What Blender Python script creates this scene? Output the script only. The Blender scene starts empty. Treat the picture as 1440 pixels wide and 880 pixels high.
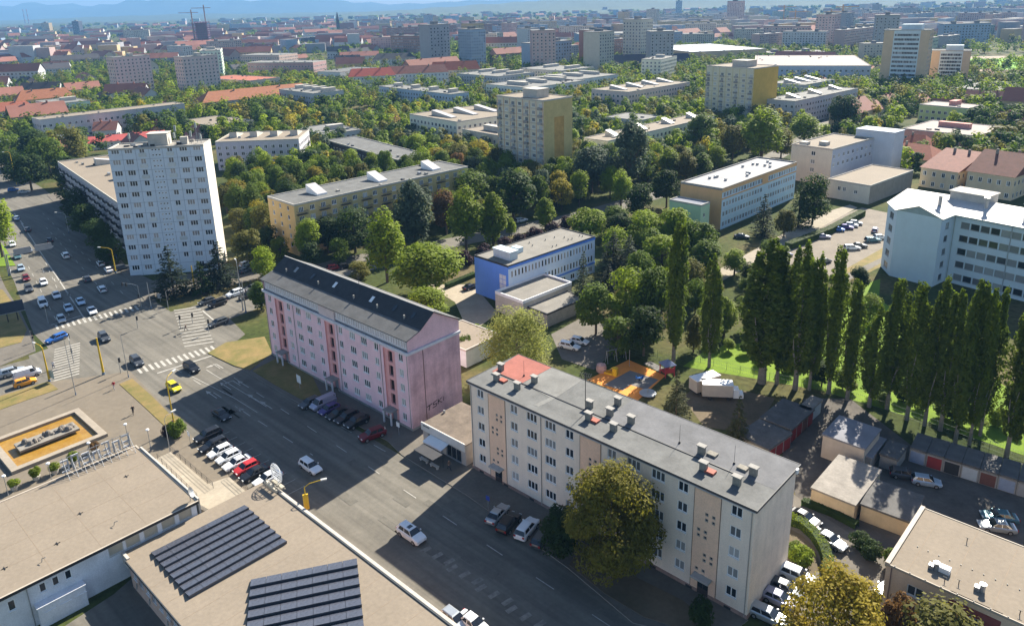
import bpy, math, random
import numpy as np
from mathutils import Vector, Matrix
R = random.Random(7)
C = bpy.context.scene.collection
S = bpy.context.scene
rad = math.radians
# ------------------------------------------------------------------ camera
cam = bpy.data.cameras.new('camera'); co = bpy.data.objects.new('camera', cam); C.objects.link(co)
cam.sensor_width = 36; cam.lens = 36*1058.6/1440; cam.shift_y = -(440-329.5)/1440
cam.clip_start = 1; cam.clip_end = 60000
cp, sp, cr, sr = math.cos(rad(17.08)), math.sin(rad(17.08)), math.cos(rad(-1.44)), math.sin(rad(-1.44))
rot = Matrix(((1,0,0),(0,sp,-cp),(0,cp,sp))) @ Matrix(((cr,-sr,0),(sr,cr,0),(0,0,1)))
co.matrix_world = Matrix.Translation((0,0,70)) @ rot.to_4x4()
S.camera = co
# ------------------------------------------------------------------ light
SUN_AZ, SUN_EL = 57.0, 35.0           # direction towards the sun: angle from +X, elevation
w = bpy.data.worlds.new('World'); S.world = w; w.use_nodes = True
nt = w.node_tree; bg = nt.nodes['Background']
sky = nt.nodes.new('ShaderNodeTexSky'); sky.sky_type = 'NISHITA'; sky.sun_disc = False
sky.sun_elevation = rad(SUN_EL); sky.sun_rotation = rad(90-SUN_AZ)
sky.air_density = 1.0; sky.dust_density = 0.7; sky.ozone_density = 2.5
nt.links.new(sky.outputs[0], bg.inputs[0]); bg.inputs[1].default_value = 0.061
sl = bpy.data.lights.new('sun', 'SUN'); sl.energy = 5.0; sl.angle = rad(0.5); sl.color = (1, .93, .80)
so = bpy.data.objects.new('sun', sl); C.objects.link(so)
so.rotation_euler = Vector((math.cos(rad(SUN_AZ))*math.cos(rad(SUN_EL)), math.sin(rad(SUN_AZ))*math.cos(rad(SUN_EL)), math.sin(rad(SUN_EL)))).to_track_quat('Z','Y').to_euler()
S.view_settings.view_transform = 'Standard'; S.view_settings.look = 'None'
S.view_settings.exposure = 1.5; S.view_settings.gamma = 1
S.cycles.max_bounces = 5; S.cycles.diffuse_bounces = 3; S.cycles.glossy_bounces = 2
S.cycles.transmission_bounces = 2; S.cycles.volume_bounces = 0; S.cycles.transparent_max_bounces = 4
# ------------------------------------------------------------------ materials
MATS = {}
def mat(name, col, rough=.85, var=.12, scale=.6, col2=None, fine=0, spec=.3, metal=0, stain=0, brick=None, translucent=0, rnd=0, bump=0):
    """principled material, colour varied by object-space noise"""
    if name in MATS: return MATS[name]
    if stain: col = tuple(min(.84,c*1.2) for c in col)
    m = bpy.data.materials.new(name); MATS[name] = m; m.use_nodes = True
    t = m.node_tree; N = t.nodes; Lk = t.links
    p = N['Principled BSDF']; p.inputs['Roughness'].default_value = rough
    p.inputs['Specular IOR Level'].default_value = spec; p.inputs['Metallic'].default_value = metal
    tc = N.new('ShaderNodeTexCoord'); no = N.new('ShaderNodeTexNoise')
    no.inputs['Scale'].default_value = scale; no.inputs['Detail'].default_value = 6; no.inputs['Roughness'].default_value = .65
    Lk.new(tc.outputs['Object'], no.inputs['Vector'])
    rp = N.new('ShaderNodeValToRGB'); e = rp.color_ramp.elements
    c2 = col2 or tuple(c*(1+var) for c in col); c1 = tuple(c*(1-var) for c in col) if not col2 else col
    e[0].position = .32; e[1].position = .68; e[0].color = (*c1,1); e[1].color = (*c2,1)
    Lk.new(no.outputs['Fac'], rp.inputs['Fac']); out = rp.outputs['Color']
    def mul(out, fac_out, lo, hi):
        r = N.new('ShaderNodeMapRange'); r.inputs['To Min'].default_value = lo; r.inputs['To Max'].default_value = hi
        Lk.new(fac_out, r.inputs['Value'])
        x = N.new('ShaderNodeMix'); x.data_type = 'RGBA'; x.blend_type = 'MULTIPLY'; x.inputs[0].default_value = 1
        Lk.new(out, x.inputs[6]); Lk.new(r.outputs[0], x.inputs[7]); return x.outputs[2]
    if fine:
        n2 = N.new('ShaderNodeTexNoise'); n2.inputs['Scale'].default_value = fine; n2.inputs['Detail'].default_value = 4
        Lk.new(tc.outputs['Object'], n2.inputs['Vector']); out = mul(out, n2.outputs['Fac'], .8, 1.2)
    if stain:      # vertical runs of dirt
        mp = N.new('ShaderNodeMapping'); mp.inputs['Scale'].default_value = (.9, .9, .07)
        Lk.new(tc.outputs['Object'], mp.inputs['Vector'])
        n3 = N.new('ShaderNodeTexNoise'); n3.inputs['Scale'].default_value = 1.3; n3.inputs['Detail'].default_value = 5
        Lk.new(mp.outputs[0], n3.inputs['Vector']); out = mul(out, n3.outputs['Fac'], 1-stain, 1+stain*.6)
    if rnd:
        oi = N.new('ShaderNodeObjectInfo'); out = mul(out, oi.outputs['Random'], 1-rnd, 1+rnd)
    Lk.new(out, p.inputs['Base Color'])
    if bump:
        b = N.new('ShaderNodeBump'); b.inputs['Strength'].default_value = bump; b.inputs['Distance'].default_value = .05
        n4 = N.new('ShaderNodeTexNoise'); n4.inputs['Scale'].default_value = fine or 8; Lk.new(tc.outputs['Object'], n4.inputs['Vector'])
        Lk.new(n4.outputs['Fac'], b.inputs['Height']); Lk.new(b.outputs[0], p.inputs['Normal'])
    if translucent:
        tr = N.new('ShaderNodeBsdfTranslucent'); ad = N.new('ShaderNodeMixShader'); ad.inputs[0].default_value = translucent
        Lk.new(out, tr.inputs['Color']); Lk.new(p.outputs[0], ad.inputs[1]); Lk.new(tr.outputs[0], ad.inputs[2])
        Lk.new(ad.outputs[0], N['Material Output'].inputs['Surface'])
    return m
def glass_mat(name, dark=(.02,.027,.036), light=(.42,.42,.41), share=.42, tint=None):
    """window glass: glossy over a dark room; some panes paler for drawn curtains and painted-in sky reflections"""
    if name in MATS: return MATS[name]
    m = bpy.data.materials.new(name); MATS[name] = m; m.use_nodes = True
    t = m.node_tree; N = t.nodes; Lk = t.links; p = N['Principled BSDF']
    p.inputs['Roughness'].default_value = .12; p.inputs['Specular IOR Level'].default_value = .6
    oi = N.new('ShaderNodeObjectInfo'); rp = N.new('ShaderNodeValToRGB'); e = rp.color_ramp.elements
    rp.color_ramp.interpolation = 'LINEAR'
    e[0].position = 1-share*1.6; e[0].color = (*dark,1); e[1].position = 1; e[1].color = (*light,1)
    Lk.new(oi.outputs['Random'], rp.inputs['Fac']); Lk.new(rp.outputs['Color'], p.inputs['Base Color'])
    return m
# ------------------------------------------------------------------ mesh helpers
class MB:
    def __init__(s): s.v = []; s.f = []; s.m = []; s.sm = False
    def quad(s, a, b, c, d, m=0):
        i = len(s.v); s.v += [a,b,c,d]; s.f.append((i,i+1,i+2,i+3)); s.m.append(m)
    def poly(s, pts, m=0):
        i = len(s.v); s.v += list(pts); s.f.append(tuple(range(i,i+len(pts)))); s.m.append(m)
    def box(s, x0,y0,z0,x1,y1,z1, m=0, mt=None, bottom=True):
        i = len(s.v)
        s.v += [(x0,y0,z0),(x1,y0,z0),(x1,y1,z0),(x0,y1,z0),(x0,y0,z1),(x1,y0,z1),(x1,y1,z1),(x0,y1,z1)]
        F = [(4,5,6,7),(0,1,5,4),(1,2,6,5),(2,3,7,6),(3,0,4,7)] + ([(3,2,1,0)] if bottom else [])
        for k,f in enumerate(F): s.f.append(tuple(i+j for j in f)); s.m.append(mt if (mt is not None and k==0) else m)
    def prism(s, pts, z0, z1, m=0, mt=None):
        n = len(pts)
        if sum(pts[k][0]*pts[(k+1)%n][1]-pts[(k+1)%n][0]*pts[k][1] for k in range(n)) < 0: pts = pts[::-1]
        i = len(s.v); s.v += [(x,y,z0) for x,y in pts]+[(x,y,z1) for x,y in pts]
        s.f.append(tuple(range(i+n,i+2*n))); s.m.append(m if mt is None else mt)
        for k in range(n): s.f.append((i+k,i+(k+1)%n,i+n+(k+1)%n,i+n+k)); s.m.append(m)
    def tube(s, p0, p1, r0, r1=None, n=8, m=0, cap=True):
        r1 = r0 if r1 is None else r1
        a, b = Vector(p0), Vector(p1); d = (b-a).normalized()
        u = d.orthogonal().normalized(); w = d.cross(u); i = len(s.v)
        for q, r in ((a,r0),(b,r1)):
            for k in range(n):
                t = 2*math.pi*k/n; s.v.append(tuple(q+u*(r*math.cos(t))+w*(r*math.sin(t))))
        for k in range(n): s.f.append((i+k,i+(k+1)%n,i+n+(k+1)%n,i+n+k)); s.m.append(m)
        if cap: s.f += [tuple(range(i+n,i+2*n)), tuple(range(i+n-1,i-1,-1))]; s.m += [m,m]
    def path(s, pts, r, n=6, m=0):
        for a,b in zip(pts,pts[1:]): s.tube(a,b,r,r,n,m)
    def lathe(s, prof, cx=0, cy=0, n=12, m=0):
        i = len(s.v); k = len(prof)
        for j in range(n):
            t = 2*math.pi*j/n
            for r,z in prof: s.v.append((cx+r*math.cos(t), cy+r*math.sin(t), z))
        for j in range(n):
            for q in range(k-1):
                a = i+j*k+q; b = i+((j+1)%n)*k+q; s.f.append((a,b,b+1,a+1)); s.m.append(m)
    def mesh(s, name, mats):
        me = bpy.data.meshes.new(name); me.from_pydata(s.v, [], s.f)
        for x in (mats if isinstance(mats,(list,tuple)) else [mats]): me.materials.append(x)
        if len(me.materials) > 1: me.polygons.foreach_set('material_index', s.m)
        if s.sm: me.polygons.foreach_set('use_smooth', [True]*len(s.f))
        me.update(); return me
    def build(s, name, mats, parent=None, loc=(0,0,0), rz=0, kind=None):
        return obj(name, s.mesh(name, mats), parent, loc, rz, kind)
def obj(name, me, parent=None, loc=(0,0,0), rz=0, kind=None):
    o = bpy.data.objects.new(name, me); C.objects.link(o)
    o.location = loc; o.rotation_euler = (0,0,rz); o.parent = parent
    if kind: o['kind'] = kind
    return o
def tag(o, label, cat, group=None):
    o['label'] = label; o['category'] = cat
    if group: o['group'] = group
    return o
def thing(name, label, cat, x=0, y=0, rz=0, group=None, z=0):
    o = obj(name, None, None, (x,y,z), rz); return tag(o, label, cat, group)
def copy_tree(o, parent=None):
    c = o.copy(); C.objects.link(c); c.parent = parent
    for ch in KIDS(o): copy_tree(ch, c)
    return c
def KIDS(o): return [x for x in o.children]
def ground_sheet(name, pts, m, z, kind='structure'):
    b = MB(); n = len(pts)
    if sum(pts[k][0]*pts[(k+1)%n][1]-pts[(k+1)%n][0]*pts[k][1] for k in range(n)) < 0: pts = pts[::-1]
    b.poly([(x,y,z) for x,y in pts]); return b.build(name, m, kind=kind)
def slab(name, pts, m, z1=.13, z0=-.05, kind='structure', me=None):
    b = MB(); b.prism(list(pts), z0, z1, 1 if me else 0, 0); return b.build(name, [m, me] if me else m, kind=kind)
def ribbon_pts(path, wl, wr=None):
    wr = wl if wr is None else wr; A=[]; B=[]
    for k,p in enumerate(path):
        a = path[max(k-1,0)]; b = path[min(k+1,len(path)-1)]
        dx,dy = b[0]-a[0], b[1]-a[1]; l = math.hypot(dx,dy); nx,ny = -dy/l, dx/l
        A.append((p[0]+nx*wl, p[1]+ny*wl)); B.append((p[0]-nx*wr, p[1]-ny*wr))
    return A, B
def ribbon(name, path, w, m, z, kind='structure'):
    A,B = ribbon_pts(path, w/2); b = MB()
    for k in range(len(path)-1): b.quad((*A[k],z),(*B[k],z),(*B[k+1],z),(*A[k+1],z))
    return b.build(name, m, kind=kind)
def facade(b, p0, p1, z0, z1, rects=(), m=0, mr=None, depth=.16):
    """wall from p0 to p1 (outside on the right-hand side seen from above walking p0->p1), with openings (u0,u1,v0,v1)"""
    p0 = Vector((*p0,0)); p1 = Vector((*p1,0)); L = (p1-p0).length; d = (p1-p0)/L; n = Vector((d.y,-d.x,0))
    us = sorted({0.,L,*[r for q in rects for r in q[:2]]}); vs = sorted({z0,z1,*[r for q in rects for r in q[2:4]]})
    P = lambda u,v,k=0: tuple(p0+d*u-n*k+Vector((0,0,v)))
    for u0,u1 in zip(us,us[1:]):
        if u1-u0 < 1e-4: continue
        v_start = None
        for v0,v1 in zip(vs,vs[1:]):
            inside = any(q[0]-1e-4<=u0 and u1<=q[1]+1e-4 and q[2]-1e-4<=v0 and v1<=q[3]+1e-4 for q in rects)
            if inside:
                if v_start is not None: b.quad(P(u0,v_start),P(u1,v_start),P(u1,v0),P(u0,v0),m); v_start = None
            elif v_start is None: v_start = v0
        if v_start is not None: b.quad(P(u0,v_start),P(u1,v_start),P(u1,z1),P(u0,z1),m)
    mr = m if mr is None else mr
    for u0,u1,v0,v1 in [q[:4] for q in rects]:
        b.quad(P(u0,v0),P(u1,v0),P(u1,v0,depth),P(u0,v0,depth),mr); b.quad(P(u0,v1,depth),P(u1,v1,depth),P(u1,v1),P(u0,v1),mr)
        b.quad(P(u0,v0),P(u0,v0,depth),P(u0,v1,depth),P(u0,v1),mr); b.quad(P(u1,v0,depth),P(u1,v0),P(u1,v1),P(u1,v1,depth),mr)
WIN = {}
def window(parent, x, y, z, w, h, panes, rz=0, frame=None, glass=None, name='window', sill=True, rail=0):
    """window in an opening whose outer bottom centre is (x,y,z): frame with mullions and sill, its pane a child"""
    frame = frame or M_WHITE; glass = glass or M_GLASS
    k = (round(w,2),round(h,2),panes,frame.name,glass.name,sill,rail)
    if k not in WIN:
        b = MB(); t = .1; a = -w/2; c = w/2
        b.box(a,.05,0,a+t,.12,h); b.box(c-t,.05,0,c,.12,h); b.box(a+t,.05,0,c-t,.12,t); b.box(a+t,.05,h-t,c-t,.12,h)
        for i in range(1,panes):
            q = a+w*i/panes; b.box(q-t*.6,.052,t,q+t*.6,.118,h-t)
        if rail: b.box(a+t,.055,h*rail-.03,c-t,.115,h*rail+.03)
        if sill: b.box(a-.05,-.09,-.06,c+.05,.06,-.004)
        g = MB(); g.quad((a,.1,0),(c,.1,0),(c,.1,h),(a,.1,h))
        WIN[k] = (b.mesh('window',frame), g.mesh('pane',glass))
    f = obj(name, WIN[k][0], parent, (x,y,z), rz); obj('pane', WIN[k][1], f); return f
# ------------------------------------------------------------------ palette
M_WHITE = mat('white_paint', (.78,.78,.78), .5, .04)
M_GLASS = glass_mat('window_glass')
M_GLASS_DARK = glass_mat('window_glass_dark', share=.06)
M_ROOFGREY = mat('grey_bitumen_felt', (.125,.125,.12), .9, .22, .35, fine=3, rnd=.06)
M_ROOFLIGHT = mat('pale_bitumen_felt', (.175,.172,.16), .9, .2, .3, fine=3)
M_ROOFRED = mat('faded_red_felt', (.30,.105,.08), .9, .15, .5, fine=3)
M_BEIGE = mat('beige_roof_membrane', (.225,.185,.140), .9, .07, .18, fine=2)
M_CONC = mat('concrete', (.30,.285,.26), .9, .15, .8, fine=5)
M_CONCW = mat('pale_concrete', (.46,.43,.38), .9, .12, .6, fine=4)
M_DARK = mat('dark_metal', (.03,.03,.032), .5, .1)
M_STEEL = mat('galvanised_steel', (.36,.37,.38), .45, .1, metal=.6)
M_ASPH = mat('asphalt', (.140,.128,.106), .9, .15, .12, fine=1.6)
def streaks(m, ang):
    """long faint wheel tracks and seams along the road"""
    t = m.node_tree; N = t.nodes; Lk = t.links; p = N['Principled BSDF']; src = p.inputs['Base Color'].links[0].from_socket
    tc = N.new('ShaderNodeTexCoord'); mp = N.new('ShaderNodeMapping'); mp.vector_type = 'TEXTURE'; mp.inputs['Rotation'].default_value = (0,0,rad(ang)); mp.inputs['Scale'].default_value = (34,1.1,1)
    no = N.new('ShaderNodeTexNoise'); no.inputs['Scale'].default_value = 1; no.inputs['Detail'].default_value = 4
    r = N.new('ShaderNodeMapRange'); r.inputs['From Min'].default_value = .35; r.inputs['From Max'].default_value = .65; r.inputs['To Min'].default_value = .80; r.inputs['To Max'].default_value = 1.14
    x = N.new('ShaderNodeMix'); x.data_type = 'RGBA'; x.blend_type = 'MULTIPLY'; x.inputs[0].default_value = 1
    Lk.new(tc.outputs['Object'],mp.inputs[0]); Lk.new(mp.outputs[0],no.inputs['Vector']); Lk.new(no.outputs['Fac'],r.inputs['Value']); Lk.new(src,x.inputs[6]); Lk.new(r.outputs[0],x.inputs[7]); Lk.new(x.outputs[2],p.inputs['Base Color'])
streaks(M_ASPH, -43.3)
M_PAVE = mat('pavement', (.135,.119,.098), .9, .15, .3, fine=2)
M_PLAZA = mat('plaza_paving', (.165,.137,.102), .9, .08, .2, fine=1.2)
M_KERB = mat('kerb_stone', (.27,.25,.22), .9, .12)
M_DRY = mat('dry_grass', (.24,.165,.065), .95, .3, .3, col2=(.12,.115,.03), fine=3)
M_GRASS = mat('watered_lawn', (.085,.15,.008), .95, .35, .16, col2=(.165,.25,.010), fine=3)
M_SOIL = mat('bare_soil', (.17,.125,.08), .95, .3, .2, col2=(.09,.075,.045), fine=2)
M_LINE = mat('road_paint', (.38,.36,.32), .8, .2, 1.2, fine=6)
M_YEL = mat('yellow_paint', (.55,.36,.02), .5, .08)
# ------------------------------------------------------------------ ground
def ground():
    m = bpy.data.materials.new('ground_cover'); m.use_nodes = True; t = m.node_tree; N = t.nodes; Lk = t.links
    p = N['Principled BSDF']; p.inputs['Roughness'].default_value = .95; p.inputs['Specular IOR Level'].default_value = .1
    g = N.new('ShaderNodeNewGeometry')
    def noise(s, d=8):
        n = N.new('ShaderNodeTexNoise'); n.inputs['Scale'].default_value = s; n.inputs['Detail'].default_value = d
        Lk.new(g.outputs['Position'], n.inputs['Vector']); return n.outputs['Fac']
    def ramp(f, st):
        r = N.new('ShaderNodeValToRGB'); e = r.color_ramp.elements
        while len(e) < len(st): e.new(.5)
        for k,(q,c) in enumerate(st): e[k].position = q; e[k].color = (*c,1)
        Lk.new(f, r.inputs['Fac']); return r.outputs['Color']
    a = ramp(noise(.035), [(.3,(.03,.045,.012)),(.48,(.055,.068,.018)),(.6,(.10,.085,.035)),(.75,(.145,.112,.065))])  # greens darkened all over so gaps between the trees read as shade
    b = ramp(noise(.9), [(.25,(.6,.6,.6)),(.75,(1.35,1.35,1.35))])
    x = N.new('ShaderNodeMix'); x.data_type='RGBA'; x.blend_type='MULTIPLY'; x.inputs[0].default_value=1
    Lk.new(a, x.inputs[6]); Lk.new(b, x.inputs[7]); Lk.new(x.outputs[2], p.inputs['Base Color'])
    b = MB(); b.quad((-16000,-400,0),(16000,-400,0),(16000,17000,0),(-16000,17000,0)); b.build('ground', m, kind='structure')
ground()
# asphalt: the avenue, its far arm, the cross street and the street behind the pink block
AV = [(80,3),(45,35.5),(9,69.5),(-27,103.5),(-58,133),(-82,153),(-96,166),(-123,201),(-157,243),(-200,296),(-250,350),(-330,440)]
ribbon('road', [(45,38),(14,61.5),(-34,106.5),(-62,131),(-86,152)], 21, M_ASPH, .02)
ribbon('road', [(-74,146),(-90,158),(-100,168),(-127,204),(-161,246.5),(-205,299),(-255,353),(-340,445)], 27, M_ASPH, .024)
ribbon('road', [(-150,98),(-125,118.5),(-97,142),(-84,156),(-70,174),(-58,193),(-40,206)], 15, M_ASPH, .028)
ribbon('road', [(-62,190),(-50,203),(-13,224),(3.5,234),(27,249.5),(67,285),(112,326),(150,380),(190,440)], 9, M_ASPH, .032)
ground_sheet('road', [(-93.55, 164.17),(-75.39, 176.21),(-60.73, 156.22),(-63.39, 143.95),(-79.38, 136.92),(-90.41, 128.92),(-104.66, 147.93)], M_ASPH, .036)
# raised pavements, verges and the square (each a kerbed island)
slab('pavement', [(-55.11, 138.38),(-51.69, 147.34),(-35.95, 134.62),(-16.9, 115.39),(-7.65, 107.59),(-0.96, 98.17),(26.61, 71.08),(22.22, 67.82),(13.06, 71.08),(6.26, 80.17),(-1.03, 88.44),(-7.65, 95.84),(-18.87, 106.86),(-21.83, 111.16),(-29.77, 117.86),(-40.35, 124.57)], M_PAVE, .12, me=M_KERB)
slab('grass_verge', [(-65.65, 146.76),(-63.53, 151.92),(-55.84, 154.42),(-51.58, 145.97),(-53.78, 138.3),(-57.68, 140.39)], M_DRY, .16)
slab('grass_verge', [(-53.24, 137.97),(-49.61, 143.84),(-40.16, 134.55),(-36.77, 127.31),(-39.95, 125.6),(-47.16, 132.01)], M_DRY, .17)
slab('grass_verge', [(6.31, 80.81),(7.62, 83.01),(10.99, 81.29),(19.63, 74.28),(22.13, 70.58),(20.51, 69.08),(14.46, 71.9),(10.3, 75.75)], M_SOIL, .18)
slab('plaza', [(-93.61, 110.13),(-104.44, 125.65),(-99.56, 130.47),(-92.89, 135.55),(-82.06, 137.98),(-78.82, 139.34),(-67.66, 127.25),(-60.9, 118.86),(-54.95, 113.1),(-45.15, 104.06),(-40.81, 98.39),(-38.33, 90.15),(-45.32, 87.45),(-74.51, 91.51)], M_PLAZA, .12, me=M_KERB)
slab('grass_verge', [(-78.04, 133.61),(-76.59, 135.88),(-69.51, 128.69),(-63.21, 121.88),(-60.48, 120.28),(-58.34, 115.71),(-59.4, 114.41),(-61.4, 116.77),(-69.69, 125.24)], M_DRY, .18)
slab('grass_verge', [(-101.51, 125.25),(-99.2, 129.91),(-93.18, 135.56),(-89.28, 132.18),(-93.59, 127.47),(-98.05, 122.07)], M_DRY, .18)
slab('pavement', [(-108.45, 135.48),(-107.69, 143.12),(-104.36, 149.99),(-108.29, 156.02),(-121.22, 172.33),(-136.51, 190.32),(-153.6, 211.9),(-180.67, 235),(-144.57, 183.22)], M_PAVE, .12, me=M_KERB)
slab('grass_verge', [(-118.62, 150.45),(-113.35, 151.92),(-110.33, 154.65),(-113.37, 161.73),(-125.03, 176.2),(-136.26, 188.73),(-148.06, 193.81)], M_DRY, .17)
slab('grass_verge', [(-149.7, 208.46),(-145.31, 208.75),(-159.09, 225.84),(-165.99, 233.78),(-165.7, 226.38)], M_GRASS, .17)
slab('pavement', [(-92.07, 176.37),(-90.71, 180.58),(-78.57, 184.75),(-69.5, 192.61),(-68.51, 197.63),(-84.9, 201.78),(-98.11, 193.01),(-110, 203.65),(-134.32, 234.98),(-159.04, 267.67),(-187.2, 303.27),(-187.84, 297.34),(-141.38, 239.52),(-114.11, 205.78)], M_PAVE, .12, me=M_KERB)
# paved yards and parking courts
ground_sheet('yard', [(40.1, 95.1),(42.34, 90.13),(48.67, 78.68),(42.33, 67.69),(27.97, 68.14),(35.32, 84.48)], M_PAVE, .02)
ground_sheet('yard', [(42.23, 104.18),(52.28, 121.78),(60.51, 121.36),(64.42, 103.21),(73.96, 93.73),(63.71, 78.16),(51.1, 79.87),(39.78, 88.69)], mat('dirt_yard',(.10,.088,.075),.95,.25,.3,fine=2), .016)
ground_sheet('yard', [(30.52, 122.87),(35.4, 129.41),(47.19, 122.03),(39.68, 110.53),(31.98, 113.1)], M_SOIL, .016)
ground_sheet('parking_lot', [(72.75, 205.86),(92.61, 225.59),(120.23, 248.69),(126.16, 240.82),(101.24, 191.34),(85.17, 179.95),(75.41, 193.29)], mat('sandy_parking',(.20,.17,.135),.95,.15,.2,fine=1.5), .02)
ground_sheet('dry_lawn', [(81.37, 181.78),(109.1, 207.56),(100.68, 191.38),(82.82, 176.57)], M_DRY, .024)
ground_sheet('path', [(85.81, 183.58),(104.02, 198.3),(102.51, 194.77),(85.31, 179.43)], M_PAVE, .028)
ground_sheet('path', [(52.6, 187.62),(102.18, 241.3),(117.85, 252.74),(118.83, 248.83),(52.62, 180.72)], mat('pale_path',(.30,.26,.2),.95,.12,.4,fine=2), .028)
ground_sheet('lawn', [(33.34, 135.43),(41.17, 143.74),(50.83, 145.96),(61.49, 154.59),(78.21, 163.84),(86.81, 176.29),(94.34, 180.85),(87.73, 167.66),(87.87, 147.34),(91.12, 119.83),(79.75, 102.54),(69.7, 113.15),(56.04, 124.75),(45.72, 129.73)], M_GRASS, .012)
ground_sheet('parking_lot', [(-14.41, 172.17),(-22.7, 184.99),(-10.54, 184.14),(-3.83, 164.83),(-10.02, 153.19)], mat('pale_yard',(.33,.28,.21),.95,.12,.3,fine=2), .02)
ground_sheet('parking_lot', [(8.07, 152.11),(17.9, 163.44),(23.84, 147.54),(15.56, 134.87),(9.56, 139.89)], M_PAVE, .02)
ground_sheet('football_pitch', [(436.94, 722.2),(499.63, 832.38),(566.46, 819.42),(481.32, 693.44)], mat('bright_turf',(.16,.36,.015),.95,.08,.05), .02)
ground_sheet('running_track', [(416.79, 704.73),(506.78, 863.61),(597.34, 853.42),(470.09, 667.62)], mat('pale_track',(.32,.24,.18),.95,.1,.05), .012)
ground_sheet('yard',[(-56.16, 70.75),(-51.35, 77.81),(-49.75, 82.13),(-35.93, 70.12),(-40, 61.04),(-50.61, 61.33)],M_ASPH,.02)
# ------------------------------------------------------------------ road markings
LN = MB()
def line(a, b, w=.15, z=.052):
    dx,dy = b[0]-a[0], b[1]-a[1]; l = math.hypot(dx,dy); nx,ny = -dy/l*w/2, dx/l*w/2
    LN.quad((a[0]-nx,a[1]-ny,z),(b[0]-nx,b[1]-ny,z),(b[0]+nx,b[1]+ny,z),(a[0]+nx,a[1]+ny,z))
def lanes(a, b, dash=3, gap=6, w=.14):
    l = math.hypot(b[0]-a[0],b[1]-a[1]); d = ((b[0]-a[0])/l,(b[1]-a[1])/l); t = 0
    while t < l:
        e = min(t+dash,l); line((a[0]+d[0]*t,a[1]+d[1]*t),(a[0]+d[0]*e,a[1]+d[1]*e),w); t += dash+gap
def arrow(p, ang, turn=0, s=1.0):
    d = Vector((math.cos(rad(ang)),math.sin(rad(ang)))); n = Vector((-d.y,d.x)); p = Vector(p)
    line(p, p+d*3*s, .18)
    q = p+d*3*s
    if turn: q2 = q+n*turn*.9*s; line(q, q2, .18); dd = n*turn; nn = d; q = q2
    else: dd, nn = d, n
    a,b,c = q-nn*.45*s, q+nn*.45*s, q+dd*1.5*s
    pts = [(a.x,a.y,.052),(b.x,b.y,.052),(c.x,c.y,.052)]
    if (b.x-a.x)*(c.y-a.y)-(b.y-a.y)*(c.x-a.x) < 0: pts.reverse()
    LN.poly(pts)
ZB = []
def zebra(a, b, n, length, w=.55, skew=0):
    Z = MB(); l = math.hypot(b[0]-a[0],b[1]-a[1]); d = ((b[0]-a[0])/l,(b[1]-a[1])/l); s,c = math.sin(rad(90+skew)), math.cos(rad(90+skew))
    e = (d[0]*c-d[1]*s, d[0]*s+d[1]*c)
    root = obj('zebra_crossing', None, None, (0,0,0)); root['kind'] = 'structure'
    me = None
    for k in range(n):
        x,y = a[0]+d[0]*l*k/(n-1), a[1]+d[1]*l*k/(n-1); h = length/2
        if me is None:
            q = MB(); q.quad((-e[0]*h-d[0]*w/2,-e[1]*h-d[1]*w/2,.052),(-e[0]*h+d[0]*w/2,-e[1]*h+d[1]*w/2,.052),(e[0]*h+d[0]*w/2,e[1]*h+d[1]*w/2,.052),(e[0]*h-d[0]*w/2,e[1]*h-d[1]*w/2,.052))
            me = q.mesh('stripe', M_LINE)
        obj('stripe', me, root, (x,y,0))
zebra((-107.12, 162.96), (-93.49, 173.69), 16, 3.4, .5)
zebra((-76.88, 139.55), (-65.33, 149.17), 14, 3.2, .5)
zebra((-98.59, 152.15), (-90.71, 137.22), 13, 5.0, .42, 12)
zebra((-80.45, 172.39), (-69.34, 151.53), 13, 6.0, .42, -8)
ROADD = -43.3
e1 = (math.cos(rad(ROADD)), math.sin(rad(ROADD)))
lanes((-62.52, 141.62), (11.93, 69.14), 3, 6); lanes((-65.86, 137.11), (-53.08, 127.05), 40, 1)
lanes((-69.84, 140.11), (-33.52, 107.5), 3, 5); 
line((-63.04, 139.11), (-45.98, 123.56)); line((-53.08, 127.05), (-47.06, 121.6), .14); line((-58.59, 143.02), (-47.95, 132.33), .14)
line((-72.59, 138.08), (-63.17, 146.62), .4)
lanes((-30.64, 116.03),(-19.31, 105.88),3,6)
for q,t in (((-56.5, 127.22),0),((-54.93, 130.43),0),((-51.72, 131.1),0),((-47.89, 125.47),0),((-44.68, 122.74),0),((-47.97, 120.41),0),((-53.69, 132.06),1),((-59.72, 139.56),1)): arrow(q, 137, t)
line((-172.64, 255.82), (-102.51, 166.81), .3); line((-184.02, 270.02), (-170.69, 253.86), .3)
lanes((-142.62, 217.6), (-106.03, 167.03), 3, 5); lanes((-140.99, 207.8), (-109.07, 166.37), 3, 5); lanes((-160.15, 249.44), (-105.66, 183.07), 3, 5); lanes((-172.87, 268.97), (-98.71, 180.15), 3, 6)
line((-109.23, 164.31), (-104.71, 169.95), .35); line((-75.97, 170.76), (-71.16, 164.85), .35)
for q,t in (((-127.19, 196.75),1),((-135.53, 205.55),0),((-117.69, 186.42),0)): arrow(q, -55, t)
for k in range(10):
    q = ((-53.13, 112.14)[0]+k*2.62*e1[0], (-53.13, 112.14)[1]+k*2.62*e1[1]); line(q, (q[0]+4.6*.70, q[1]+4.6*.71), .1)
for k in range(16):      # worn patches of old bay paint on the near kerb side
    pass
LN.build('road_marking', M_LINE, kind='structure')
LN = MB()
for k in range(15):
    q = (-13.26, 84.03); q = (q[0]+k*1.75*e1[0]+.4*(k%3), q[1]+k*1.75*e1[1]); line(q, (q[0]+1.2, q[1]+.9), .7, .048)
LN.build('road_marking', mat('worn_paint',(.22,.20,.17),.9,.35,.9,fine=4), kind='structure')
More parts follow.
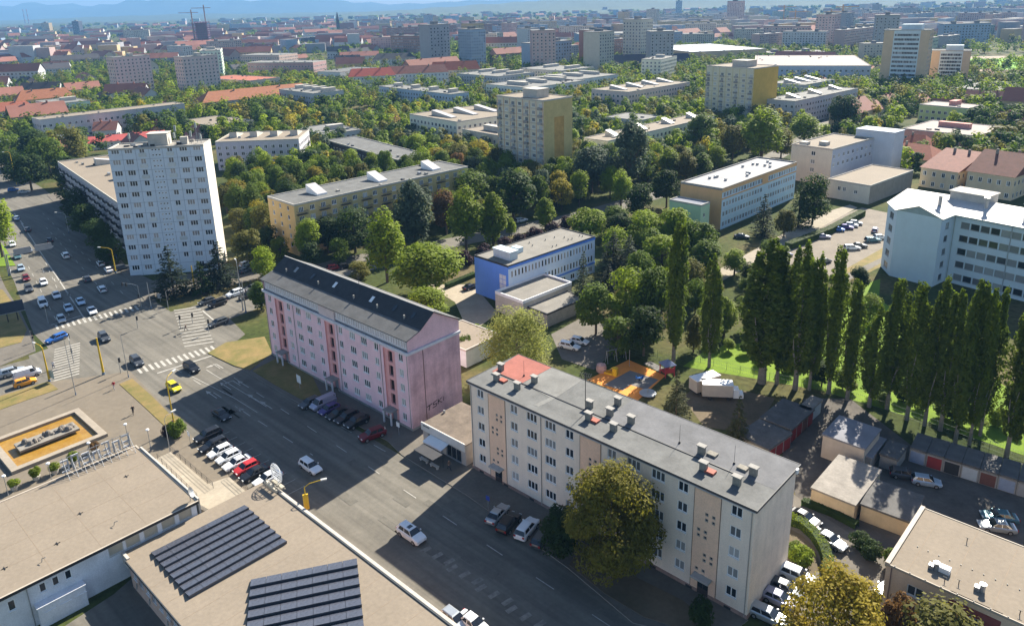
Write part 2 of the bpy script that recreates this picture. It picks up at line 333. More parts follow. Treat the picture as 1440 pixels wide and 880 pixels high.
PT = MB(); pr = random.Random(3)
for k in range(34):
    t = pr.uniform(0,150); o = pr.uniform(-8,8); x,y = -80+t*e1[0]-o*e1[1], 158+t*e1[1]+o*e1[0]; a,b_ = pr.uniform(.5,3.5),pr.uniform(.3,1.0); d=.5*(e1[0]),.5*e1[1]
    if abs(o) < 9: PT.poly([(x-a*e1[0]+b_*e1[1],y-a*e1[1]-b_*e1[0],.045),(x+a*e1[0]+b_*e1[1],y+a*e1[1]-b_*e1[0],.045),(x+a*e1[0]-b_*e1[1],y+a*e1[1]+b_*e1[0],.045),(x-a*e1[0]-b_*e1[1],y-a*e1[1]+b_*e1[0],.045)])
PT.build('road_patch', mat('patched_asphalt',(.122,.112,.093),.9,.2,.5,fine=3), kind='structure')
# ------------------------------------------------------------------ buildings
FOOT = [(-7,102.8,rad(-43.36),46,11),(-51.5,145.4,rad(-43.1),46,12),(-106.3,197.5,rad(8.2),24.2,8.6),(97.6,183,rad(-53.3),62,24),(-15.6,110.2,rad(-43.1),10,9),(42.5,72,rad(-43.6),26,13)]
FACES = {'front':lambda L,D:((0,0),(L,0)), 'right':lambda L,D:((L,0),(L,D)), 'back':lambda L,D:((L,D),(0,D)), 'left':lambda L,D:((0,D),(0,0))}
def cols(n, L, m): return [m+(L-2*m)*k/max(n-1,1) for k in range(n)]
def place(parent, p0, p1, sp, frame=None, glass=None):
    d = ((p1[0]-p0[0]), (p1[1]-p0[1])); l = math.hypot(*d); d = (d[0]/l, d[1]/l); rz = math.atan2(d[1],d[0])
    for q in sp:
        for u in q['us']:
            for z in q['zs']:
                window(parent, p0[0]+d[0]*u, p0[1]+d[1]*u, z, q['w'], q['h'], q.get('p',2), rz, q.get('frame',frame), q.get('glass',glass), q.get('name','window'), q.get('sill',True), q.get('rail',0))
def rects(sp): return [(u-q['w']/2,u+q['w']/2,z,z+q['h']) for q in sp for u in q['us'] for z in q['zs']]
def proud(b, p0, p1, sp, fm=0, gm=1):
    """small far windows joined: white frame, dark pane, both standing out of the wall"""
    d = ((p1[0]-p0[0]), (p1[1]-p0[1])); l = math.hypot(*d); d = (d[0]/l, d[1]/l); n = (d[1],-d[0])
    P = lambda u,v,k: (p0[0]+d[0]*u+n[0]*k, p0[1]+d[1]*u+n[1]*k, v)
    for q in sp:
        k = q.get('p',2)
        for u in q['us']:
            for z in q['zs']:
                a,c,w,h = u-q['w']/2,u+q['w']/2,q['w'],q['h']
                b.quad(P(a-.1,z-.1,.03),P(c+.1,z-.1,.03),P(c+.1,z+h+.1,.03),P(a-.1,z+h+.1,.03),fm)
                for j in range(k):
                    g = gm if R.random() > .22 else gm+1
                    x0,x1 = a+w*j/k+.05, a+w*(j+1)/k-.05
                    b.quad(P(x0,z,.05),P(x1,z,.05),P(x1,z+h,.05),P(x0,z+h,.05),g)
M_GL1 = mat('dark_glazing', (.03,.036,.045), .15, .3, 2, spec=.6)
M_GL2 = mat('curtained_glazing', (.24,.25,.25), .3, .3, 2, spec=.5)
def flat_roof(root, L, D, h, m, parapet=.35, pm=None, t=.25, over=0, edge=None):
    b = MB(); b.box(-over,-over,h-.3,L+over,D+over,h); b.build('roof', m, root)
    if parapet:
        b = MB(); a=-over-.02; X=L+over+.02; Y=D+over+.02; z0=h-.25; z1=h+parapet
        b.box(a,a,z0,X,a+t,z1); b.box(a,Y-t,z0,X,Y,z1); b.box(a,a+t,z0,a+t,Y-t,z1); b.box(X-t,a+t,z0,X,Y-t,z1)
        b.build('parapet', pm or M_CONCW, root)
def block(name, label, cat, bl, h, wall, roofm=None, faces=None, wk='part', group=None, parapet=.35, pm=None, boxes=(), smats=None, base=None, over=0, frame=None, glass=None, roof=True):
    x,y,ang,L,D = bl; root = thing(name, label, cat, x, y, rad(ang), group); faces = faces or {}; FOOT.append((x,y,rad(ang),L,D))
    mats = [wall]; mi = {}
    for k,m in (smats or {}).items(): mi[k] = len(mats); mats.append(m)
    b = MB()
    for k,fn in FACES.items():
        p0,p1 = fn(L,D); sp = faces.get(k,[]); facade(b, p0, p1, -.3, h-.05, rects(sp) if wk=='part' else [], mi.get(k,0))
    b.build('wall', mats, root)
    if wk == 'part':
        for k,sp in faces.items(): place(root, *FACES[k](L,D), sp, frame, glass)
    else:
        g = MB()
        for k,sp in faces.items(): proud(g, *FACES[k](L,D), sp)
        if g.f: g.build('glazing', [frame or M_WHITE, M_GL1, M_GL2], root, kind='stuff')
    if roof: flat_roof(root, L, D, h, roofm or M_ROOFGREY, parapet, pm, over=over)
    for (u,v,l,d_,hh) in boxes:
        b = MB(); b.box(u,v,h-.05,u+l,v+d_,h+hh); b.box(u-.1,v-.1,h+hh,u+l+.1,v+d_+.1,h+hh+.12); b.build('roof_box', pm or M_CONCW, root)
    if base:
        b = MB(); b.box(-.06,-.06,-.3,L+.06,D+.06,base); b.build('plinth', M_CONC, root)
    return root, L, D
def chimney(root, u, v, z, l=.85, w=.5, h=1.2, m=None, rz=0):
    b = MB(); b.box(-l/2,-w/2,z-.05,l/2,w/2,z+h-.12); c = b.build('chimney', m or M_CHIM, root, (u,v,0), rz)
    b = MB(); b.box(-l/2-.14,-w/2-.14,z+h-.12,l/2+.14,w/2+.14,z+h); b.build('cap', M_CONC, c)
    return c
M_CHIM = mat('chimney_render', (.24,.22,.185), .9, .2, 2, fine=5)
M_HATCH = mat('red_hatch_sheet', (.36,.10,.065), .7, .1)
# ---- the pale five-storey block in front (F)
M_FWALL = mat('pale_cream_render', (.69,.585,.485), .9, .08, .25, stain=.15, fine=7)
M_FWARM = mat('apricot_render', (.70,.475,.335), .9, .06, .3, stain=.08, fine=7)
M_FGABLE = mat('streaked_cream_render', (.68,.575,.48), .9, .09, .5, stain=.18, fine=5)
def block_front():
    L, D, H = 46.0, 11.0, 15.4
    root = thing('apartment_block', 'long cream five-storey apartment block with flat grey roof and many chimneys, by the avenue', 'apartment block', -7.0, 102.8, rad(-43.36))
    zs = [2.05+2.8*k for k in range(5)]; st = [5.63, 22.95, 40.2]
    sp2 = dict(us=[2.2,9.1,19.4,26.4,36.9,43.85], zs=zs, w=1.4, h=1.35, p=2)
    sp3 = dict(us=[12.55,16.0,29.8,33.4], zs=zs, w=1.95, h=1.35, p=3)
    small = []
    for s in st:
        for q,(z,du) in enumerate(((11.85,.45),(9.35,-.5),(6.1,.45),(3.75,-.5))):
            for i in (0,1):
                for j in (0,1): small.append((s+du+(-.45 if i==0 else .45), z-.4-j*.78-(.25*i if False else 0)))
    spS = dict(us=[], zs=[], w=.42, h=.45, p=1)
    rs = rects([sp2,sp3]) + [(u-.22,u+.22,z,z+.45) for u,z in small]
    pan = [(3.95,7.35),(21.25,24.65),(38.5,41.9)]
    b = MB(); edges = [0]+[e for q in pan for e in q]+[L]
    for k,(a,c) in enumerate(zip(edges,edges[1:])):
        rr = [(q[0]-a,q[1]-a,q[2],q[3]) for q in rs if a <= (q[0]+q[1])/2 <= c]
        warm = k%2
        if warm: s = st[k//2]; rr.append((s-.75-a, s+.75-a, .1, 2.3))
        o = .0 if not warm else -.06
        facade(b, (a,o), (c,o), .6, H-.75, rr, 1 if warm else 0, depth=.16)
        if warm: b.box(a-.05,-.075,.6,a+.02,.02,H-.75,2); b.box(c-.02,-.075,.6,c+.05,.02,H-.75,2)
    facade(b, (L,0),(L,D), .6, H-.3, (), 3); facade(b, (L,D),(0,D), .6, H-.3, (), 0); facade(b, (0,D),(0,0), .6, H-.3, (), 0)
    b.box(0,-.001,H-.75,L,.3,H-.31,0)
    b.build('wall', [M_FWALL, M_FWARM, mat('drain_brown',(.2,.13,.1)), M_FGABLE], root)
    b = MB(); b.box(-.08,-.08,-.3,st[0]-.75,D+.08,.6); b.box(st[0]+.75,-.08,-.3,st[1]-.75,D+.08,.6); b.box(st[1]+.75,-.08,-.3,st[2]-.75,D+.08,.6); b.box(st[2]+.75,-.08,-.3,L+.08,D+.08,.6)
    b.build('plinth', mat('dirty_pink_plinth',(.30,.2,.17),.9,.25,.6,fine=4), root)
    b = MB(); b.box(-.2,-.28,H-.5,L+.12,.0,H-.29); b.build('cornice', mat('blue_grey_cornice',(.40,.42,.46)), root)
    place(root, (0,0), (L,0), [sp2,sp3])
    for u,z in small: window(root, u, -.06, z, .42, .45, 1, 0, M_CONC, M_GLASS_DARK, 'stair_window', False)
    for k in range(9):
        u = 1.5+k*5.2; b = MB(); b.box(u,-.095,.12,u+.9,-.082,.48); b.build('cellar_window', M_DARK, root)
    for s in st:
        d = MB(); d.box(s-.75,.0,.1,s+.75,.06,2.3); do = d.build('door', mat('dark_door',(.05,.04,.04),.5), root)
        d = MB(); d.box(s-.68,-.03,1.0,s-.05,-.002,2.2); d.box(s+.05,-.03,1.0,s+.68,-.002,2.2); d.build('pane', M_GLASS_DARK, do)
        d = MB(); d.box(s-1.2,-1.1,2.75,s+1.2,-.06,2.95); d.build('canopy', mat('canopy_sheet',(.45,.43,.4),.7), root)
        d = MB(); d.box(s-1.1,-1.2,-.1,s+1.1,-.09,.08); d.build('doorstep', M_CONC, root)
    for u in (.25,14.3,29.0,45.7):
        d = MB(); d.tube((u,-.09,.3),(u,-.09,H-.5),.055,n=6); d.build('downpipe', mat('zinc_pipe',(.33,.31,.29),.6), root)
    # roof: front strip, ridge seam, back half in three fields
    def field(name, pts, m, z0=H-.3, z1=H):
        q = MB(); q.prism(pts, z0, z1); return q.build(name, m, root)
    o = .35
    field('roof', [(-o,-o),(L+o,-o),(L+o,D+o),(-o,D+o)], M_ROOFGREY)
    field('roof_sheet', [(0.56, 4.29),(-0.36, 11.46),(6.76, 11.19),(6.63, 4.54)], M_ROOFRED, H, H+.02)
    field('roof_sheet', [(6.83, 4.55),(6.82, 11.24),(12.93, 11.49),(13.33, 3.87)], M_ROOFLIGHT, H, H+.024)
    field('roof_sheet', [(12.17, 0.77),(12.64, 4.26),(13.38, 3.82),(13.06, 0.92)], M_ROOFLIGHT, H, H+.018)
    field('roof_sheet', [(22,4.6),(L+.3,4.6),(L+.3,D+.3),(22,D+.3)], mat('darker_felt',(.135,.135,.14),.9,.2,.3,fine=3), H, H+.012)
    b = MB(); b.box(1.0,4.35,H,L-4,4.5,H+.09); b.build('roof_seam', M_DARK, root)
    b = MB(); b.box(-o-.04,-o-.05,H-.28,L+o+.04,-o+.04,H+.05); b.box(-o-.04,-o+.04,H-.28,-o+.05,D+o,H+.05); b.box(L+o-.05,-o+.04,H-.28,L+o+.04,D+o,H+.05); b.box(-o,D+o-.05,H-.28,L+o,D+o+.04,H+.05); b.build('roof_edge', mat('dark_flashing',(.06,.06,.065),.6), root)
    for p in ((3.14, 2.64),(7.37, 2.67),(7.99, 5.81),(1.34, 5.51),(20.52, 2.78),(18.68, 5.4),(22.05, 5.56),(24.69, 2.72),(21.17, 8.66),(25.38, 5.78),(36.08, 5.62),(38, 2.68),(42.97, 5.62),(42.37, 2.65)):
        chimney(root, p[0], p[1], H, .9, .52, 1.2)
    for p,m in (((4.04, 3.14),M_HATCH),((21.39, 3),M_HATCH),((38.9, 2.77),M_HATCH),((37.29, 6.19),M_CHIM),((41.48, 5.95),M_CHIM)):
        b = MB(); b.box(p[0]-.6,p[1]-.45,H-.02,p[0]+.6,p[1]+.45,H+.28); b.build('roof_hatch', m, root)
    for p,h in (((5.38, 6.38),2.6),((32.79, 5.86),2.6),((40.19, 6.25),2.6)):
        b = MB(); b.tube((p[0],p[1],H),(p[0],p[1],H+h),.03,.02,5); b.tube((p[0],p[1],H),(p[0],p[1],H+.25),.16,.12,8); b.build('rod', M_DARK, root)
    p = (19.08, 3.91)
    b = MB(); b.tube((p[0],p[1],H),(p[0],p[1],H+6.2),.06,.045,6)
    for k,(z,l) in enumerate(((6.0,1.5),(5.6,1.2),(5.2,1.5))):
        b.tube((p[0]-l/2,p[1]-l*.2,H+z),(p[0]+l/2,p[1]+l*.2,H+z),.025,n=5)
        for j in range(6):
            q = -l/2+l*j/5; b.tube((p[0]+q-.15,p[1]+q*.4+.35,H+z),(p[0]+q+.15,p[1]+q*.4-.35,H+z),.014,n=4)
    b.build('antenna', M_DARK, root)
    b = MB(); b.box(L+.36,D-1.2,H-.5,L+.6,D-.7,H+.1); b.build('floodlight', M_WHITE, root)
    # window smoke stain stays a darker patch above one window: dirty render
    return root
block_front()
# ---- the pink block (P)
M_PINK = mat('pink_render', (.68,.47,.51), .9, .08, .3, stain=.15, fine=7)
M_PINKD = mat('coral_stair_panel', (.60,.30,.29), .9, .08, .4, stain=.08, fine=7)
M_PGABLE = mat('grimy_pink_render', (.52,.34,.375), .9, .22, .35, stain=.35, fine=5)
M_SLATE = mat('dark_roof_shingle', (.040,.042,.046), .85, .2, .8, fine=5)
M_EAVE = mat('grey_lower_roof', (.105,.105,.105), .9, .2, .5, fine=4)
def block_pink():
    L, D, H = 46.1, 11.75, 15.0
    root = thing('apartment_block', 'pink five-storey apartment block with coral stair panels and dark pitched roof', 'apartment block', -51.5, 145.4, rad(-43.1))
    zs = [1.45+2.8*k for k in range(5)]; st = [5.62,23.3,40.9]
    s2 = dict(us=[2.0,9.1,19.85,26.75,37.4,44.1], zs=zs, w=1.15, h=1.4, p=2)
    s3 = dict(us=[12.65,16.2,30.4,33.85], zs=zs, w=1.75, h=1.4, p=3)
    pan = [(4.0,7.3),(21.7,24.95),(39.3,42.55)]; edges = [0]+[e for q in pan for e in q]+[L]; rs = rects([s2,s3])
    b = MB()
    for k,(a,c) in enumerate(zip(edges,edges[1:])):
        warm = k%2; rr = [(q[0]-a,q[1]-a,q[2],q[3]) for q in rs if a <= (q[0]+q[1])/2 <= c]
        if warm:
            s = st[k//2]; rr += [(s-.6-a,s+.6-a,z,z+2.05) for z in (3.3,6.0,8.75,11.45)] + [(s-.7-a,s+.7-a,.1,2.3)]
            facade(b, (a,.25),(c,.25), 0, H-1.1, rr, 1, depth=.5)
            b.quad((a,0,0),(a,.25,0),(a,.25,H-1.1),(a,0,H-1.1),1); b.quad((c,.25,0),(c,0,0),(c,0,H-1.1),(c,.25,H-1.1),1)
            b.box(a,0,H-1.1,c,.3,H-.6,0)
        else: facade(b, (a,0),(c,0), .5, H-.6, rr, 0)
    # gables with the broken roof outline
    G_ = [(0,17.1),(2.7,18.0),(5.9,20.25),(8.2,18.95),(D,16.9)]
    for x,flip in ((L,False),(0,True)):
        pts = [(x,0,0),(x,D,0),(x,D,15)]+[(x,0,15)]
        if flip: pts.reverse()
        b.poly(pts, 2)
        pts = [(x,0,15),(x,D,15)]+[(x,y,z) for y,z in G_[::-1]]
        if flip: pts.reverse()
        b.poly(pts, 3)
    b.quad((L,D,0),(0,D,0),(0,D,16.9),(L,D,16.9),0)
    b.build('wall', [M_PINK, M_PINKD, M_PGABLE, mat('clean_pink_gable',(.60,.40,.43),.9,.1,.4,stain=.12,fine=5)], root)
    b = MB(); b.box(-.25,-.35,H-.6,L+.25,0,H-.12); b.box(L,0,H-.6,L+.3,D+.1,H-.12); b.build('cornice', mat('white_blue_cornice',(.56,.56,.60),.8), root)
    b = MB(); b.box(-.07,-.07,-.3,st[0]-.8,D+.07,.5); b.box(st[0]+.8,-.07,-.3,st[1]-.8,.3,.5); b.box(st[1]+.8,-.07,-.3,st[2]-.8,.3,.5); b.box(st[2]+.8,-.07,-.3,L+.07,D+.07,.5); b.build('plinth', M_CONC, root)
    place(root, (0,0),(L,0), [s2,s3])
    for s in st:
        for z in (3.3,6.0,8.75,11.45): window(root, s, .55, z, 1.2, 2.05, 2, 0, M_DARK, M_GLASS_DARK, 'stair_window', False)
        d = MB(); d.box(s-.7,.5,.1,s+.7,.58,2.3); d.build('door', mat('grey_door',(.25,.26,.28),.5), root)
        d = MB(); d.box(s-1.1,-1.5,2.5,s+1.1,.24,2.68); d.build('canopy', M_CONC, root)
        for e in (-1.0,1.0):
            d = MB(); d.box(s+e-.12,-1.45,0,s+e+.12,-1.2,2.5); d.build('canopy_post', mat('white_post',(.6,.6,.62)), root)
        d = MB(); d.box(s-1.3,-1.6,-.1,s+1.3,-.08,.1); d.build('doorstep', M_CONC, root)
    for u in (.3,10.9,25.8,38.6,45.8):
        d = MB(); d.tube((u,-.09,.3),(u,-.09,H-.65),.055,n=6); d.build('downpipe', mat('zinc_pipe',(.33,.31,.29),.6), root)
    # set-back attic storey with its strip of glazing
    A = MB(); facade(A, (.3,.2),(L-.3,.2), H-.1, 17.2, (), 0); A.build('attic_wall', mat('attic_render',(.50,.46,.47)), root)
    for k in range(32):
        if 14 <= k <= 16: continue
        window(root, 1.1+k*1.41, .12, H+.25, 1.25, 1.35, 2, 0, M_WHITE, M_GLASS, 'attic_window', False)
    d = MB(); d.box(20.2,-.05,H-.12,25.2,.3,17.05); d.build('attic_bay', mat('attic_bay_render',(.62,.50,.48)), root)
    b = MB(); o = .35
    def strip(p,q,m):
        b.quad((-o,p[0],p[1]),(L+o,p[0],p[1]),(L+o,q[0],q[1]),(-o,q[0],q[1]),m)
        b.quad((-o,q[0],q[1]-.18),(L+o,q[0],q[1]-.18),(L+o,p[0],p[1]-.18),(-o,p[0],p[1]-.18),m)
        for x in (-o,L+o): b.quad((x,p[0],p[1]-.18),(x,p[0],p[1]),(x,q[0],q[1]),(x,q[0],q[1]-.18),m)
    strip((-.4,17.15),(2.7,18.15),1); strip((2.7,18.15),(5.9,20.45),0); strip((5.9,20.45),(8.2,19.1),0); strip((8.2,19.1),(D+.4,16.95),1)
    b.quad((-o,-.4,16.97),(L+o,-.4,16.97),(L+o,-.4,17.15),(-o,-.4,17.15),1)
    b.build('roof', [M_SLATE, M_EAVE], root)
    d = MB(); d.box(-o-.03,5.8,20.40,L+o+.03,6.0,20.52); d.build('ridge_cap', mat('pale_ridge',(.32,.31,.3)), root)
    for u,open_ in ((6.5,0),(12.5,0),(20,1),(31.5,1),(38,0),(43,0)):
        d = MB(); y=4.2; z=19.32; d.quad((u-.4,y-.5,z-.28),(u+.4,y-.5,z-.28),(u+.4,y+.5,z+.45),(u-.4,y+.5,z+.45)); d.build('roof_light', M_WHITE if open_ else M_GLASS_DARK, root)
    for u in (4,15.5,27,34,41.5):
        d = MB(); d.tube((u,3.4,18.6),(u,3.4,19.3),.15,.15,8); d.build('vent_pipe', M_CONC, root)
    d = MB(); d.tube((27,4.8,19.6),(27,4.8,23.2),.05,.04,6)
    for k in range(5): d.tube((26.5,4.8,23-.25*k),(27.5,4.8,23-.25*k),.02,n=4)
    d.build('antenna', M_DARK, root)
    # rainwater pipe on the gable
    d = MB(); d.tube((L+.08,3.2,.2),(L+.08,3.2,H-.6),.06,n=6); d.build('pipe', mat('rusty_pipe',(.22,.15,.14)), root)
    # graffiti on the gable, painted letter strokes
    g = MB()
    def stroke(pts, w=.2):
        pts = [(ox+(p[0]-ox)*.82,oz+(p[1]-oz)*.75) for p in pts]; w *= .62
        for (a,b_),(c,d_) in zip(pts,pts[1:]):
            l = math.hypot(c-a,d_-b_); nx,ny = -(d_-b_)/l*w/2, (c-a)/l*w/2; x = L+.012
            g.quad((x,a-nx,b_-ny),(x,c-nx,d_-ny),(x,c+nx,d_+ny),(x,a+nx,b_+ny))
    ox, oz = 3.4, 2.5
    stroke([(ox,oz+1.0),(ox+1.5,oz+1.3)],.3); stroke([(ox+.8,oz+1.2),(ox+.5,oz-.1)],.3)
    stroke([(ox+2.9,oz+1.5),(ox+1.8,oz+1.3),(ox+1.7,oz+.8),(ox+2.7,oz+.75),(ox+2.6,oz+.15),(ox+1.5,oz+.05)],.26)
    stroke([(ox+3.2,oz+1.6),(ox+3.1,oz+.3)],.28); stroke([(ox+3.2,oz+1.0),(ox+4.2,oz+1.6)],.24); stroke([(ox+3.3,oz+.95),(ox+4.3,oz+.35)],.24); stroke([(ox+4.6,oz+1.7),(ox+4.7,oz+.5)],.2)
    g.build('graffiti', mat('black_spray_paint',(.02,.018,.02),.6,.05), root)
block_pink()
# ---- the twelve-storey panel tower at the crossing (T1)
M_T1 = mat('blue_grey_panel', (.50,.545,.60), .9, .06, .3, stain=.09, fine=5)
M_T1W = mat('white_end_wall', (.52,.475,.42), .9, .04, .3, stain=.05)
def tower_one():
    L, D, H = 24.2, 8.6, 35.4
    root = thing('tower_block', 'tall pale blue-grey panel tower with a bare white end wall at the crossing', 'apartment tower', -106.3, 197.5, rad(8.2))
    zs = [1.55+2.96*k for k in range(12)]; us = [1.75,5.05,8.45,15.5,18.95,22.45]
    s3 = dict(us=[1.75,5.05,18.95,22.45], zs=zs, w=2.0, h=1.45, p=3); s2 = dict(us=[8.45,15.5], zs=zs[1:], w=1.35, h=1.5, p=2)
    sm = dict(us=[11.1,11.95,12.8], zs=[z+d for z in zs[1:] for d in (-.95,.45)], w=.55, h=.55, p=1, name='stair_window', sill=False)
    gl = glass_mat('tower_glass', share=.45, light=(.45,.40,.38))
    b = MB(); facade(b, (0,0),(L,0), 0, H, rects([s3,s2,sm]), 0)
    facade(b, (L,0),(L,D), 0, H, (), 1); facade(b, (L,D),(0,D), 0, H, (), 0); facade(b, (0,D),(0,0), 0, H, (), 0)
    b.build('wall', [M_T1, M_T1W], root); place(root, (0,0),(L,0), [s3,s2,sm], None, gl)
    # panel joints stand proud as thin fillets
    jm = mat('panel_joint', (.30,.33,.38)); me = MB(); me.box(0,-.03,-.04,L,.002,.04); hm = me.mesh('panel_joint', jm)
    for k in range(1,13): obj('panel_joint', hm, root, (0,0,k*2.96-.05))
    me = MB(); me.box(-.035,-.034,0,.035,.002,H-.2); vm = me.mesh('panel_joint', jm)
    for u in (3.4,6.8,10.2,13.6,17.2,20.7): obj('panel_joint', vm, root, (u,0,0))
    bm = mat('balcony_panel', (.52,.53,.52), .9, .1, rnd=.25)
    me = MB(); me.box(-.95,-.14,0,.95,-.035,1.0); pm_ = me.mesh('balcony_panel', bm)
    for u in (8.45,15.5):
        for z in zs[9:]+zs[3:6:2]: obj('balcony_panel', pm_, root, (u,0,z-.95))
    flat_roof(root, L, D, H, mat('gravel_roof',(.26,.24,.21),.95,.2,.8,fine=4), .3)
    d = MB(); d.box(9.5,2.8,H,14.5,6.6,H+3.2); d.box(9.3,2.6,H+3.2,14.7,6.8,H+3.35); d.build('lift_house', M_CONCW, root)
    d = MB(); d.box(17.6,3.2,H,19.4,4.6,H+2.0); d.build('roof_box', M_CONCW, root)
    for (u,v,h) in ((4.5,4,3.6),(16.6,3.5,5.2),(20.2,4.4,3.4),(21.6,5,5.6),(22.8,4,2.6),(15.6,5.5,3)):
        d = MB(); d.tube((u,v,H),(u,v,H+h),.07,.05,6)
        for k in range(3):
            a = R.uniform(0,6.28); d.box(u+.15*math.cos(a)-.12,v+.15*math.sin(a)-.12,H+h-1.6+.1*k,u+.15*math.cos(a)+.12,v+.15*math.sin(a)+.12,H+h-.1*k)
        d.build('antenna', mat('antenna_grey',(.34,.37,.36)), root)
    for k in range(14):
        u,v = R.uniform(1,L-1), R.uniform(1,D-1); d = MB(); l = R.uniform(.3,.8); d.box(u-l,v-.3,H,u+l,v+.3,H+R.uniform(.3,.8)); d.build('roof_unit', R.choice([M_CONC,M_DARK,M_STEEL]), root)
    d = MB(); d.box(18.4,-.1,.6,21.4,.02,2.2); d.build('shop_glazing', M_GLASS_DARK, root)
tower_one()
# ---- flat hall beside the fountain (H1) and the solar-roof building (S)
M_HWALL = mat('whitewashed_wall', (.56,.56,.58), .9, .1, .5, stain=.12, fine=6)
def hall():
    e1h = (math.cos(rad(-43.2)), math.sin(rad(-43.2))); e2h = (-e1h[1], e1h[0])
    P1 = (-58.94, 101.82); ox, oy = P1[0]-e2h[0]*44, P1[1]-e2h[1]*44
    L, D, H = 20.3, 44, 6.0
    root = thing('hall_building', 'large low hall with a flat beige membrane roof beside the fountain square', 'hall', ox, oy, rad(-43.2))
    # wall towards the yard: y counts up along it
    zs = dict(us=[D-16.2,D-17.6,D-19.0], zs=[4.0], w=.75, h=1.25, p=1); one = dict(us=[D-22.3], zs=[3.6], w=.8, h=1.4, p=1)
    pair = dict(us=[D-26,D-29.3,D-32.6,D-36,D-39.3], zs=[3.6], w=2.1, h=1.5, p=2)
    big = dict(us=[D-1.6,D-3.9,D-6.2,D-8.5,D-10.6], zs=[4.15], w=1.75, h=1.3, p=1)
    b = MB(); facade(b, (L,0),(L,D), -.3, H, rects([zs,one,pair,big]), 0); facade(b,(0,0),(L,0),-.3,H); facade(b,(L,D),(0,D),-.3,H); facade(b,(0,D),(0,0),-.3,H)
    b.build('wall', M_HWALL, root); place(root, (L,0),(L,D), [zs,one,pair], None, M_GLASS_DARK)
    place(root, (L,0),(L,D), [dict(big, name='blind_window', glass=mat('drawn_blind',(.42,.37,.29),.5), frame=M_CONCW)])
    b = MB(); b.box(-.25,-.25,H-.25,L+.25,D+.25,H); b.build('roof', M_BEIGE, root)
    b = MB(); b.box(L+.05,-.3,H-.35,L+.3,D+.3,H+.07); b.box(-.3,D+.05,H-.35,L+.04,D+.3,H+.07); b.box(-.3,-.3,H-.35,-.05,D+.04,H+.07); b.build('roof_edge', mat('beige_flashing',(.42,.36,.29),.7), root)
    b = MB(); b.box(L+.301,-.3,H-.3,L+.34,D+.3,H+.08); b.build('gutter', M_DARK, root)
    # welded seams of the membrane
    sm = mat('membrane_seam',(.25,.195,.14),.9,.1); me = MB(); me.box(0,-.03,H,L,.03,H+.012); h_ = me.mesh('roof_seam', sm)
    for k in range(7): obj('roof_seam', h_, root, (0,4+k*5.6,0))
    me = MB(); me.box(-.03,0,H,.03,D,H+.014); v_ = me.mesh('roof_seam', sm)
    for u in (5.5,11,15.2): obj('roof_seam', v_, root, (u,0,0))
    for u,y in ((15.2,D-15.6),(11,D-11.5),(5.5,D-21.2),(7,D-4),(15.2,D-21.4)):
        d = MB(); d.tube((u-.35,y,H+.06),(u+.35,y,H+.06),.04,n=5); d.tube((u,y-.35,H+.06),(u,y+.35,H+.06),.04,n=5); d.build('lightning_clip', M_DARK, root)
    for u,y in ((17,D-9.4),(17.4,D-18)):
        d = MB(); d.path([(u,y,H),(u,y+.1,H+.45),(u+.35,y+.45,H+.6)],.05); d.build('vent_hook', M_CONC, root)
    # wing lean-to in the yard
    d = MB(); d.box(L+.01,D-20.2,.0,L+1.1,D-15.0,2.9); d.box(L+.01,D-20.3,2.9,L+1.2,D-14.9,3.0); d.build('annex', M_HWALL, root)
    for k in range(3): window(root, L+1.1, D-19+k*1.7, 2.0, 1.2, .75, 2, rad(90), None, M_GLASS_DARK, 'annex_window')
    d = MB(); d.tube((L+.12,D-20.6,0),(L+.12,D-20.6,H-.3),.06,n=6); d.build('pipe', M_STEEL, root)
    # white parapet upstand along the terrace
    d = MB(); d.box(L*.0+1,D+.31,2,L,D+.55,H+.25); d.build('parapet', M_CONCW, root)
    return root
hall()
M_PV = mat('solar_panel', (.065,.07,.09), .22, .25, 3, spec=.5)
M_PVF = mat('panel_frame', (.10,.10,.11), .4, .1, metal=.5)
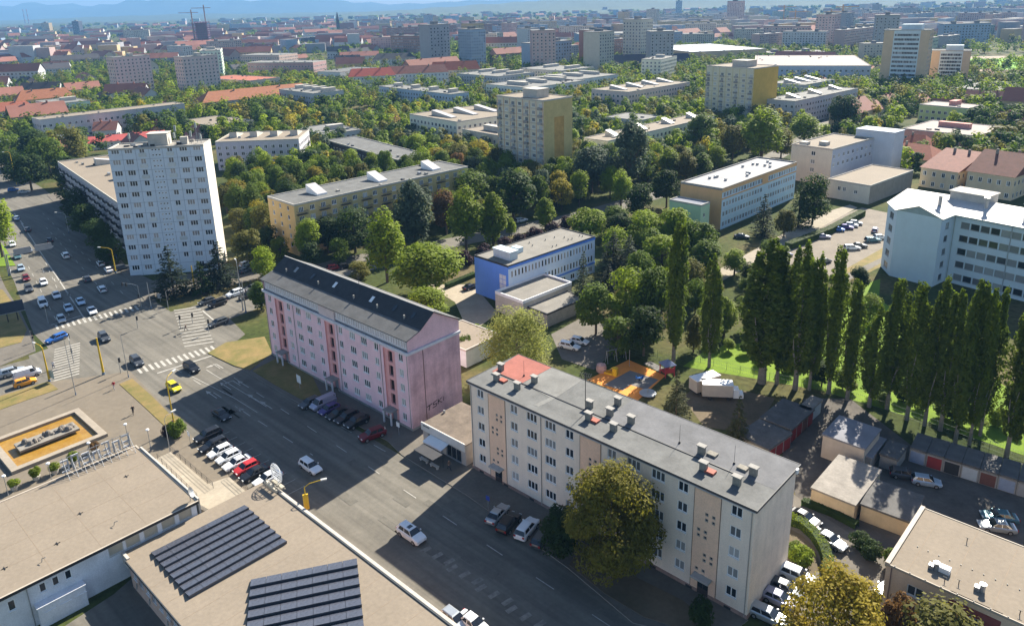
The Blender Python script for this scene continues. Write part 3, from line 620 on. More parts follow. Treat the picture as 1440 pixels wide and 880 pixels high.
def solar_building():
    ang = -43.2; ox, oy = (-49.44, 79.02); L, D, H = 50, 19.6, 4.0
    root = thing('roof_building', 'low building with a beige flat roof carrying two fields of solar panels', 'building', ox, oy, rad(ang))
    M_SW = mat('peach_wall', (.52,.36,.28), .9, .12, .5, stain=.15, fine=5)
    w1 = dict(us=[1.6+1.9*k for k in range(20)], zs=[2.0], w=1.1, h=1.5, p=2)
    b = MB(); facade(b,(0,0),(L,0),-.3,H,rects([w1]),0); facade(b,(L,0),(L,D),-.3,H,(),0); facade(b,(L,D),(0,D),-.3,H,(),0); facade(b,(0,D),(0,0),-.3,H,(),1)
    b.build('wall', [M_SW, M_CONCW], root); place(root,(0,0),(L,0),[w1])
    b = MB(); b.prism([(-.2,-.2),(L+.2,-.2),(L+.2,D+.2),(-2.0,D+.2),(-2.0,11.0),(-2.0,.35),(-.2,.35)], H-.25, H); b.build('roof', M_BEIGE, root)
    b = MB(); b.box(-.25,-.32,H-.3,L+.25,-.2,H+.1); b.box(-2.0,D+.2,H-.3,L+.3,D+.45,H+.12); b.build('roof_edge', mat('dark_edge',(.05,.055,.06),.5), root)
    b = MB(); b.box(-2.0,D+.45,H-.5,L+.3,D+1.0,H-.05); b.build('coping', M_CONCW, root)
    sm = mat('membrane_seam',(.25,.195,.14),.9,.1); me = MB(); me.box(-.03,0,H,.03,D,H+.012); v_ = me.mesh('roof_seam', sm)
    for k in range(12): obj('roof_seam', v_, root, (3+k*3.9,0,0))
    b = MB(); b.box(-2.02,-.05,2.6,-.2,.32,H+.15); b.build('yard_screen', M_CONCW, root)
    for u in (3.2,7.0,12):
        d = MB(); d.lathe([(0,0),(.28,.06),(.45,.2)],n=12); q = d.build('dish', M_CONCW, root, (u,-.35,2.2)); q.rotation_euler = (rad(80),0,rad(-20))
    return root
solar_building()
def solar_field(label, A, B, Cc, rows, z):
    """A-B: direction of the rows (left to right), B-Cc: across them; panels tilted to the sun, high edge to the south-west"""
    A = Vector((*A,0)); B = Vector((*B,0)); Cc = Vector((*Cc,0)); d = (B-A); L = d.length; d /= L; q = Vector((d.y,-d.x,0)); depth = abs((Cc-B)@q); step = depth/rows
    root = thing('solar_array', label, 'solar panels', A.x, A.y, math.atan2(d.y,d.x), 'solar arrays on the beige roof', z)
    n = max(3, round(L/1.75)); w = L/n; t = rad(11); W = step*.93; lo = .18; hi = lo+W*math.sin(t); wy = W*math.cos(t)
    p = MB(); p.quad((.02,-wy,hi),(w-.02,-wy,hi),(w-.02,0,lo),(.02,0,lo),0)
    p.quad((.02,0,lo-.04),(w-.02,0,lo-.04),(w-.02,-wy,hi-.04),(.02,-wy,hi-.04),1)
    p.quad((.02,-wy,hi-.04),(w-.02,-wy,hi-.04),(w-.02,-wy,hi),(.02,-wy,hi),1)
    for x in (.02,w-.02): p.quad((x,0,lo-.04),(x,-wy,hi-.04),(x,-wy,hi),(x,0,lo),1)
    me = p.mesh('solar_panel', [M_PV, M_PVF])
    f = MB(); f.box(-.05,-wy,hi-.12,L+.05,-wy+.05,hi-.05); f.quad((0,-wy+.03,0.02),(L,-wy+.03,.02),(L,-wy+.03,hi-.1),(0,-wy+.03,hi-.1))
    fm = f.mesh('rear_plate', mat('rear_plate',(.09,.095,.115),.4,.1,metal=.4))
    s = MB(); s.poly([(0,0,.02),(0,-wy,.02),(0,-wy,hi-.05),(0,0,lo-.04)]); s.poly([(.04,0,lo-.04),(.04,-wy,hi-.05),(.04,-wy,.02),(.04,0,.02)]); sp_ = s.mesh('side_plate', mat('side_plate',(.06,.065,.08),.5))
    for r in range(rows):
        y = -r*step
        for k in range(n): obj('solar_panel', me, root, (k*w,y,0))
        obj('rear_plate', fm, root, (0,y,0))
        for x in (0,L-.04): obj('side_plate', sp_, root, (x,y,0))
solar_field('field of dark solar panels nearer the hall, eight rows', (-47.11, 80.22), (-38.17, 89.39), (-29.78, 81.57), 8, 4.0)
solar_field('field of dark solar panels at the bottom edge, next to the road side', (-32.62, 75.02), (-20.41, 78.24), (-17.77, 65.14), 8, 4.0)
# ---- beige-roofed building at the bottom right (R)
def right_building():
    x,y = (42.45, 71.89); L, D, H = 26, 13.3, 7.0
    root = thing('beige_building', 'tan two-storey building with flat beige roof and a dark red wall panel', 'building', x, y, rad(-43.6))
    M_RW = mat('tan_render', (.60,.45,.33), .9, .08, .4, stain=.08, fine=6)
    ws = dict(us=[3.3,15.2], zs=[4.2,1.1], w=1.75, h=1.35, p=2); sm_ = dict(us=[9.2], zs=[3.3], w=.9, h=1.7, p=1, glass=M_GLASS_DARK)
    b = MB()
    rr = rects([ws]); facade(b,(0,0),(6.6,0),-.3,H,[q for q in rr if q[1]<6.6],0); facade(b,(6.6,.0),(11.6,.0),-.3,H-.9,[(q[0]-6.6,q[1]-6.6,q[2],q[3]) for q in rects([sm_])],1)
    b.box(6.6,0.0,H-.9,11.6,.2,H,0)
    facade(b,(11.6,0),(L,0),-.3,H,[(q[0]-11.6,q[1]-11.6,q[2],q[3]) for q in rr if q[0]>11.6],0)
    facade(b,(L,0),(L,D),-.3,H); facade(b,(L,D),(0,D),-.3,H); facade(b,(0,D),(0,0),-.3,H)
    b.build('wall', [M_RW, mat('oxblood_panel',(.26,.075,.07),.8,.08,fine=6)], root); place(root,(0,0),(L,0),[ws,sm_])
    b = MB(); b.box(-.12,-.12,H-.2,L+.12,D+.12,H); b.build('roof', M_BEIGE, root)
    b = MB(); b.box(-.15,-.15,H-.25,.35,D+.15,H+.22); b.box(.35,-.15,H-.22,L,-.02,H+.06); b.box(.35,D+.0,H-.22,L,D+.15,H+.06); b.build('roof_edge', mat('beige_flashing',(.42,.36,.29),.7), root)
    me = MB(); me.box(-.03,0,H,.03,D,H+.012); v_ = me.mesh('roof_seam', mat('membrane_seam',(.25,.195,.14)))
    for k in range(6): obj('roof_seam', v_, root, (2.2+k*4.2,0,0))
    k_ = MB(); k_.tube((0,0,0),(0,0,.1),.07,n=6); km = k_.mesh('fixing', M_DARK)
    for k in range(22): obj('fixing', km, root, (1.8+k*1.15,5.2,H))
    for k in range(16): obj('fixing', km, root, (.9+k*1.6,-.05,H+.05))
    for p in ((4.49, 2.56),(9.18, 2.25)):
        d = MB(); d.tube((*p,H),(*p,H+.9),.28,n=10); d.tube((*p,H+.9),(*p,H+1.0),.36,n=10); d.box(p[0]-.75,p[1]-.35,H,p[0]-.2,p[1]+.25,H+.5); d.build('vent', M_STEEL, root)
    p = (5.32, 2.83); d = MB(); d.box(p[0]-.55,p[1]-.4,H,p[0]+.55,p[1]+.4,H+.65); d.build('roof_hatch', M_WHITE, root)
    for p in ((5.89, 9.94),(5.73, 1.23),(7.01, 1.77),(12.91, 1.16)):
        d = MB(); d.tube((*p,H),(*p,H+.55),.05,n=6); d.tube((p[0]-.2,p[1],H+.55),(p[0]+.2,p[1],H+.55),.03,n=5); d.build('vent_pipe', M_DARK, root)
    d = MB(); d.tube((.6,-.08,0),(.6,-.08,H-.3),.06,n=6); d.build('pipe', mat('rusty_pipe',(.22,.15,.14)), root)
right_building()
# ---- small shop between the two blocks
def shop():
    root = thing('corner_shop', 'low shop with a white fascia and white awning between the two blocks', 'shop', -15.6, 110.2, rad(-43.1))
    L, D, H = 10.2, 9, 3.9
    b = MB(); facade(b,(0,0),(L,0),-.2,H-.05,[(1.2,4.6,.2,2.4),(5.6,9.2,.2,2.4)]); facade(b,(L,0),(L,D),-.2,H-.05); facade(b,(L,D),(0,D),-.2,H-.05); facade(b,(0,D),(0,0),-.2,H-.05)
    b.build('wall', mat('shop_render',(.42,.38,.34)), root)
    for u in (2.9,7.4): window(root,u,0,.2,3.4,2.2,3,0,M_STEEL,M_GLASS_DARK,'shop_window')
    b = MB(); b.box(-.1,-.1,H-.15,L+.1,D,H); b.build('roof', mat('patchy_shop_roof',(.15,.12,.095),.95,.25,.5,fine=3), root)
    b = MB(); b.box(-.1,-.3,H-1.1,L+.1,-.1,H+.3); b.build('fascia', mat('dirty_white_fascia',(.55,.53,.5),.7,.1), root)
    b = MB(); b.quad((2.2,-.3,2.75),(2.2,-2.0,2.35),(6.6,-2.0,2.35),(6.6,-.3,2.75)); b.quad((2.2,-.3,2.7),(6.6,-.3,2.7),(6.6,-2.0,2.3),(2.2,-2.0,2.3)); b.quad((2.2,-2.0,2.1),(6.6,-2.0,2.1),(6.6,-2.0,2.35),(2.2,-2.0,2.35)); b.build('awning', M_WHITE, root)
    g = MB()
    for k in range(5): g.box(.5+k*.32,-.315,H-.25,.72+k*.32,-.301,H+.02)
    g.build('lettering', mat('dark_lettering',(.03,.05,.05)), root)
    for u in (.4,9.8):
        d = MB(); d.tube((u,4.5,H),(u,4.5,H+.5),.2,n=8); d.build('vent', M_STEEL, root)
shop()
# ------------------------------------------------------------------ the blocks farther back
def au(L, h, fl, z0=1.2, pitch=3.3, w=1.5, wh=1.4, p=2, m=1.6, top=.7):
    n = max(1, round((L-2*m)/pitch)+1); dz = (h-top-z0)/fl
    return [dict(us=cols(n,L,m), zs=[z0+dz*k for k in range(fl)], w=w, h=wh, p=p)]
COL = {}
def rw(name, c, **k): return mat('render_'+name, c, .9, .08, .3, stain=.09, fine=4, **k)
def slab_block(label, bl, h, fl, wall, roofm=None, cat='apartment block', name='apartment_block', wk='stuff', boxes=0, slant=0, group=None, f=None, r=None, smats=None, balc=None, pitch=3.3, boxm=None, parapet=.3, **kw):
    L, D = bl[3], bl[4]
    fs = {'front': au(L,h,fl,pitch=pitch) if f is None else f, 'right': au(D,h,fl,pitch=pitch) if r is None else r}
    root,L,D = block(name, label, cat, bl, h, wall, roofm or M_ROOFGREY, fs, wk, group, parapet, smats=smats, **kw)
    ax = L > D; n = boxes or slant
    for k in range(n):
        t = (k+.55)/n*(L if ax else D)
        b = MB(); l,d_,hh = 3.4,min(L,D)*.42,2.3
        x0,y0 = (t-l/2, min(L,D)*.42) if ax else (min(L,D)*.28, t-l/2)
        x1,y1 = (x0+l,y0+d_) if ax else (x0+d_,y0+l)
        if slant:
            pts = [(x0,y0),(x1,y0),(x1,y1),(x0,y1)]; z1,z2 = h+2.6,h+.5
            zz = [z1,z1,z2,z2] if ax else [z1,z2,z2,z1]
            v = [(*p,h) for p in pts]+[(*p,z) for p,z in zip(pts,zz)]; i = len(b.v); b.v += v
            for q,fm in (((4,5,6,7),1),((0,1,5,4),0),((1,2,6,5),0),((2,3,7,6),0),((3,0,4,7),0)): b.f.append(tuple(i+j for j in q)); b.m.append(fm)
            b.build('stair_head', [boxm or M_CONCW, mat('pale_sheet_roof',(.42,.40,.40),.5,.1)], root)
        else:
            b.box(x0,y0,h-.02,x1,y1,h+hh); b.box(x0-.12,y0-.12,h+hh,x1+.12,y1+.12,h+hh+.15); b.build('stair_head', boxm or M_CONCW, root)
    for k in range(int(max(L,D)/9)):
        u,v = R.uniform(1,L-1),R.uniform(1,D-1); b = MB(); l = R.uniform(.4,1.1); b.box(u-l,v-.35,h,u+l,v+.35,h+R.uniform(.4,.9)); b.build('roof_unit', R.choice([M_CONC,M_DARK,M_STEEL]), root)
    if balc:
        face, us, zs = balc; p0,p1 = FACES[face](L,D); d = Vector((p1[0]-p0[0],p1[1]-p0[1],0)).normalized(); a = math.atan2(d.y,d.x)
        g = MB(); w_=1.7; g.box(-w_,-1.1,0,w_,0,.14); 
        for x in [-w_+w_*2*k/14 for k in range(15)]: g.box(x-.02,-1.1,.14,x+.02,-1.06,1.05)
        g.box(-w_,-1.12,1.05,w_,-1.04,1.12); g.box(-w_,-1.1,1.05,-w_+.06,0,1.1); g.box(w_-.06,-1.1,1.05,w_,0,1.1)
        me = g.mesh('balcony', M_DARK)
        for u in us:
            for z in zs: obj('balcony', me, root, (p0[0]+d.x*u,p0[1]+d.y*u,z), a)
    return root
C_Y = rw('ochre',(.60,.40,.17)); C_YR = rw('mustard',(.47,.36,.17))
# long block with dark balconied front by the far arm of the avenue
bl = (-176.22, 289.83, -50.19, 101.14, 22.31)
slab_block('long block with shaded balcony front and three white stair heads, behind the blue-grey tower', bl, 15, 5, rw('lilac',(.45,.41,.43)), M_BEIGE, slant=3, wk='part', balc=('front',[3+6.6*k for k in range(int(bl[3]/6.6))],[1.6+2.8*k for k in range(5)]), r=[])
# yellow block (Y1)
bl = (-73.94, 222.3, -45.4, 15.66, 67.57)
D = bl[4]; sR = [dict(us=cols(18,D,2.2), zs=[1.9+2.8*k for k in range(5)], w=1.6, h=1.5, p=3)]
slab_block('long yellow five-storey block with black balconies, behind the pink block', bl, 15.5, 5, C_YR, M_ROOFGREY, slant=3, wk='part', smats={'front':C_Y}, f=[dict(us=[3.2,7.4,12], zs=[2.2+2.8*k for k in range(5)], w=1.1, h=1.3, p=1)], r=sR, balc=('right',[2.2+3.75*k*1.0 for k in range(0,18,2)],[1.2+2.8*k for k in range(5)]), boxm=M_WHITE)
# yellow-sided towers
def yellow_tower(label, bl, h, fl, blank, patch=True, accent=(.55,.26,.13)):
    L,D = bl[3],bl[4]; zs = [1.2+2.9*k for k in range(fl)]
    wallm = rw('pale_panel_yellow',(.52,.47,.36))
    fr = [dict(us=cols(7,L,1.8), zs=zs, w=1.9, h=1.5, p=3)]
    root,L,D = block('tower_block', label, 'apartment tower', bl, h, wallm, M_BEIGE, {'front':fr}, 'part', 'yellow panel towers', .35, smats={'right':blank})
    q = MB(); q.box(-.09,-.06,0,.09,.002,h-.3); me = q.mesh('panel_joint', mat('accent_joint_%d'%int(accent[0]*100),accent))
    for k in range(8): obj('panel_joint', me, root, (.35+(L-.7)*k/7,0,0))
    q = MB(); q.box(0,-.04,-.06,L,.002,.06); me = q.mesh('panel_joint', mat('pale_joint',(.33,.30,.26)))
    for z in zs: obj('panel_joint', me, root, (0,0,z-.55))
    q = MB(); q.box(-1.05,-.9,0,1.05,-.02,1.0); me = q.mesh('balcony', mat('balcony_front',(.36,.33,.30),rnd=.35))
    for u in (cols(7,L,1.8)[k] for k in (0,2,4,6)):
        for z in zs: obj('balcony', me, root, (u,0,z-.95))
    if patch:
        b = MB(); b.box(L+.002,D*.36,4,L+.03,D*.7,h-7); b.build('repaired_panel', mat('ochre_patch',(.46,.27,.08),.9,.15,.4,stain=.2), root)
    b = MB(); b.box(L*.42,D*.25,h,L*.72,D*.65,h+3.4); b.box(L*.42-.2,D*.25-.2,h+3.4,L*.72+.2,D*.65+.2,h+3.6); b.build('lift_house', M_CONCW, root)
    b = MB(); b.tube((L*.7,D*.7,h),(L*.7,D*.7,h+6),.06,.04,5); b.build('antenna', M_DARK, root)
yellow_tower('yellow-sided tower block with an ochre patched end wall in the middle of the trees', (-4.94, 317.11, -48, 27.73, 16.43), 33, 11, mat('yellow_end_wall',(.50,.38,.16),.9,.1,.3,stain=.12,fine=4))
yellow_tower('plain mustard-sided tower block, farther off toward the long white-roofed hall', (115.93, 448.06, -52, 32.48, 23.36), 32, 10, mat('mustard_end_wall',(.50,.33,.07),.9,.08,.3,stain=.08,fine=4), False, (.52,.40,.12))
# blue school-like building
M_BL = mat('cobalt_render',(.10,.22,.60),.9,.06,.3,stain=.05,fine=4); M_BLL = mat('pale_blue_panel',(.52,.60,.72),.9,.05,.3,stain=.05)
bl = (-9.55, 178.01, -46.5, 12.25, 31.93); L,D = bl[3],bl[4]
root,L,D = block('office_building','blue two-tone office building with two rows of narrow windows and a flat grey roof','office', bl, 10, M_BL, mat('brown_felt',(.20,.185,.16),.9,.15,.3,fine=3), {'right':[dict(us=cols(26,D,1.3), zs=[3.4,6.9], w=.72, h=1.7, p=1),dict(us=cols(9,D,1.8)[5:],zs=[.6],w=1.6,h=1.4,p=2)]}, 'part', None, .2, M_DARK, smats={'right':M_BLL})
b = MB(); b.box(3.8,3,10,9.8,5.6,12.1); b.box(3.6,2.8,12.1,10,5.8,12.25); b.build('roof_box', mat('pale_blue_box',(.50,.58,.62)), root)
b = MB(); b.box(4.5,8.5,10,7,10.3,11.3); b.build('roof_box', mat('pale_blue_box',(.5,.58,.62)), root)
b = MB(); b.box(L+.005,0,2.6,L+.12,D,3.05); b.box(L+.005,0,9.3,L+.12,D,9.9); b.build('blue_band', M_BL, root)
b = MB()
for i in range(2):
    for j in range(4): b.box(L-3.1+i*1.2,-.06,2.6+j*1.25,L-2.05+i*1.2,-.003,3.7+j*1.25)
b.build('wall_emblem', mat('pale_emblem',(.62,.64,.7)), root)
b = MB()
for k in range(12):
    u,v = R.uniform(3,L-2),R.uniform(11,D-2); b.tube((u,v,10),(u,v,10.5),.12,n=6)
b.build('vent_pipe', M_CONC, root, kind='stuff')
bl = (-4.33, 166.2, -46.5, 9.37, 16.6)
block('annex_building','white low annex with a brown flat roof under the blue office','annex', bl, 4.6, M_CONCW, mat('brown_felt',(.20,.185,.16)), {'right':[dict(us=cols(8,bl[4],2)[2:],zs=[1.0],w=1.0,h=.8,p=1)]}, 'part', None, .5, M_WHITE)
bl = (2.22, 161.27, -46.5, 7.57, 13.59)
block('annex_building','lowest grey shed roof in front of the white annex','annex', bl, 3.2, M_CONC, mat('brown_felt',(.2,.185,.16)), {}, 'part', None, .15, M_DARK)
bl = (-18.34, 145.18, -43.4, 11.73, 10.04)
block('garage_building','low white garage with flat sandy roof behind the pink block','garage', bl, 3.8, mat('white_blue_wall',(.60,.66,.66)), M_BEIGE, {}, 'part', None, .12, M_CONCW)
# orange-and-blue school
M_OR = mat('orange_render',(.62,.36,.17),.9,.06,.3,stain=.06,fine=4); M_SB = mat('sky_render',(.46,.57,.63),.9,.05,.3,stain=.06,fine=4)
bl = (55.05, 237.47, -45, 14.99, 51.75); L,D = bl[3],bl[4]
root,L,D = block('school_building','orange and light-blue school building with a pale flat roof','school', bl, 13, M_OR, mat('pale_roof',(.33,.32,.32),.9,.12,.3,fine=3), {'right':[dict(us=[u for u in cols(27,D,1.6) if not 26<u<31], zs=[.8,4.1,7.2,10.3], w=1.25, h=1.6, p=2)]}, 'part', None, .45, M_CONC, smats={'right':M_SB})
b = MB(); b.box(L+.004,0,9.7,L+.05,D,10.2); b.box(L+.004,0,12.0,L+.05,D,13.2); b.box(L+.004,26.2,9.7,L+.045,30.5,12.1); b.build('orange_band', M_OR, root)
b = MB()
for k in range(14):
    u,v = R.uniform(3,L-3),R.uniform(4,D-3); b.box(u-.4,v-.3,13,u+.4,v+.3,13.8)
b.build('vent', M_STEEL, root, kind='stuff')
bl = (49.84, 229.35, -45, 11.28, 5.2)
block('annex_building','green-rendered annex at the near end of the orange school','annex', bl, 9.5, mat('pale_green_render',(.40,.52,.34),.9,.06,.3,stain=.06), mat('blue_grey_roof',(.16,.17,.21)), {'front':[dict(us=[3,6],zs=[2.5,5.5],w=1.1,h=1.3,p=2)],'right':[dict(us=[2],zs=[2.5,5.5],w=1.1,h=1.3,p=2)]}, 'part', None, .3, M_CONCW)
# sandstone-coloured L-shaped building
M_ST = mat('sand_cladding',(.56,.52,.44),.9,.06,.3,stain=.06,fine=3); M_STB = mat('blue_shaded_side',(.36,.39,.46),.9,.06,.3,stain=.05)  # right face: bluish shade on the pale wall is put into its colour
bl = (111.09, 293.08, -50, 16.79, 33.24); L,D = bl[3],bl[4]
root,L,D = block('clinic_building','pale sandy clinic block with a windowless tower at its far end','clinic', bl, 14, M_ST, M_BEIGE, {'front':[dict(us=[L*.55],zs=[4.5,7.7,10.9],w=1.7,h=1.6,p=2)],'right':[dict(us=cols(9,D,1.8),zs=[7.2,10.4],w=1.5,h=1.5,p=2)]}, 'part', None, .4, M_CONCW, smats={'right':M_STB})
b = MB(); b.box(2,2,14,5,5,15.2); b.box(8,6,14,11,9,15.4); b.build('roof_box', M_CONCW, root)
b = MB(); b.box(L-7.5,D+.05,-.2,L+8,D+9,17); b.box(L-7.7,D-.15,17,L+8.2,D+9.2,17.3); b.build('lift_tower', mat('blue_grey_tower',(.44,.47,.52),.9,.06,.3,stain=.05), root)
bl = (114.27, 264.31, -50, 15.41, 34.28); L,D = bl[3],bl[4]
block('clinic_wing','low sandy wing with flat roof in front of the clinic tower','clinic', bl, 6.5, M_ST, M_BEIGE, {'front':[dict(us=[4.5,6.4],zs=[3.2],w=1.1,h=1.5,p=2),dict(us=[10.5],zs=[3.0],w=1.2,h=1.2,p=2)]}, 'part', None, .3, M_CONCW, smats={'right':mat('brown_side',(.30,.26,.22))})
# hospital on the right
def hospital():
    ang = -53.3; ox,oy = 97.6,183.0; H = 17.6
    root = thing('hospital_building','big pale blue-white hospital wing with light metal roof and long window bands','hospital', ox, oy, rad(ang))
    M_HW = mat('ice_blue_panel',(.53,.60,.64),.9,.04,.3,stain=.04); Wg = 10.8; rec = 6.4; LL = 62; DD = 24
    bands = [dict(us=[Wg+2.9+2.25*k for k in range(24)], zs=[1.0+3.35*j for j in range(5)], w=2.0, h=1.65, p=1)]
    b = MB(); facade(b,(0,0),(Wg,0),-.3,H); facade(b,(Wg,0),(Wg,rec),-.3,H,[(2.6,4.4,1+3.35*j,2.6+3.35*j) for j in range(5)])
    facade(b,(Wg,rec),(LL,rec),-.3,H,[(q[0]-Wg,q[1]-Wg,q[2],q[3]) for q in rects(bands)]); facade(b,(LL,rec),(LL,DD),-.3,H); facade(b,(LL,DD),(-5,DD),-.3,H)
    facade(b,(-5,DD),(-5,5.2),-.3,H); facade(b,(-5,5.2),(0,0),-.3,H,[(2.2,5.0,1+3.35*j,2.7+3.35*j) for j in range(5)])
    b.build('wall', M_HW, root)
    for q in bands:
        for u in q['us']:
            for z in q['zs']: window(root,u,rec,z,q['w'],q['h'],1,0,M_STEEL)
    for j in range(5):
        window(root,Wg,3.5,1+3.35*j,1.8,1.6,1,rad(90),M_STEEL); dx,dy = 5/7.2,-5.2/7.2
        window(root,-5+dx*3.6,5.2+dy*3.6,1+3.35*j,2.8,1.7,2,math.atan2(dy,dx),M_STEEL)
    mr = mat('white_metal_roof',(.50,.47,.44),.55,.06,.2,fine=2); b = MB()
    def both(p): b.poly(p); 
    z0,z1 = H,H+2.0
    both([(-5.6,5.4,z0),(-.4,-.5,z0),(Wg*.5,-.6,z1+.2),(Wg*.5,16,z1+.2),(-5.6,16,z1)])
    both([(Wg*.5,-.6,z1+.2),(Wg+.5,-.6,z0),(Wg+.5,rec-.6,z0),(Wg*.5+8,16,z1+.2),(Wg*.5,16,z1+.2)])
    both([(Wg+.5,rec-.6,z0),(LL,rec-.6,z0),(LL,16,z1+.2),(Wg*.5+8,16,z1+.2)]); both([(-5.6,16,z1),(LL,16,z1+.2),(LL,DD+.4,z0),(-5.6,DD+.4,z0)])
    b.build('roof', mr, root)
    b = MB(); b.poly([(-.3,-.02,H-.02),(Wg+.3,-.02,H-.02),(Wg*.5,-.02,z1+.1)]); b.build('gable', mat('grey_blue_gable',(.36,.42,.43)), root)
    b = MB(); b.box(-5.3,5.0,H-.28,-5.0,16,H+.02); b.box(Wg+.2,rec-.7,H-.3,LL,rec-.45,H-.02); b.box(Wg+.4,-.5,H-.3,Wg+.6,rec-.5,H-.02); b.build('gutter', mat('green_grey_trim',(.26,.33,.33)), root)
    b = MB(); b.box(6,14.2,H+1.5,15,20,H+3.6); b.box(5.7,13.9,H+3.6,15.3,20.3,H+3.9); b.build('roof_box', M_CONCW, root)
    for u,v in ((7.2,6.2),(15.5,12),(24,12.5),(29.5,14.5),(32,11.5),(33.5,15)):
        b = MB(); b.tube((u,v,H+.5),(u,v,H+1.4),.75,.45,10); b.tube((u,v,H+1.4),(u,v,H+3.8),.42,n=10); b.tube((u,v,H+3.9),(u,v,H+4.1),.7,n=10); b.build('vent_stack', M_STEEL, root)
    for u in (Wg+.1,23.5,37,50):
        b = MB(); b.tube((u+.35,rec-.1,0),(u+.35,rec-.1,H-.3),.07,n=5); b.build('pipe', M_STEEL, root)
hospital()
# gabled houses
def gable_house(label, x, y, ang, L, D, eave, ridge, wall, roofm, name='house', cat='house', fl=2, group=None, along=True, wins=True, hip=0, chim=1):
    root = thing(name, label, cat, x, y, rad(ang), group); b = MB(); o = .5; FOOT.append((x,y,rad(ang),L,D))
    for p0,p1 in (((0,0),(L,0)),((L,0),(L,D)),((L,D),(0,D)),((0,D),(0,0))): facade(b,p0,p1,-.3,eave)
    ra,rb = ((hip,D/2),(L-hip,D/2))
    if not hip: b.poly([(L,0,eave),(L,D,eave),(L,D/2,ridge)]); b.poly([(0,D,eave),(0,0,eave),(0,D/2,ridge)])
    b.build('wall', wall, root)
    b = MB(); k = (ridge-eave)/(D/2)*o; zo = eave-k*.6; ho = o if not hip else -hip
    A,B_,C_,D_ = (-o,-o,zo),(L+o,-o,zo),(L+o,D+o,zo),(-o,D+o,zo); E,F_ = (-ho if not hip else hip,D/2,ridge+.1),(L+ho if not hip else L-hip,D/2,ridge+.1)
    b.poly([A,B_,F_,E]); b.poly([C_,D_,E,F_]); b.poly([B_,C_,F_]); b.poly([D_,A,E]); b.build('roof', roofm, root)
    if wins:
        g = MB(); fh = eave/fl
        for p0,p1 in (((0,0),(L,0)),((L,0),(L,D))):
            l = math.hypot(p1[0]-p0[0],p1[1]-p0[1]); proud(g,p0,p1,[dict(us=cols(max(2,round(l/3.2)),l,1.5),zs=[.9+fh*j for j in range(fl)],w=1.1,h=min(1.5,fh*.5),p=2)])
        g.build('glazing',[M_WHITE,M_GL1,M_GL2],root,kind='stuff')
    for c in range(chim):
        u = L*(.3+.4*c); q = MB(); q.box(u-.4,D*.42,ridge-1.4,u+.4,D*.42+.7,ridge+1.0); q.build('chimney', M_CHIM, root)
    return root
M_TILE = mat('red_tile_roof',(.30,.095,.055),.85,.16,.6,fine=3,rnd=.12); M_TILED = mat('brown_tile_roof',(.18,.075,.055),.85,.2,.6,fine=3,rnd=.15); M_TORANGE = mat('orange_tile_roof',(.33,.13,.065),.85,.12,.6,fine=3)
C_OC = rw('sand_ochre',(.52,.42,.28))
x,y = (154.32, 276.47)
gable_house('old ochre hospital pavilion with long red-brown roof, at the right edge', x,y, -53, 13, 40, 7.5, 12, C_OC, M_TILED, 'pavilion', 'pavilion', 2, chim=2)
x,y = (164.45, 264.28)
gable_house('gabled front of the old ochre pavilion with arched doorways', x,y, -53, 15, 26, 8.5, 14.5, C_OC, M_TILED, 'pavilion','pavilion',2)
x,y = (177.3, 273.99)
gable_house('old ochre pavilion wing with skylit red-brown roof behind the hospital', x,y, -38, 30, 14, 7.5, 12.5, C_OC, M_TILED, 'pavilion','pavilion',2, chim=2)
x,y = (160.14, 318.01)
gable_house('low house with a red tiled hipped roof behind the clinic', x,y, -50, 20, 18, 4, 8.5, rw('cream',(.5,.45,.36)), M_TILE, 'house','house',1, hip=5)
x,y = (178.54, 341.47)
gable_house('second red-roofed house, closer to the pink flat-roofed hall', x,y, -50, 12, 12, 4, 8, rw('cream',(.5,.45,.36)), M_TILE, 'house','house',1, hip=3)
slab_block('pink and lime two-storey clinic with flat roof near the right edge', (234.02, 430.15, -52, 25.96, 18.7), 9, 2, rw('lime',(.50,.54,.25)), mat('dusty_roof',(.27,.22,.2)), 'clinic','clinic_building', smats={'right':rw('salmon',(.55,.29,.23))}, boxes=1, boxm=rw('salmon2',(.5,.24,.2)))
slab_block('low salmon hall with flat roof in front of the lime clinic', (194.15, 369.07, -50, 33.6, 35.78), 6, 1, rw('salmon',(.55,.29,.23)), mat('dusty_roof',(.27,.22,.2)), 'hall','hall_building', boxes=1, boxm=rw('salmon2',(.5,.24,.2)))
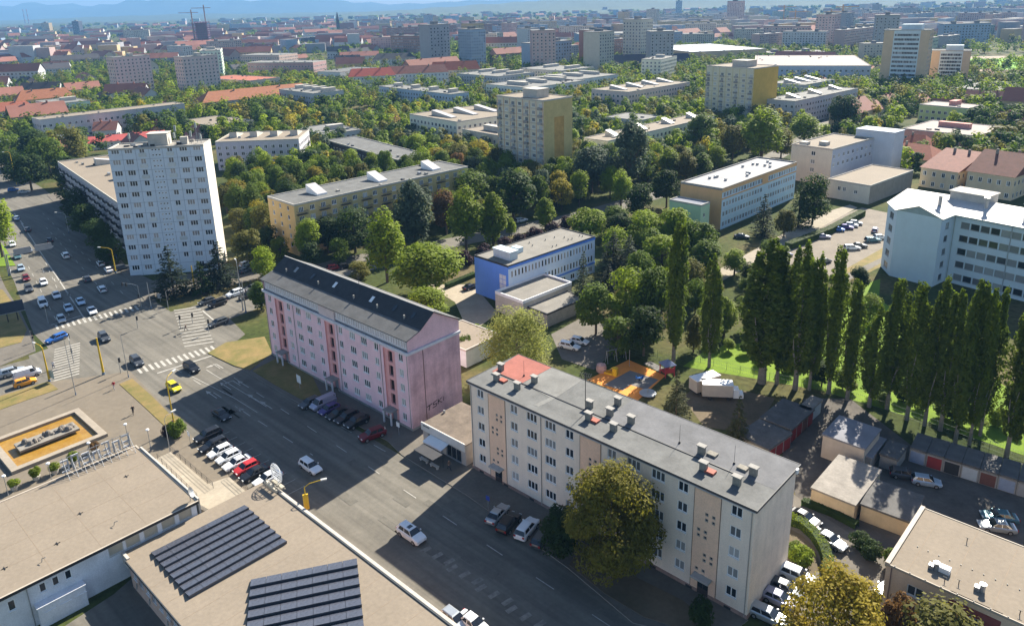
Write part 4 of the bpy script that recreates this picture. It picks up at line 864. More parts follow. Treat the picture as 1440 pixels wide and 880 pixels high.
# hotel-like slabs on the right
TN = rw('tan_panel',(.50,.37,.24)); LB = rw('pale_blue_band',(.48,.55,.58))
def hotel(label, base, H, L, D, ang, fl):
    root = thing('tower_block', label, 'tower', base[0], base[1], rad(ang), 'tan towers on the right'); FOOT.append((base[0],base[1],rad(ang),L,D))
    b = MB()
    facade(b,(0,0),(L*.22,0),-.3,H,(),0); facade(b,(L*.22,0),(L*.8,0),-.3,H,(),1); facade(b,(L*.8,0),(L,0),-.3,H,(),0); facade(b,(L,0),(L,D),-.3,H,(),0); facade(b,(L,D),(0,D),-.3,H,(),0); facade(b,(0,D),(0,0),-.3,H,(),0)
    b.build('wall',[TN,LB],root); flat_roof(root,L,D,H,M_ROOFGREY,.5)
    g = MB(); dz = (H-6)/fl
    proud(g,(0,0),(L,0),[dict(us=[L*.22+1.6+k*(L*.58-3.2)/7 for k in range(8)],zs=[5+dz*j for j in range(fl)],w=2.0,h=1.6,p=2)])
    proud(g,(L,0),(L,D),[dict(us=cols(6,D,2),zs=[5+dz*j for j in range(fl)],w=1.4,h=1.5,p=2)]); g.build('glazing',[M_WHITE,M_GL1,M_GL2],root,kind='stuff')
    b = MB(); b.box(L*.35,D*.2,H,L*.8,D*.7,H+4); b.build('lift_house', LB, root)
    b = MB(); b.box(-2,-6,-.2,L+3,-.05,6); b.build('podium', mat('dark_podium',(.14,.14,.15)), root)
hotel('tall tan and pale-blue hotel-like slab on the right horizon', (277.88, 571.56), 44, 30, 22, -35, 12)
hotel('shorter tan slab right beside the tall one', (325.53, 590.53), 27, 26, 18, -30, 8)
# the long hall with the white roof
slab_block('long grey-blue factory block with saw-tooth light roof, seen beyond the mustard tower', (197.58, 614.93, -18, 85.55, 114.41), 17, 4, rw('factory_blue',(.40,.44,.52)), mat('dusty_roof',(.27,.22,.2)), 'factory','factory_building', pitch=4)
slab_block('low hall with a gleaming white sheet roof left of the factory', (195.88, 824.06, 14, 90.78, 124.94), 15, 1, TN, mat('white_sheet_roof',(.68,.68,.68),.4,.03), 'hall','hall_building', f=[],r=[])
# terrace rows in the middle distance
CR = rw('cream_row',(.60,.57,.46)); GB = rw('grey_blue_row',(.36,.42,.50)); PK = rw('pinkish_row',(.55,.42,.38)); WH = rw('white_row',(.56,.56,.54)); GY = rw('grey_row',(.40,.39,.40)); BG = rw('beige_row',(.50,.43,.34))
ROWS = [
 ('cream four-storey row with three white slanted stair heads left of the patched tower', (-53.46, 406.53, -50, 42.5, 42.62), 14,4,CR,M_BEIGE,0,3),
 ('beige row with flat roof tucked behind the patched tower', (-23.18, 369.66, -50, 30.16, 30.36), 11,3,BG,M_BEIGE,2,0),
 ('long grey-blue balconied row beyond the tall trees', (-96.52, 568.67, -48, 87.24, 15.34), 13,4,GB,M_ROOFLIGHT,4,0),
 ('pink row with four slanted stair heads right of the patched tower', (54.97, 503.25, -45, 29.98, 71.7), 14,4,PK,M_BEIGE,0,4),
 ('cream row half sunk in trees with slanted white stair heads', (32.82, 330.71, -45, 13.43, 88.16), 12,4,CR,M_BEIGE,0,4),
 ('low flat-roofed pavilion among trees right of the patched tower', (54.55, 425.76, -45, 23.51, 20.88), 7,2,GY,M_ROOFLIGHT,0,0),
 ('grey row with three slanted stair heads right of the mustard tower', (146.71, 431.79, -48, 17.58, 78.45), 14,4,GY,M_ROOFLIGHT,0,3),
 ('grey terrace behind the mustard tower, farther row', (179.68, 525.2, -48, 26.07, 43.05), 13,4,GY,M_ROOFLIGHT,0,3),
 ('pale row with boxy stair heads beyond the patched tower', (-16.43, 563.18, -46, 45.15, 59.43), 13,4,WH,M_ROOFLIGHT,3,0),
 ('white row with two boxy stair heads, second beyond the patched tower', (14.04, 605.54, -46, 45.33, 59.91), 13,4,WH,M_ROOFLIGHT,3,0),
 ('grey flat row nearest the long blue-roofed hall', (-44.92, 670.21, -46, 52.46, 43.84), 12,4,GY,M_ROOFLIGHT,3,0),
 ('grey row lined with trees beside the red-roofed terrace', (10.92, 708.15, -46, 52.08, 43.33), 12,4,BG,M_ROOFLIGHT,2,0),
 ('grey-violet row behind the white end wall of the crossing tower', (-133.05, 338.27, 4, 37.17, 26.07), 13,4,rw('violet_grey',(.42,.40,.44)),M_BEIGE,0,4),
 ('long grey workshop with two rows of small windows, upper left', (-276.24, 438.22, -43, 14.56, 83.42), 13,3,rw('lavender_grey',(.42,.40,.41)),M_BEIGE,0,0),
 ('massive grey building with roof structures behind the red-roofed school', (-163.39, 544.2, -46, 46.67, 23.74), 15,4,GY,M_ROOFLIGHT,4,0),
 ('dark long pavilion with flat felt roof behind the yellow block', (-89.46, 365.58, -52, 68.52, 15.74), 8,2,mat('tarred_wall',(.055,.045,.045),.8,.2),M_ROOFGREY,0,0),
 ('white low school with flat roof among trees left of the dark pavilion', (-116.7, 412.53, -50, 31.95, 21.89), 7,2,WH,M_ROOFLIGHT,1,0),
 ('pale yard buildings behind the crossing tower', (-201.22, 460.18, -40, 39.93, 26.19), 6,1,BG,M_BEIGE,0,0),
 ('green-white flats with flat roof, top left', (-327.29, 527.26, -42, 34.69, 22.84), 13,4,rw('mint',(.50,.58,.52)),M_ROOFLIGHT,1,0),
 ('pale green panel tower behind the two pink towers', (-294.25, 740.88, 18, 19.04, 47.35), 33,11,rw('pale_green',(.52,.60,.50)),M_ROOFLIGHT,1,0),
 ('mixed brick and white office behind trees, top left', (-265.3, 786.2, -14, 73.52, 28.29), 18,4,rw('brick_white',(.40,.25,.24)),M_ROOFLIGHT,0,0),
 ('white three-storey school left of the red-roofed terrace', (-174.24, 703.41, -30, 27.05, 51.58), 14,3,WH,M_ROOFGREY,0,0),
 ('pink block with flat roof behind the pink towers', (-317.78, 920.98, -20, 54.39, 36.78), 18,5,rw('salmon_pale',(.55,.40,.34)),M_ROOFLIGHT,0,0),
 ('cream flats with flat roof beyond the blue-roofed hall', (112.57, 647.19, -30, 17.22, 41.58), 22,7,CR,M_ROOFLIGHT,1,0),
 ('beige two-storey flats right of the pink towers', (-268.05, 676.25, -35, 64.9, 30.72), 13,4,BG,M_TILE,0,0),
 ('long slate-blue warehouse wall across the middle horizon', (109.1, 1165.93, 2, 155.61, 71.32), 22,5,rw('slate_blue',(.22,.27,.36)),M_ROOFLIGHT,0,0),
]
for (lab,bl,h,fl,wm,rm,bx,sl_) in ROWS: slab_block(lab,bl,h,fl,wm,rm,boxes=bx,slant=sl_,group='flat-roofed rows among the trees')
for lab,b4 in (('left one of the two pinkish panel towers at upper left',(-332.38, 640.64, -40, 28.03, 26.4)),('right one of the two pinkish panel towers at upper left',(-268, 621.15, -40, 16.01, 20.91))):
    x,y,a,L,D = b4; bl = (x,y,a,14,30)
    slab_block(lab, bl, 35, 12, rw('grey_pink',(.50,.40,.39)), M_ROOFLIGHT, 'apartment tower','tower_block', boxes=1, smats={'front':rw('pink_end',(.60,.44,.38))}, group='pinkish panel towers')
# red-roofed long buildings
for lab,(x,y),ang,L,D,e,r,wm,rm,hip in (
 ('long grey school with an orange-red hipped roof, upper left', (-204.81, 508.69), 42, 85,17,11,17,GY,M_TORANGE,8),
 ('yellow house block with bright orange roof at the left edge', (-356.03, 551.92), 40, 38,15,11,17,rw('yellow',(.62,.46,.2)),M_TORANGE,5),
 ('cream house block with orange roof, cut by the left edge', (-343.69, 488.66), 40, 34,15,10,15,rw('cream',(.5,.45,.36)),M_TILE,4),
 ('low white shed with a pink-red roof behind the crossing tower', (-224.34, 398.96), 30, 38,10,4,6.5,WH,mat('pink_red_roof',(.45,.09,.08),.8,.1,.3),0),
 ('grey shed with a pale blue-grey roof at the left, below the workshop', (-272.43, 399.33), 20, 36,16,4,6,WH,mat('blue_grey_sheet',(.27,.29,.33),.7,.1,.3),0),
 ('terrace with a bright red roof, nearest gable', (-138.19, 665.19), 12, 40,16,12,18,WH,mat('bright_red_roof',(.42,.09,.06),.8,.1,.4),3),
 ('terrace with a dark red dormered roof, second from the bright gable', (-107.71, 681.06), 12, 55,16,12,18,WH,M_TILED,2),
 ('terrace with a red roof, third from the bright gable', (-70.35, 709), 10, 45,16,12,19,BG,M_TILE,2),
 ('dark navy roofed long hall beyond the pale rows', (88.95, 775.13), -4, 95,20,9,17,WH,mat('navy_roof',(.035,.04,.06),.7,.1,.3),2),
 ('pale house with a slate roof and arched windows above the red terrace', (-156.59, 890.61), 5, 50,20,11,17,WH,M_SLATE,6),
 ('pinkish school with a red hipped roof beyond the navy hall', (77.07, 969.29), -2, 90,25,13,20,PK,M_TILE,10)):
    gable_house(lab,x,y,ang,L,D,e,r,wm,rm,'long_house','building',3,'red and dark roofed long houses',hip=hip,chim=2)
# ------------------------------------------------------------------ trees
NR = np.random.default_rng(11)
def leaf(name, c, rnd=.22):
    return mat('leaf_'+name, tuple(v*.7 for v in c), .7, .3, .45, col2=tuple(v*1.35 for v in c), spec=.2, translucent=.5, rnd=rnd)
LEAF = {'dark':leaf('dark',(.045,.078,.014)), 'mid':leaf('mid',(.105,.155,.014)), 'lime':leaf('lime',(.19,.25,.012)), 'olive':leaf('olive',(.15,.145,.026)),
 'yellow':leaf('yellow',(.30,.25,.02)), 'rust':leaf('rust',(.19,.105,.034)), 'grey':leaf('grey',(.08,.108,.062)), 'plum':leaf('plum',(.050,.024,.032)),
 'poplar':leaf('poplar',(.094,.132,.012),.12), 'spruce':leaf('spruce',(.028,.045,.022)), 'spruceolive':leaf('spruceolive',(.10,.105,.04)), 'chestnut':leaf('chestnut',(.16,.145,.016)), 'birch':leaf('birch',(.23,.245,.055)), 'autumn':leaf('autumn',(.30,.235,.022))}
M_BARK = mat('bark', (.10,.075,.055), .95, .25, 2, fine=6)
M_BARKG = mat('grey_bark', (.20,.18,.15), .95, .25, 2, fine=6)
def quads(name, P, Nn, size, m):
    """one leaf-sized face per point, facing Nn"""
    n = len(P); r = NR.normal(size=(n,3)); a = np.cross(Nn, r); a /= np.linalg.norm(a,axis=1,keepdims=True)+1e-9; b = np.cross(Nn, a); b /= np.linalg.norm(b,axis=1,keepdims=True)+1e-9
    s = (size*.5)[:,None]; k = NR.uniform(.55,.8,n)[:,None]
    V = np.stack([P-a*s, P-b*s*k, P+a*s, P+b*s*k],1).reshape(-1,3)
    me = bpy.data.meshes.new(name); me.vertices.add(4*n); me.vertices.foreach_set('co', V.ravel().astype(np.float32))
    me.loops.add(4*n); me.loops.foreach_set('vertex_index', np.arange(4*n,dtype=np.int32)); me.polygons.add(n)
    me.polygons.foreach_set('loop_start', np.arange(0,4*n,4,dtype=np.int32)); me.polygons.foreach_set('loop_total', np.full(n,4,dtype=np.int32))
    me.materials.append(m); me.update(calc_edges=True); return me
def unit(n):
    v = NR.normal(size=(n,3)); return v/np.linalg.norm(v,axis=1,keepdims=True)
def broad_points(H, W, lobes, per, base=.28, lo=.16, hi=.3, flat=.8, droop=0, top=1.0, tp=.35, loose=.5):
    P=[];Nn=[]; zc = H*(base+top)/2; rz = H*(top-base)/2
    for k in range(lobes):
        d = unit(1)[0]; rr = NR.uniform(.35,1)**.5
        R_ = W*NR.uniform(lo,hi); c = np.array([d[0]*(W/2-R_*.55)*rr, d[1]*(W/2-R_*.55)*rr, zc+d[2]*(rz-R_*flat*.6)*rr])
        taper = 1-tp*max(0,(c[2]-zc)/rz); c[:2] *= taper
        u = unit(per); q = NR.uniform(.72,1.06,per)[:,None]*R_
        p = c+u*q*np.array([1,1,flat])
        if droop: p[:,2] -= NR.uniform(0,droop,per)*np.clip(1-u[:,2],0,1)
        nn = u*.7+unit(per)*loose+np.array([0,0,.55]); P.append(p); Nn.append(nn/np.linalg.norm(nn,axis=1,keepdims=True))
    return np.concatenate(P), np.concatenate(Nn)
def poplar_points(H, W, n, seed=0):
    # many upright limbs, each a ragged column of leaves
    P=[];Nn=[]; stems = 7+int(NR.integers(0,5))
    for k in range(stems):
        a = k*2.4+NR.uniform(-.4,.4); r0 = W*.05; r1 = W*NR.uniform(.12,.36) if k else 0; zt = H*(1-.34*r1/(W*.34)*NR.uniform(.1,1.3)) if k else H*.97; zb = H*NR.uniform(.1,.2)
        m_ = n//stems; t = NR.uniform(0,1,m_)**.9; z = zb+(zt-zb)*t
        prof = np.clip(np.sin(np.pi*np.clip(t*.84+.12,0,1))**.45,0.12,1)
        bump = .75+.35*np.sin(z*1.9+k*1.7)*np.sin(z*.7+k)
        cx = np.cos(a)*(r0+(r1-r0)*np.sin(np.pi*np.clip(t*.62+.14,0,1))); cy = np.sin(a)*(r0+(r1-r0)*np.sin(np.pi*np.clip(t*.62+.14,0,1)))
        th = NR.uniform(0,2*np.pi,m_); rad_ = W*NR.uniform(.15,.25)*prof*bump*NR.uniform(.5,1.25,m_)
        p = np.stack([cx+np.cos(th)*rad_, cy+np.sin(th)*rad_, z+NR.normal(0,.2,m_)],1)
        nn = np.stack([np.cos(th),np.sin(th),np.full(m_,.5)],1)+unit(m_)*.7; P.append(p); Nn.append(nn/np.linalg.norm(nn,axis=1,keepdims=True))
    return np.concatenate(P), np.concatenate(Nn)
def spruce_points(H, W, tiers, per):
    P=[];Nn=[]
    for k in range(tiers):
        t = (k+.3)/tiers; z = H*(.08+.92*t); r = W/2*(1-t)**.85*NR.uniform(.85,1.1)+.15; br = max(5,int(13*(1-t)+4))
        for j in range(br):
            a = NR.uniform(0,6.28); m_ = max(6,int(per*(1-t*.7))); s = NR.uniform(.12,1,m_)**.7; rr = r*NR.uniform(.75,1.1)
            wob = NR.normal(0,.12,m_)*(1.2-s)*r*.9
            p = np.stack([np.cos(a)*rr*s-np.sin(a)*wob, np.sin(a)*rr*s+np.cos(a)*wob, z-rr*s*.32+.16*rr*s*s+NR.normal(0,.07,m_)],1)
            nn = np.tile([np.cos(a)*.35,np.sin(a)*.35,.9],(m_,1))+unit(m_)*.5; P.append(p); Nn.append(nn/np.linalg.norm(nn,axis=1,keepdims=True))
    return np.concatenate(P), np.concatenate(Nn)
def trunk_mesh(H, W, r, fork=.35, top=.8, limbs=6, m=None, seed=1):
    b = MB(); rr = random.Random(seed); z1 = H*fork
    b.tube((0,0,-.2),(0,0,z1),r,r*.78,8); b.tube((0,0,z1),(.02*W,-.01*W,H*top),r*.75,r*.15,7)
    for k in range(limbs):
        a = k*2.39+rr.uniform(-.3,.3); z0 = z1*rr.uniform(.75,1.15)+k*.02*H; l = W*rr.uniform(.25,.38); q = (math.cos(a)*l*.55,math.sin(a)*l*.55,z0+H*.13)
        b.tube((0,0,z0),q,r*.45,r*.3,6); e = (math.cos(a+.25)*l,math.sin(a+.25)*l,z0+H*rr.uniform(.22,.32)); b.tube(q,e,r*.3,r*.08,5)
    return b.mesh('trunk', m or M_BARK)
PROTO = {}
def proto(key, H, W, crown, trunk): PROTO[key] = (H, W, crown, trunk)
def mk_broad(key, H, W, lobes, per, s0, s1, m, **k):
    tk = k.pop('tk',{}); P,Nn = broad_points(H,W,lobes,per,**k); proto(key,H,W,quads('crown',P,Nn,NR.uniform(s0,s1,len(P)),LEAF[m]),trunk_mesh(H,W,tk.get('r',.28),tk.get('fork',.3),m=tk.get('m')))
for i,(H,W) in enumerate(((11,8),(13,8.5),(10,8.5),(14,8),(12,9.5))): mk_broad('round%d'%i,H,W,22+4*i,165,.34,.74,'mid',base=.06+.03*i,lo=.12,hi=.34,tp=(.35,.6,.2,.7,.4)[i])
for i,(H,W) in enumerate(((15,6.5),(13,5.5))): mk_broad('tall%d'%i,H,W,34,140,.34,.72,'lime',base=.08,lo=.14,hi=.34,flat=1.2,tp=.85)
mk_broad('bush0',3,3.6,14,150,.22,.45,'mid',base=.02,flat=.9,tk=dict(r=.07,fork=.1)); mk_broad('bush1',2.4,3.2,12,150,.22,.42,'plum',base=.0,tk=dict(r=.06,fork=.1))
mk_broad('chestnut',16,14,84,330,.22,.5,'chestnut',base=.1,lo=.1,hi=.19,tk=dict(r=.42,fork=.2))
mk_broad('autumn',12,11.5,66,250,.22,.46,'autumn',base=.2,lo=.09,hi=.18,tk=dict(r=.3,fork=.25))
mk_broad('birch',13,11,60,210,.18,.42,'birch',base=.15,lo=.09,hi=.17,droop=2.6,tk=dict(r=.24,fork=.4,m=M_BARKG))
for i,(H,W) in enumerate(((28,6.2),(28,5.2),(25,4.6),(27,5.6))):
    P,Nn = poplar_points(H,W,11500-900*i); proto('poplar%d'%i,H,W,quads('crown',P,Nn,NR.uniform(.28,.62,len(P)),LEAF['poplar']),trunk_mesh(H,W,.42,.12,.7,5,M_BARKG,i))
for i,(H,W) in enumerate(((12,6.5),(14,7))):
    P,Nn = spruce_points(H,W,22+3*i,26); proto('spruce%d'%i,H,W,quads('crown',P,Nn,NR.uniform(.22,.5,len(P)),LEAF['spruce']),trunk_mesh(H,W,.2,.5,.95,0,M_BARK,i))
LOOK = {'dark':'dark green','mid':'mid-green','lime':'bright lime-green','olive':'olive-green','yellow':'yellowing','rust':'rust-coloured','grey':'grey-green','plum':'purple-leaved','poplar':'dark columnar','spruce':'dark','spruceolive':'olive-tipped','chestnut':'big olive-topped','birch':'pale yellow-green weeping','autumn':'golden autumn'}
TREES = []
def tree(x, y, H, W, shape, leafk, label=None, noun=None):
    h,w,cm,tm = PROTO[shape]; kind = 'spruce' if shape.startswith('spruce') else 'poplar' if shape.startswith('poplar') else 'bush' if shape.startswith('bush') else 'chestnut' if shape=='chestnut' else 'broadleaf'
    nm = {'spruce':'spruce_tree','poplar':'poplar_tree','bush':'bush','chestnut':'chestnut_tree','broadleaf':'broadleaf_tree'}[kind]
    r = obj(nm, None, None, (x,y,0), R.uniform(0,6.28)); sx = W/w; r.scale = (sx,sx,H/h)
    c = obj('crown', cm, r); t = obj('trunk', tm, r)
    if cm.materials[0] is not LEAF[leafk]: c.material_slots[0].link = 'OBJECT'; c.material_slots[0].material = LEAF[leafk]
    r['category'] = 'bush' if kind == 'bush' else 'tree'
    if label: r['label'] = label
    else: TREES.append((r, LOOK[leafk]+' '+(noun or {'spruce':'spruce','poplar':'poplar','bush':'bush','chestnut':'chestnut tree','broadleaf':'tree'}[kind])))
    TX.append((x,y,W)); return r
TX = []
def T(t, shape, leafk, label=None, noun=None): return tree(t[0],t[1],t[2],t[3],shape,leafk,label,noun)
T((11.31, 78.11, 16.62, 13.08),'chestnut','chestnut','big chestnut tree with sunlit olive top on the verge before the cream block')
T((5.69, 82.54, 7.53, 6.49),'round2','dark','dark leafy tree left of the big chestnut, hanging over the parked cars')
T((32.12, 62.39, 14.23, 12.11),'autumn','autumn','golden autumn tree at the bottom edge between cream block and beige-roofed building')
T((43.92, 62.49, 9.58, 8.91),'round1','olive','yellow-green tree at the bottom edge before the beige-roofed building')
T((41.93, 67.21, 7, 3.95),'bush0','rust','small orange-leaved bush by the corner of the beige-roofed building')
T((20.71, 69.9, 4.71, 2.94),'bush0','dark','dark bush at the bottom edge by the end of the verge')
T((0.42, 133.29, 14.76, 15.38),'birch','birch','pale weeping birch between the pink block and the red corner of the front roof')
# the poplar row
for k,(t,s) in enumerate((((32.04, 138, 30.61, 6.39),0),((38.44, 134.85, 24.6, 4.66),2),((46.66, 127.98, 29.76, 9.62),0),((49.25, 127.28, 27.36, 5.19),2),((51.99, 125.22, 30.14, 6.88),1),((54.49, 124.83, 27.96, 4.33),2),((57.45, 123.34, 29.22, 5.54),1),((59.79, 120.89, 23.77, 5.23),2),((62.56, 118.24, 20.28, 4.91),1),((65.3, 117.37, 25.56, 5.82),1),((66.96, 113.74, 26.16, 5.42),1),((68.99, 111.82, 27.59, 4.86),2),((70.74, 110.19, 26.43, 4.58),2),((71.16, 106.54, 29.54, 5.09),1),((73.06, 105.84, 28.34, 4.41),2),((76.34, 108.41, 26.84, 4.06),2),((76.78, 102.28, 28.99, 5.78),0),((78.17, 98.82, 28.22, 5.41),1))):
    s = (k*7+s)%4; w_ = ['first','second','third','fourth','fifth','sixth','seventh','eighth','ninth','tenth','eleventh','twelfth','thirteenth','fourteenth','fifteenth','sixteenth','seventeenth','last'][k]
    t = (t[0],t[1],t[2]*.98,t[3]*1.0)
    T(t,'poplar%d'%s,'poplar',w_+' dark columnar poplar in the long row, counted from the playground end')
# singled-out trees: (base x, base y, top y, width) read off the photograph
for t,s,l in (
 ((-31.94, 326.29, 11.39, 11.86),'round0','yellow'),((-22.19, 320.78, 14, 12.27),'round4','olive'),((-13.75, 327.1, 13.3, 11.25),'round1','yellow'),((-6.04, 314.67, 12.26, 9.65),'round3','olive'),((-28.23, 344.48, 10.63, 9.86),'round2','yellow'),((-44.38, 349.81, 12.77, 11.99),'round3','lime'),((-36.53, 355.63, 12.29, 10.16),'round0','mid'),((-102.3, 262.33, 9.86, 7.64),'round2','olive'),((-93.83, 261.53, 8.3, 7.12),'round1','lime'),
 ((-20.26, 160.85, 9.11, 10.44),'round0','lime'),((-21.93, 177.4, 14.46, 17.37),'round4','lime'),((-33.31, 187.32, 20.2, 10.37),'tall0','lime'),((-29.41, 215.4, 22.87, 10.51),'tall1','grey'),((-20.83, 229.22, 15.08, 9.4),'round3','rust'),
 ((-13.65, 212.78, 19.51, 10.42),'tall0','lime'),((-5.68, 216.94, 17.68, 8.07),'tall1','lime'),((-13.54, 249.39, 16.68, 14.03),'round1','mid'),((0.56, 239.41, 19.19, 14.87),'round3','dark'),((10.83, 232.76, 11.11, 6.38),'tall1','lime'),((-0.24, 225.19, 6.02, 3.33),'tall0','lime'),
 ((30.69, 278.19, 19.65, 17.11),'round4','grey'),((45.77, 281.15, 28.12, 15.04),'round3','grey'),((63.37, 294.89, 13.57, 10.2),'tall0','lime'),((69.23, 290.51, 13.1, 8.95),'tall0','olive'),((75.89, 293.5, 12.36, 8.47),'tall1','mid'),((38.64, 256.59, 13.32, 7.96),'tall0','lime'),
 ((43.16, 243.26, 12.97, 10.42),'round0','dark'),((54.41, 255.06, 13.74, 10.39),'round2','dark'),((23.73, 218.05, 11.19, 12.44),'round4','lime'),((32.65, 226.17, 9.93, 8.88),'round0','mid'),((38.31, 208.62, 12.05, 11.32),'round1','lime'),((45.95, 205.4, 13.56, 12.16),'round2','lime'),((50.26, 195.2, 13.4, 11.22),'round4','mid'),((39.56, 188.58, 11.88, 11.64),'round0','lime'),((49.42, 182.5, 11.55, 9.11),'round3','mid'),
 ((16.58, 166.98, 14.34, 6.38),'spruce0','grey'),((26.78, 189.51, 11.95, 9.43),'spruce1','spruce'),((30.68, 187.58, 11.46, 8.41),'spruce0','grey'),((76.54, 219.42, 13.38, 8.61),'spruce1','spruce'),((82.38, 217.46, 8.89, 6.43),'round2','olive'),((90.36, 227.36, 16.01, 9.33),'spruce0','dark'),((95.91, 230.06, 16.84, 10.32),'round1','dark'),
 ((17.88, 151.52, 12.01, 8.64),'round3','mid'),((24.84, 154.13, 14.62, 9.99),'round1','lime'),((30.8, 153.76, 15.72, 9.34),'round4','mid'),((26.44, 140.57, 11.03, 8.38),'round2','dark'),((21.07, 140.87, 9.51, 7.25),'round0','mid'),((34.4, 162.38, 10.56, 8.21),'round2','dark'),
 ((45.36, 149.15, 9.38, 4.88),'tall1','lime'),((36.94, 141.63, 8.73, 3.79),'tall1','olive'),((43.31, 170.64, 10.96, 6.87),'round0','olive'),((27.17, 113.33, 10.75, 6.24),'spruce1','spruceolive'),((35.52, 106.08, 9.85, 5),'spruce0','spruceolive'),
 ((-87.37, 181.34, 13.73, 11.21),'spruce1','spruce'),((-77.43, 187.78, 12.46, 10.47),'spruce0','spruce'),((-80.64, 182.87, 8.98, 7.32),'spruce0','dark'),((-101.37, 270.13, 11.7, 9.41),'round0','yellow'),((-67.52, 192.47, 9.4, 6.9),'round1','lime'),((-74.75, 202.83, 11.86, 8.83),'round4','olive'),((-68.23, 210.47, 6.93, 5.83),'round0','lime'),
 ((-154.45, 217.18, 21.49, 9.33),'tall0','lime'),((-61.54, 170.72, 7.82, 5.17),'tall1','mid'),((-55, 214.06, 10.95, 10.54),'round2','dark'),((-46.66, 212.73, 14.35, 12.55),'round1','dark'),((-49.46, 203.97, 8.45, 6.47),'round0','mid'),((-41.47, 190.6, 5.42, 6.48),'round0','olive'),((-56.59, 201.46, 7.32, 6),'round2','dark'),
 ((-13.21, 200, 4.21, 4.78),'bush1','plum'),((-7.96, 205.79, 4.31, 5.32),'bush1','plum'),((-2.02, 213.2, 3.55, 4.65),'bush1','plum'),((1.84, 215.63, 4.03, 5.12),'bush1','plum'),((6.96, 220.89, 4.56, 4.8),'bush1','plum'),((12.93, 225.58, 4.41, 4.89),'bush1','plum'),((17.45, 232.18, 4.52, 4.57),'bush1','plum'),
 ((110.96, 327.16, 24.4, 18.03),'tall0','lime'),((143.26, 362.65, 15.53, 14.46),'tall0','lime'),((122.61, 335.28, 13.54, 11.52),'round1','olive'),((100.12, 333.27, 16.02, 12.71),'round2','olive'),((90.18, 351.43, 19.13, 16.68),'round3','mid'),((178.22, 399.79, 20.65, 16.59),'round4','dark'),
 ((-170.84, 284.29, 12.94, 10.96),'round0','dark'),((-152.06, 255.76, 12.54, 10.92),'round1','dark'),((-136.44, 232.85, 12.26, 10.47),'round2','dark'),((-124.66, 217.54, 11.58, 9.41),'round3','dark'),((-116.56, 207.82, 8.86, 8.22),'round0','dark'),((-187.53, 313.39, 14.1, 13.2),'round4','dark'),
 ((-199.75, 307.06, 15.57, 14.71),'round2','dark'),((-207.85, 334.96, 19.05, 17.21),'round4','mid'),((-209.36, 355.23, 20.1, 16.17),'round1','olive'),((-219.16, 326.26, 15.51, 12.46),'round0','dark'),((-229.78, 362.69, 17.76, 16.51),'round3','dark'),((-243.26, 359.32, 15.91, 15.01),'round1','mid'),
 ((37.84, 88.01, 1.71, 1.38),'bush0','lime'),((36.28, 80.14, 2.57, 3.11),'bush0','lime'),((35.79, 81.07, 2.49, 2.77),'bush0','mid'),((45.07, 82.74, 2.38, 2.81),'bush0','dark'),((45.54, 80.72, 2.66, 2.94),'bush0','dark'),((47.34, 78.73, 3.12, 2.7),'bush0','mid'),
 ((-58.33, 113.91, 3.58, 3.16),'bush0','mid'),((-60.12, 114.66, 2.14, 2.21),'bush1','plum'),((-8.61, 149.44, 4.18, 4),'bush0','lime'),((-10.27, 142.63, 4.84, 3.54),'bush0','mid')):
    T(t,s,l)
FL0, FL1 = (38.87, 140.53), (81.35, 103.26)
for k in range(20):
    q = (k+R.uniform(0,.8))/20; o = R.uniform(.5,6); h = R.uniform(1.8,5)
    tree(FL0[0]+(FL1[0]-FL0[0])*q+o*.6, FL0[1]+(FL1[1]-FL0[1])*q+o*.8, h, h*R.uniform(.8,1.1), R.choice(['bush0','round1','round3','tall1']), R.choice(['mid','lime','dark','olive']))
# scattered planting between the blocks; the largest-looking ones are trees of their own, the rest one woodland
def inside(p, poly):
    c = False; j = len(poly)-1
    for i in range(len(poly)):
        a,b = poly[i],poly[j]
        if (a[1]>p[1]) != (b[1]>p[1]) and p[0] < (b[0]-a[0])*(p[1]-a[1])/(b[1]-a[1])+a[0]: c = not c
        j = i
    return c
ROADS = [([(-74,146),(-90,158),(-100,168),(-127,204),(-161,246.5),(-205,299),(-255,353),(-340,445)],17),([(-62,190),(-50,203),(-13,224),(3.5,234),(27,249.5),(67,285),(112,326),(150,380),(190,440)],8),([(-84,156),(-70,174),(-58,193)],12)]
def near_road(p):
    for path,w_ in ROADS:
        for a,b in zip(path,path[1:]):
            dx,dy = b[0]-a[0],b[1]-a[1]; t = max(0,min(1,((p[0]-a[0])*dx+(p[1]-a[1])*dy)/(dx*dx+dy*dy)))
            if math.hypot(p[0]-a[0]-dx*t,p[1]-a[1]-dy*t) < w_: return True
    return False
def blocked(p, m):
    for x,y,a,L,D in FOOT:
        dx,dy = p[0]-x,p[1]-y; u = dx*math.cos(a)+dy*math.sin(a); v = -dx*math.sin(a)+dy*math.cos(a)
        if -m < u < L+m and -m < v < D+m: return True
    return near_road(p)
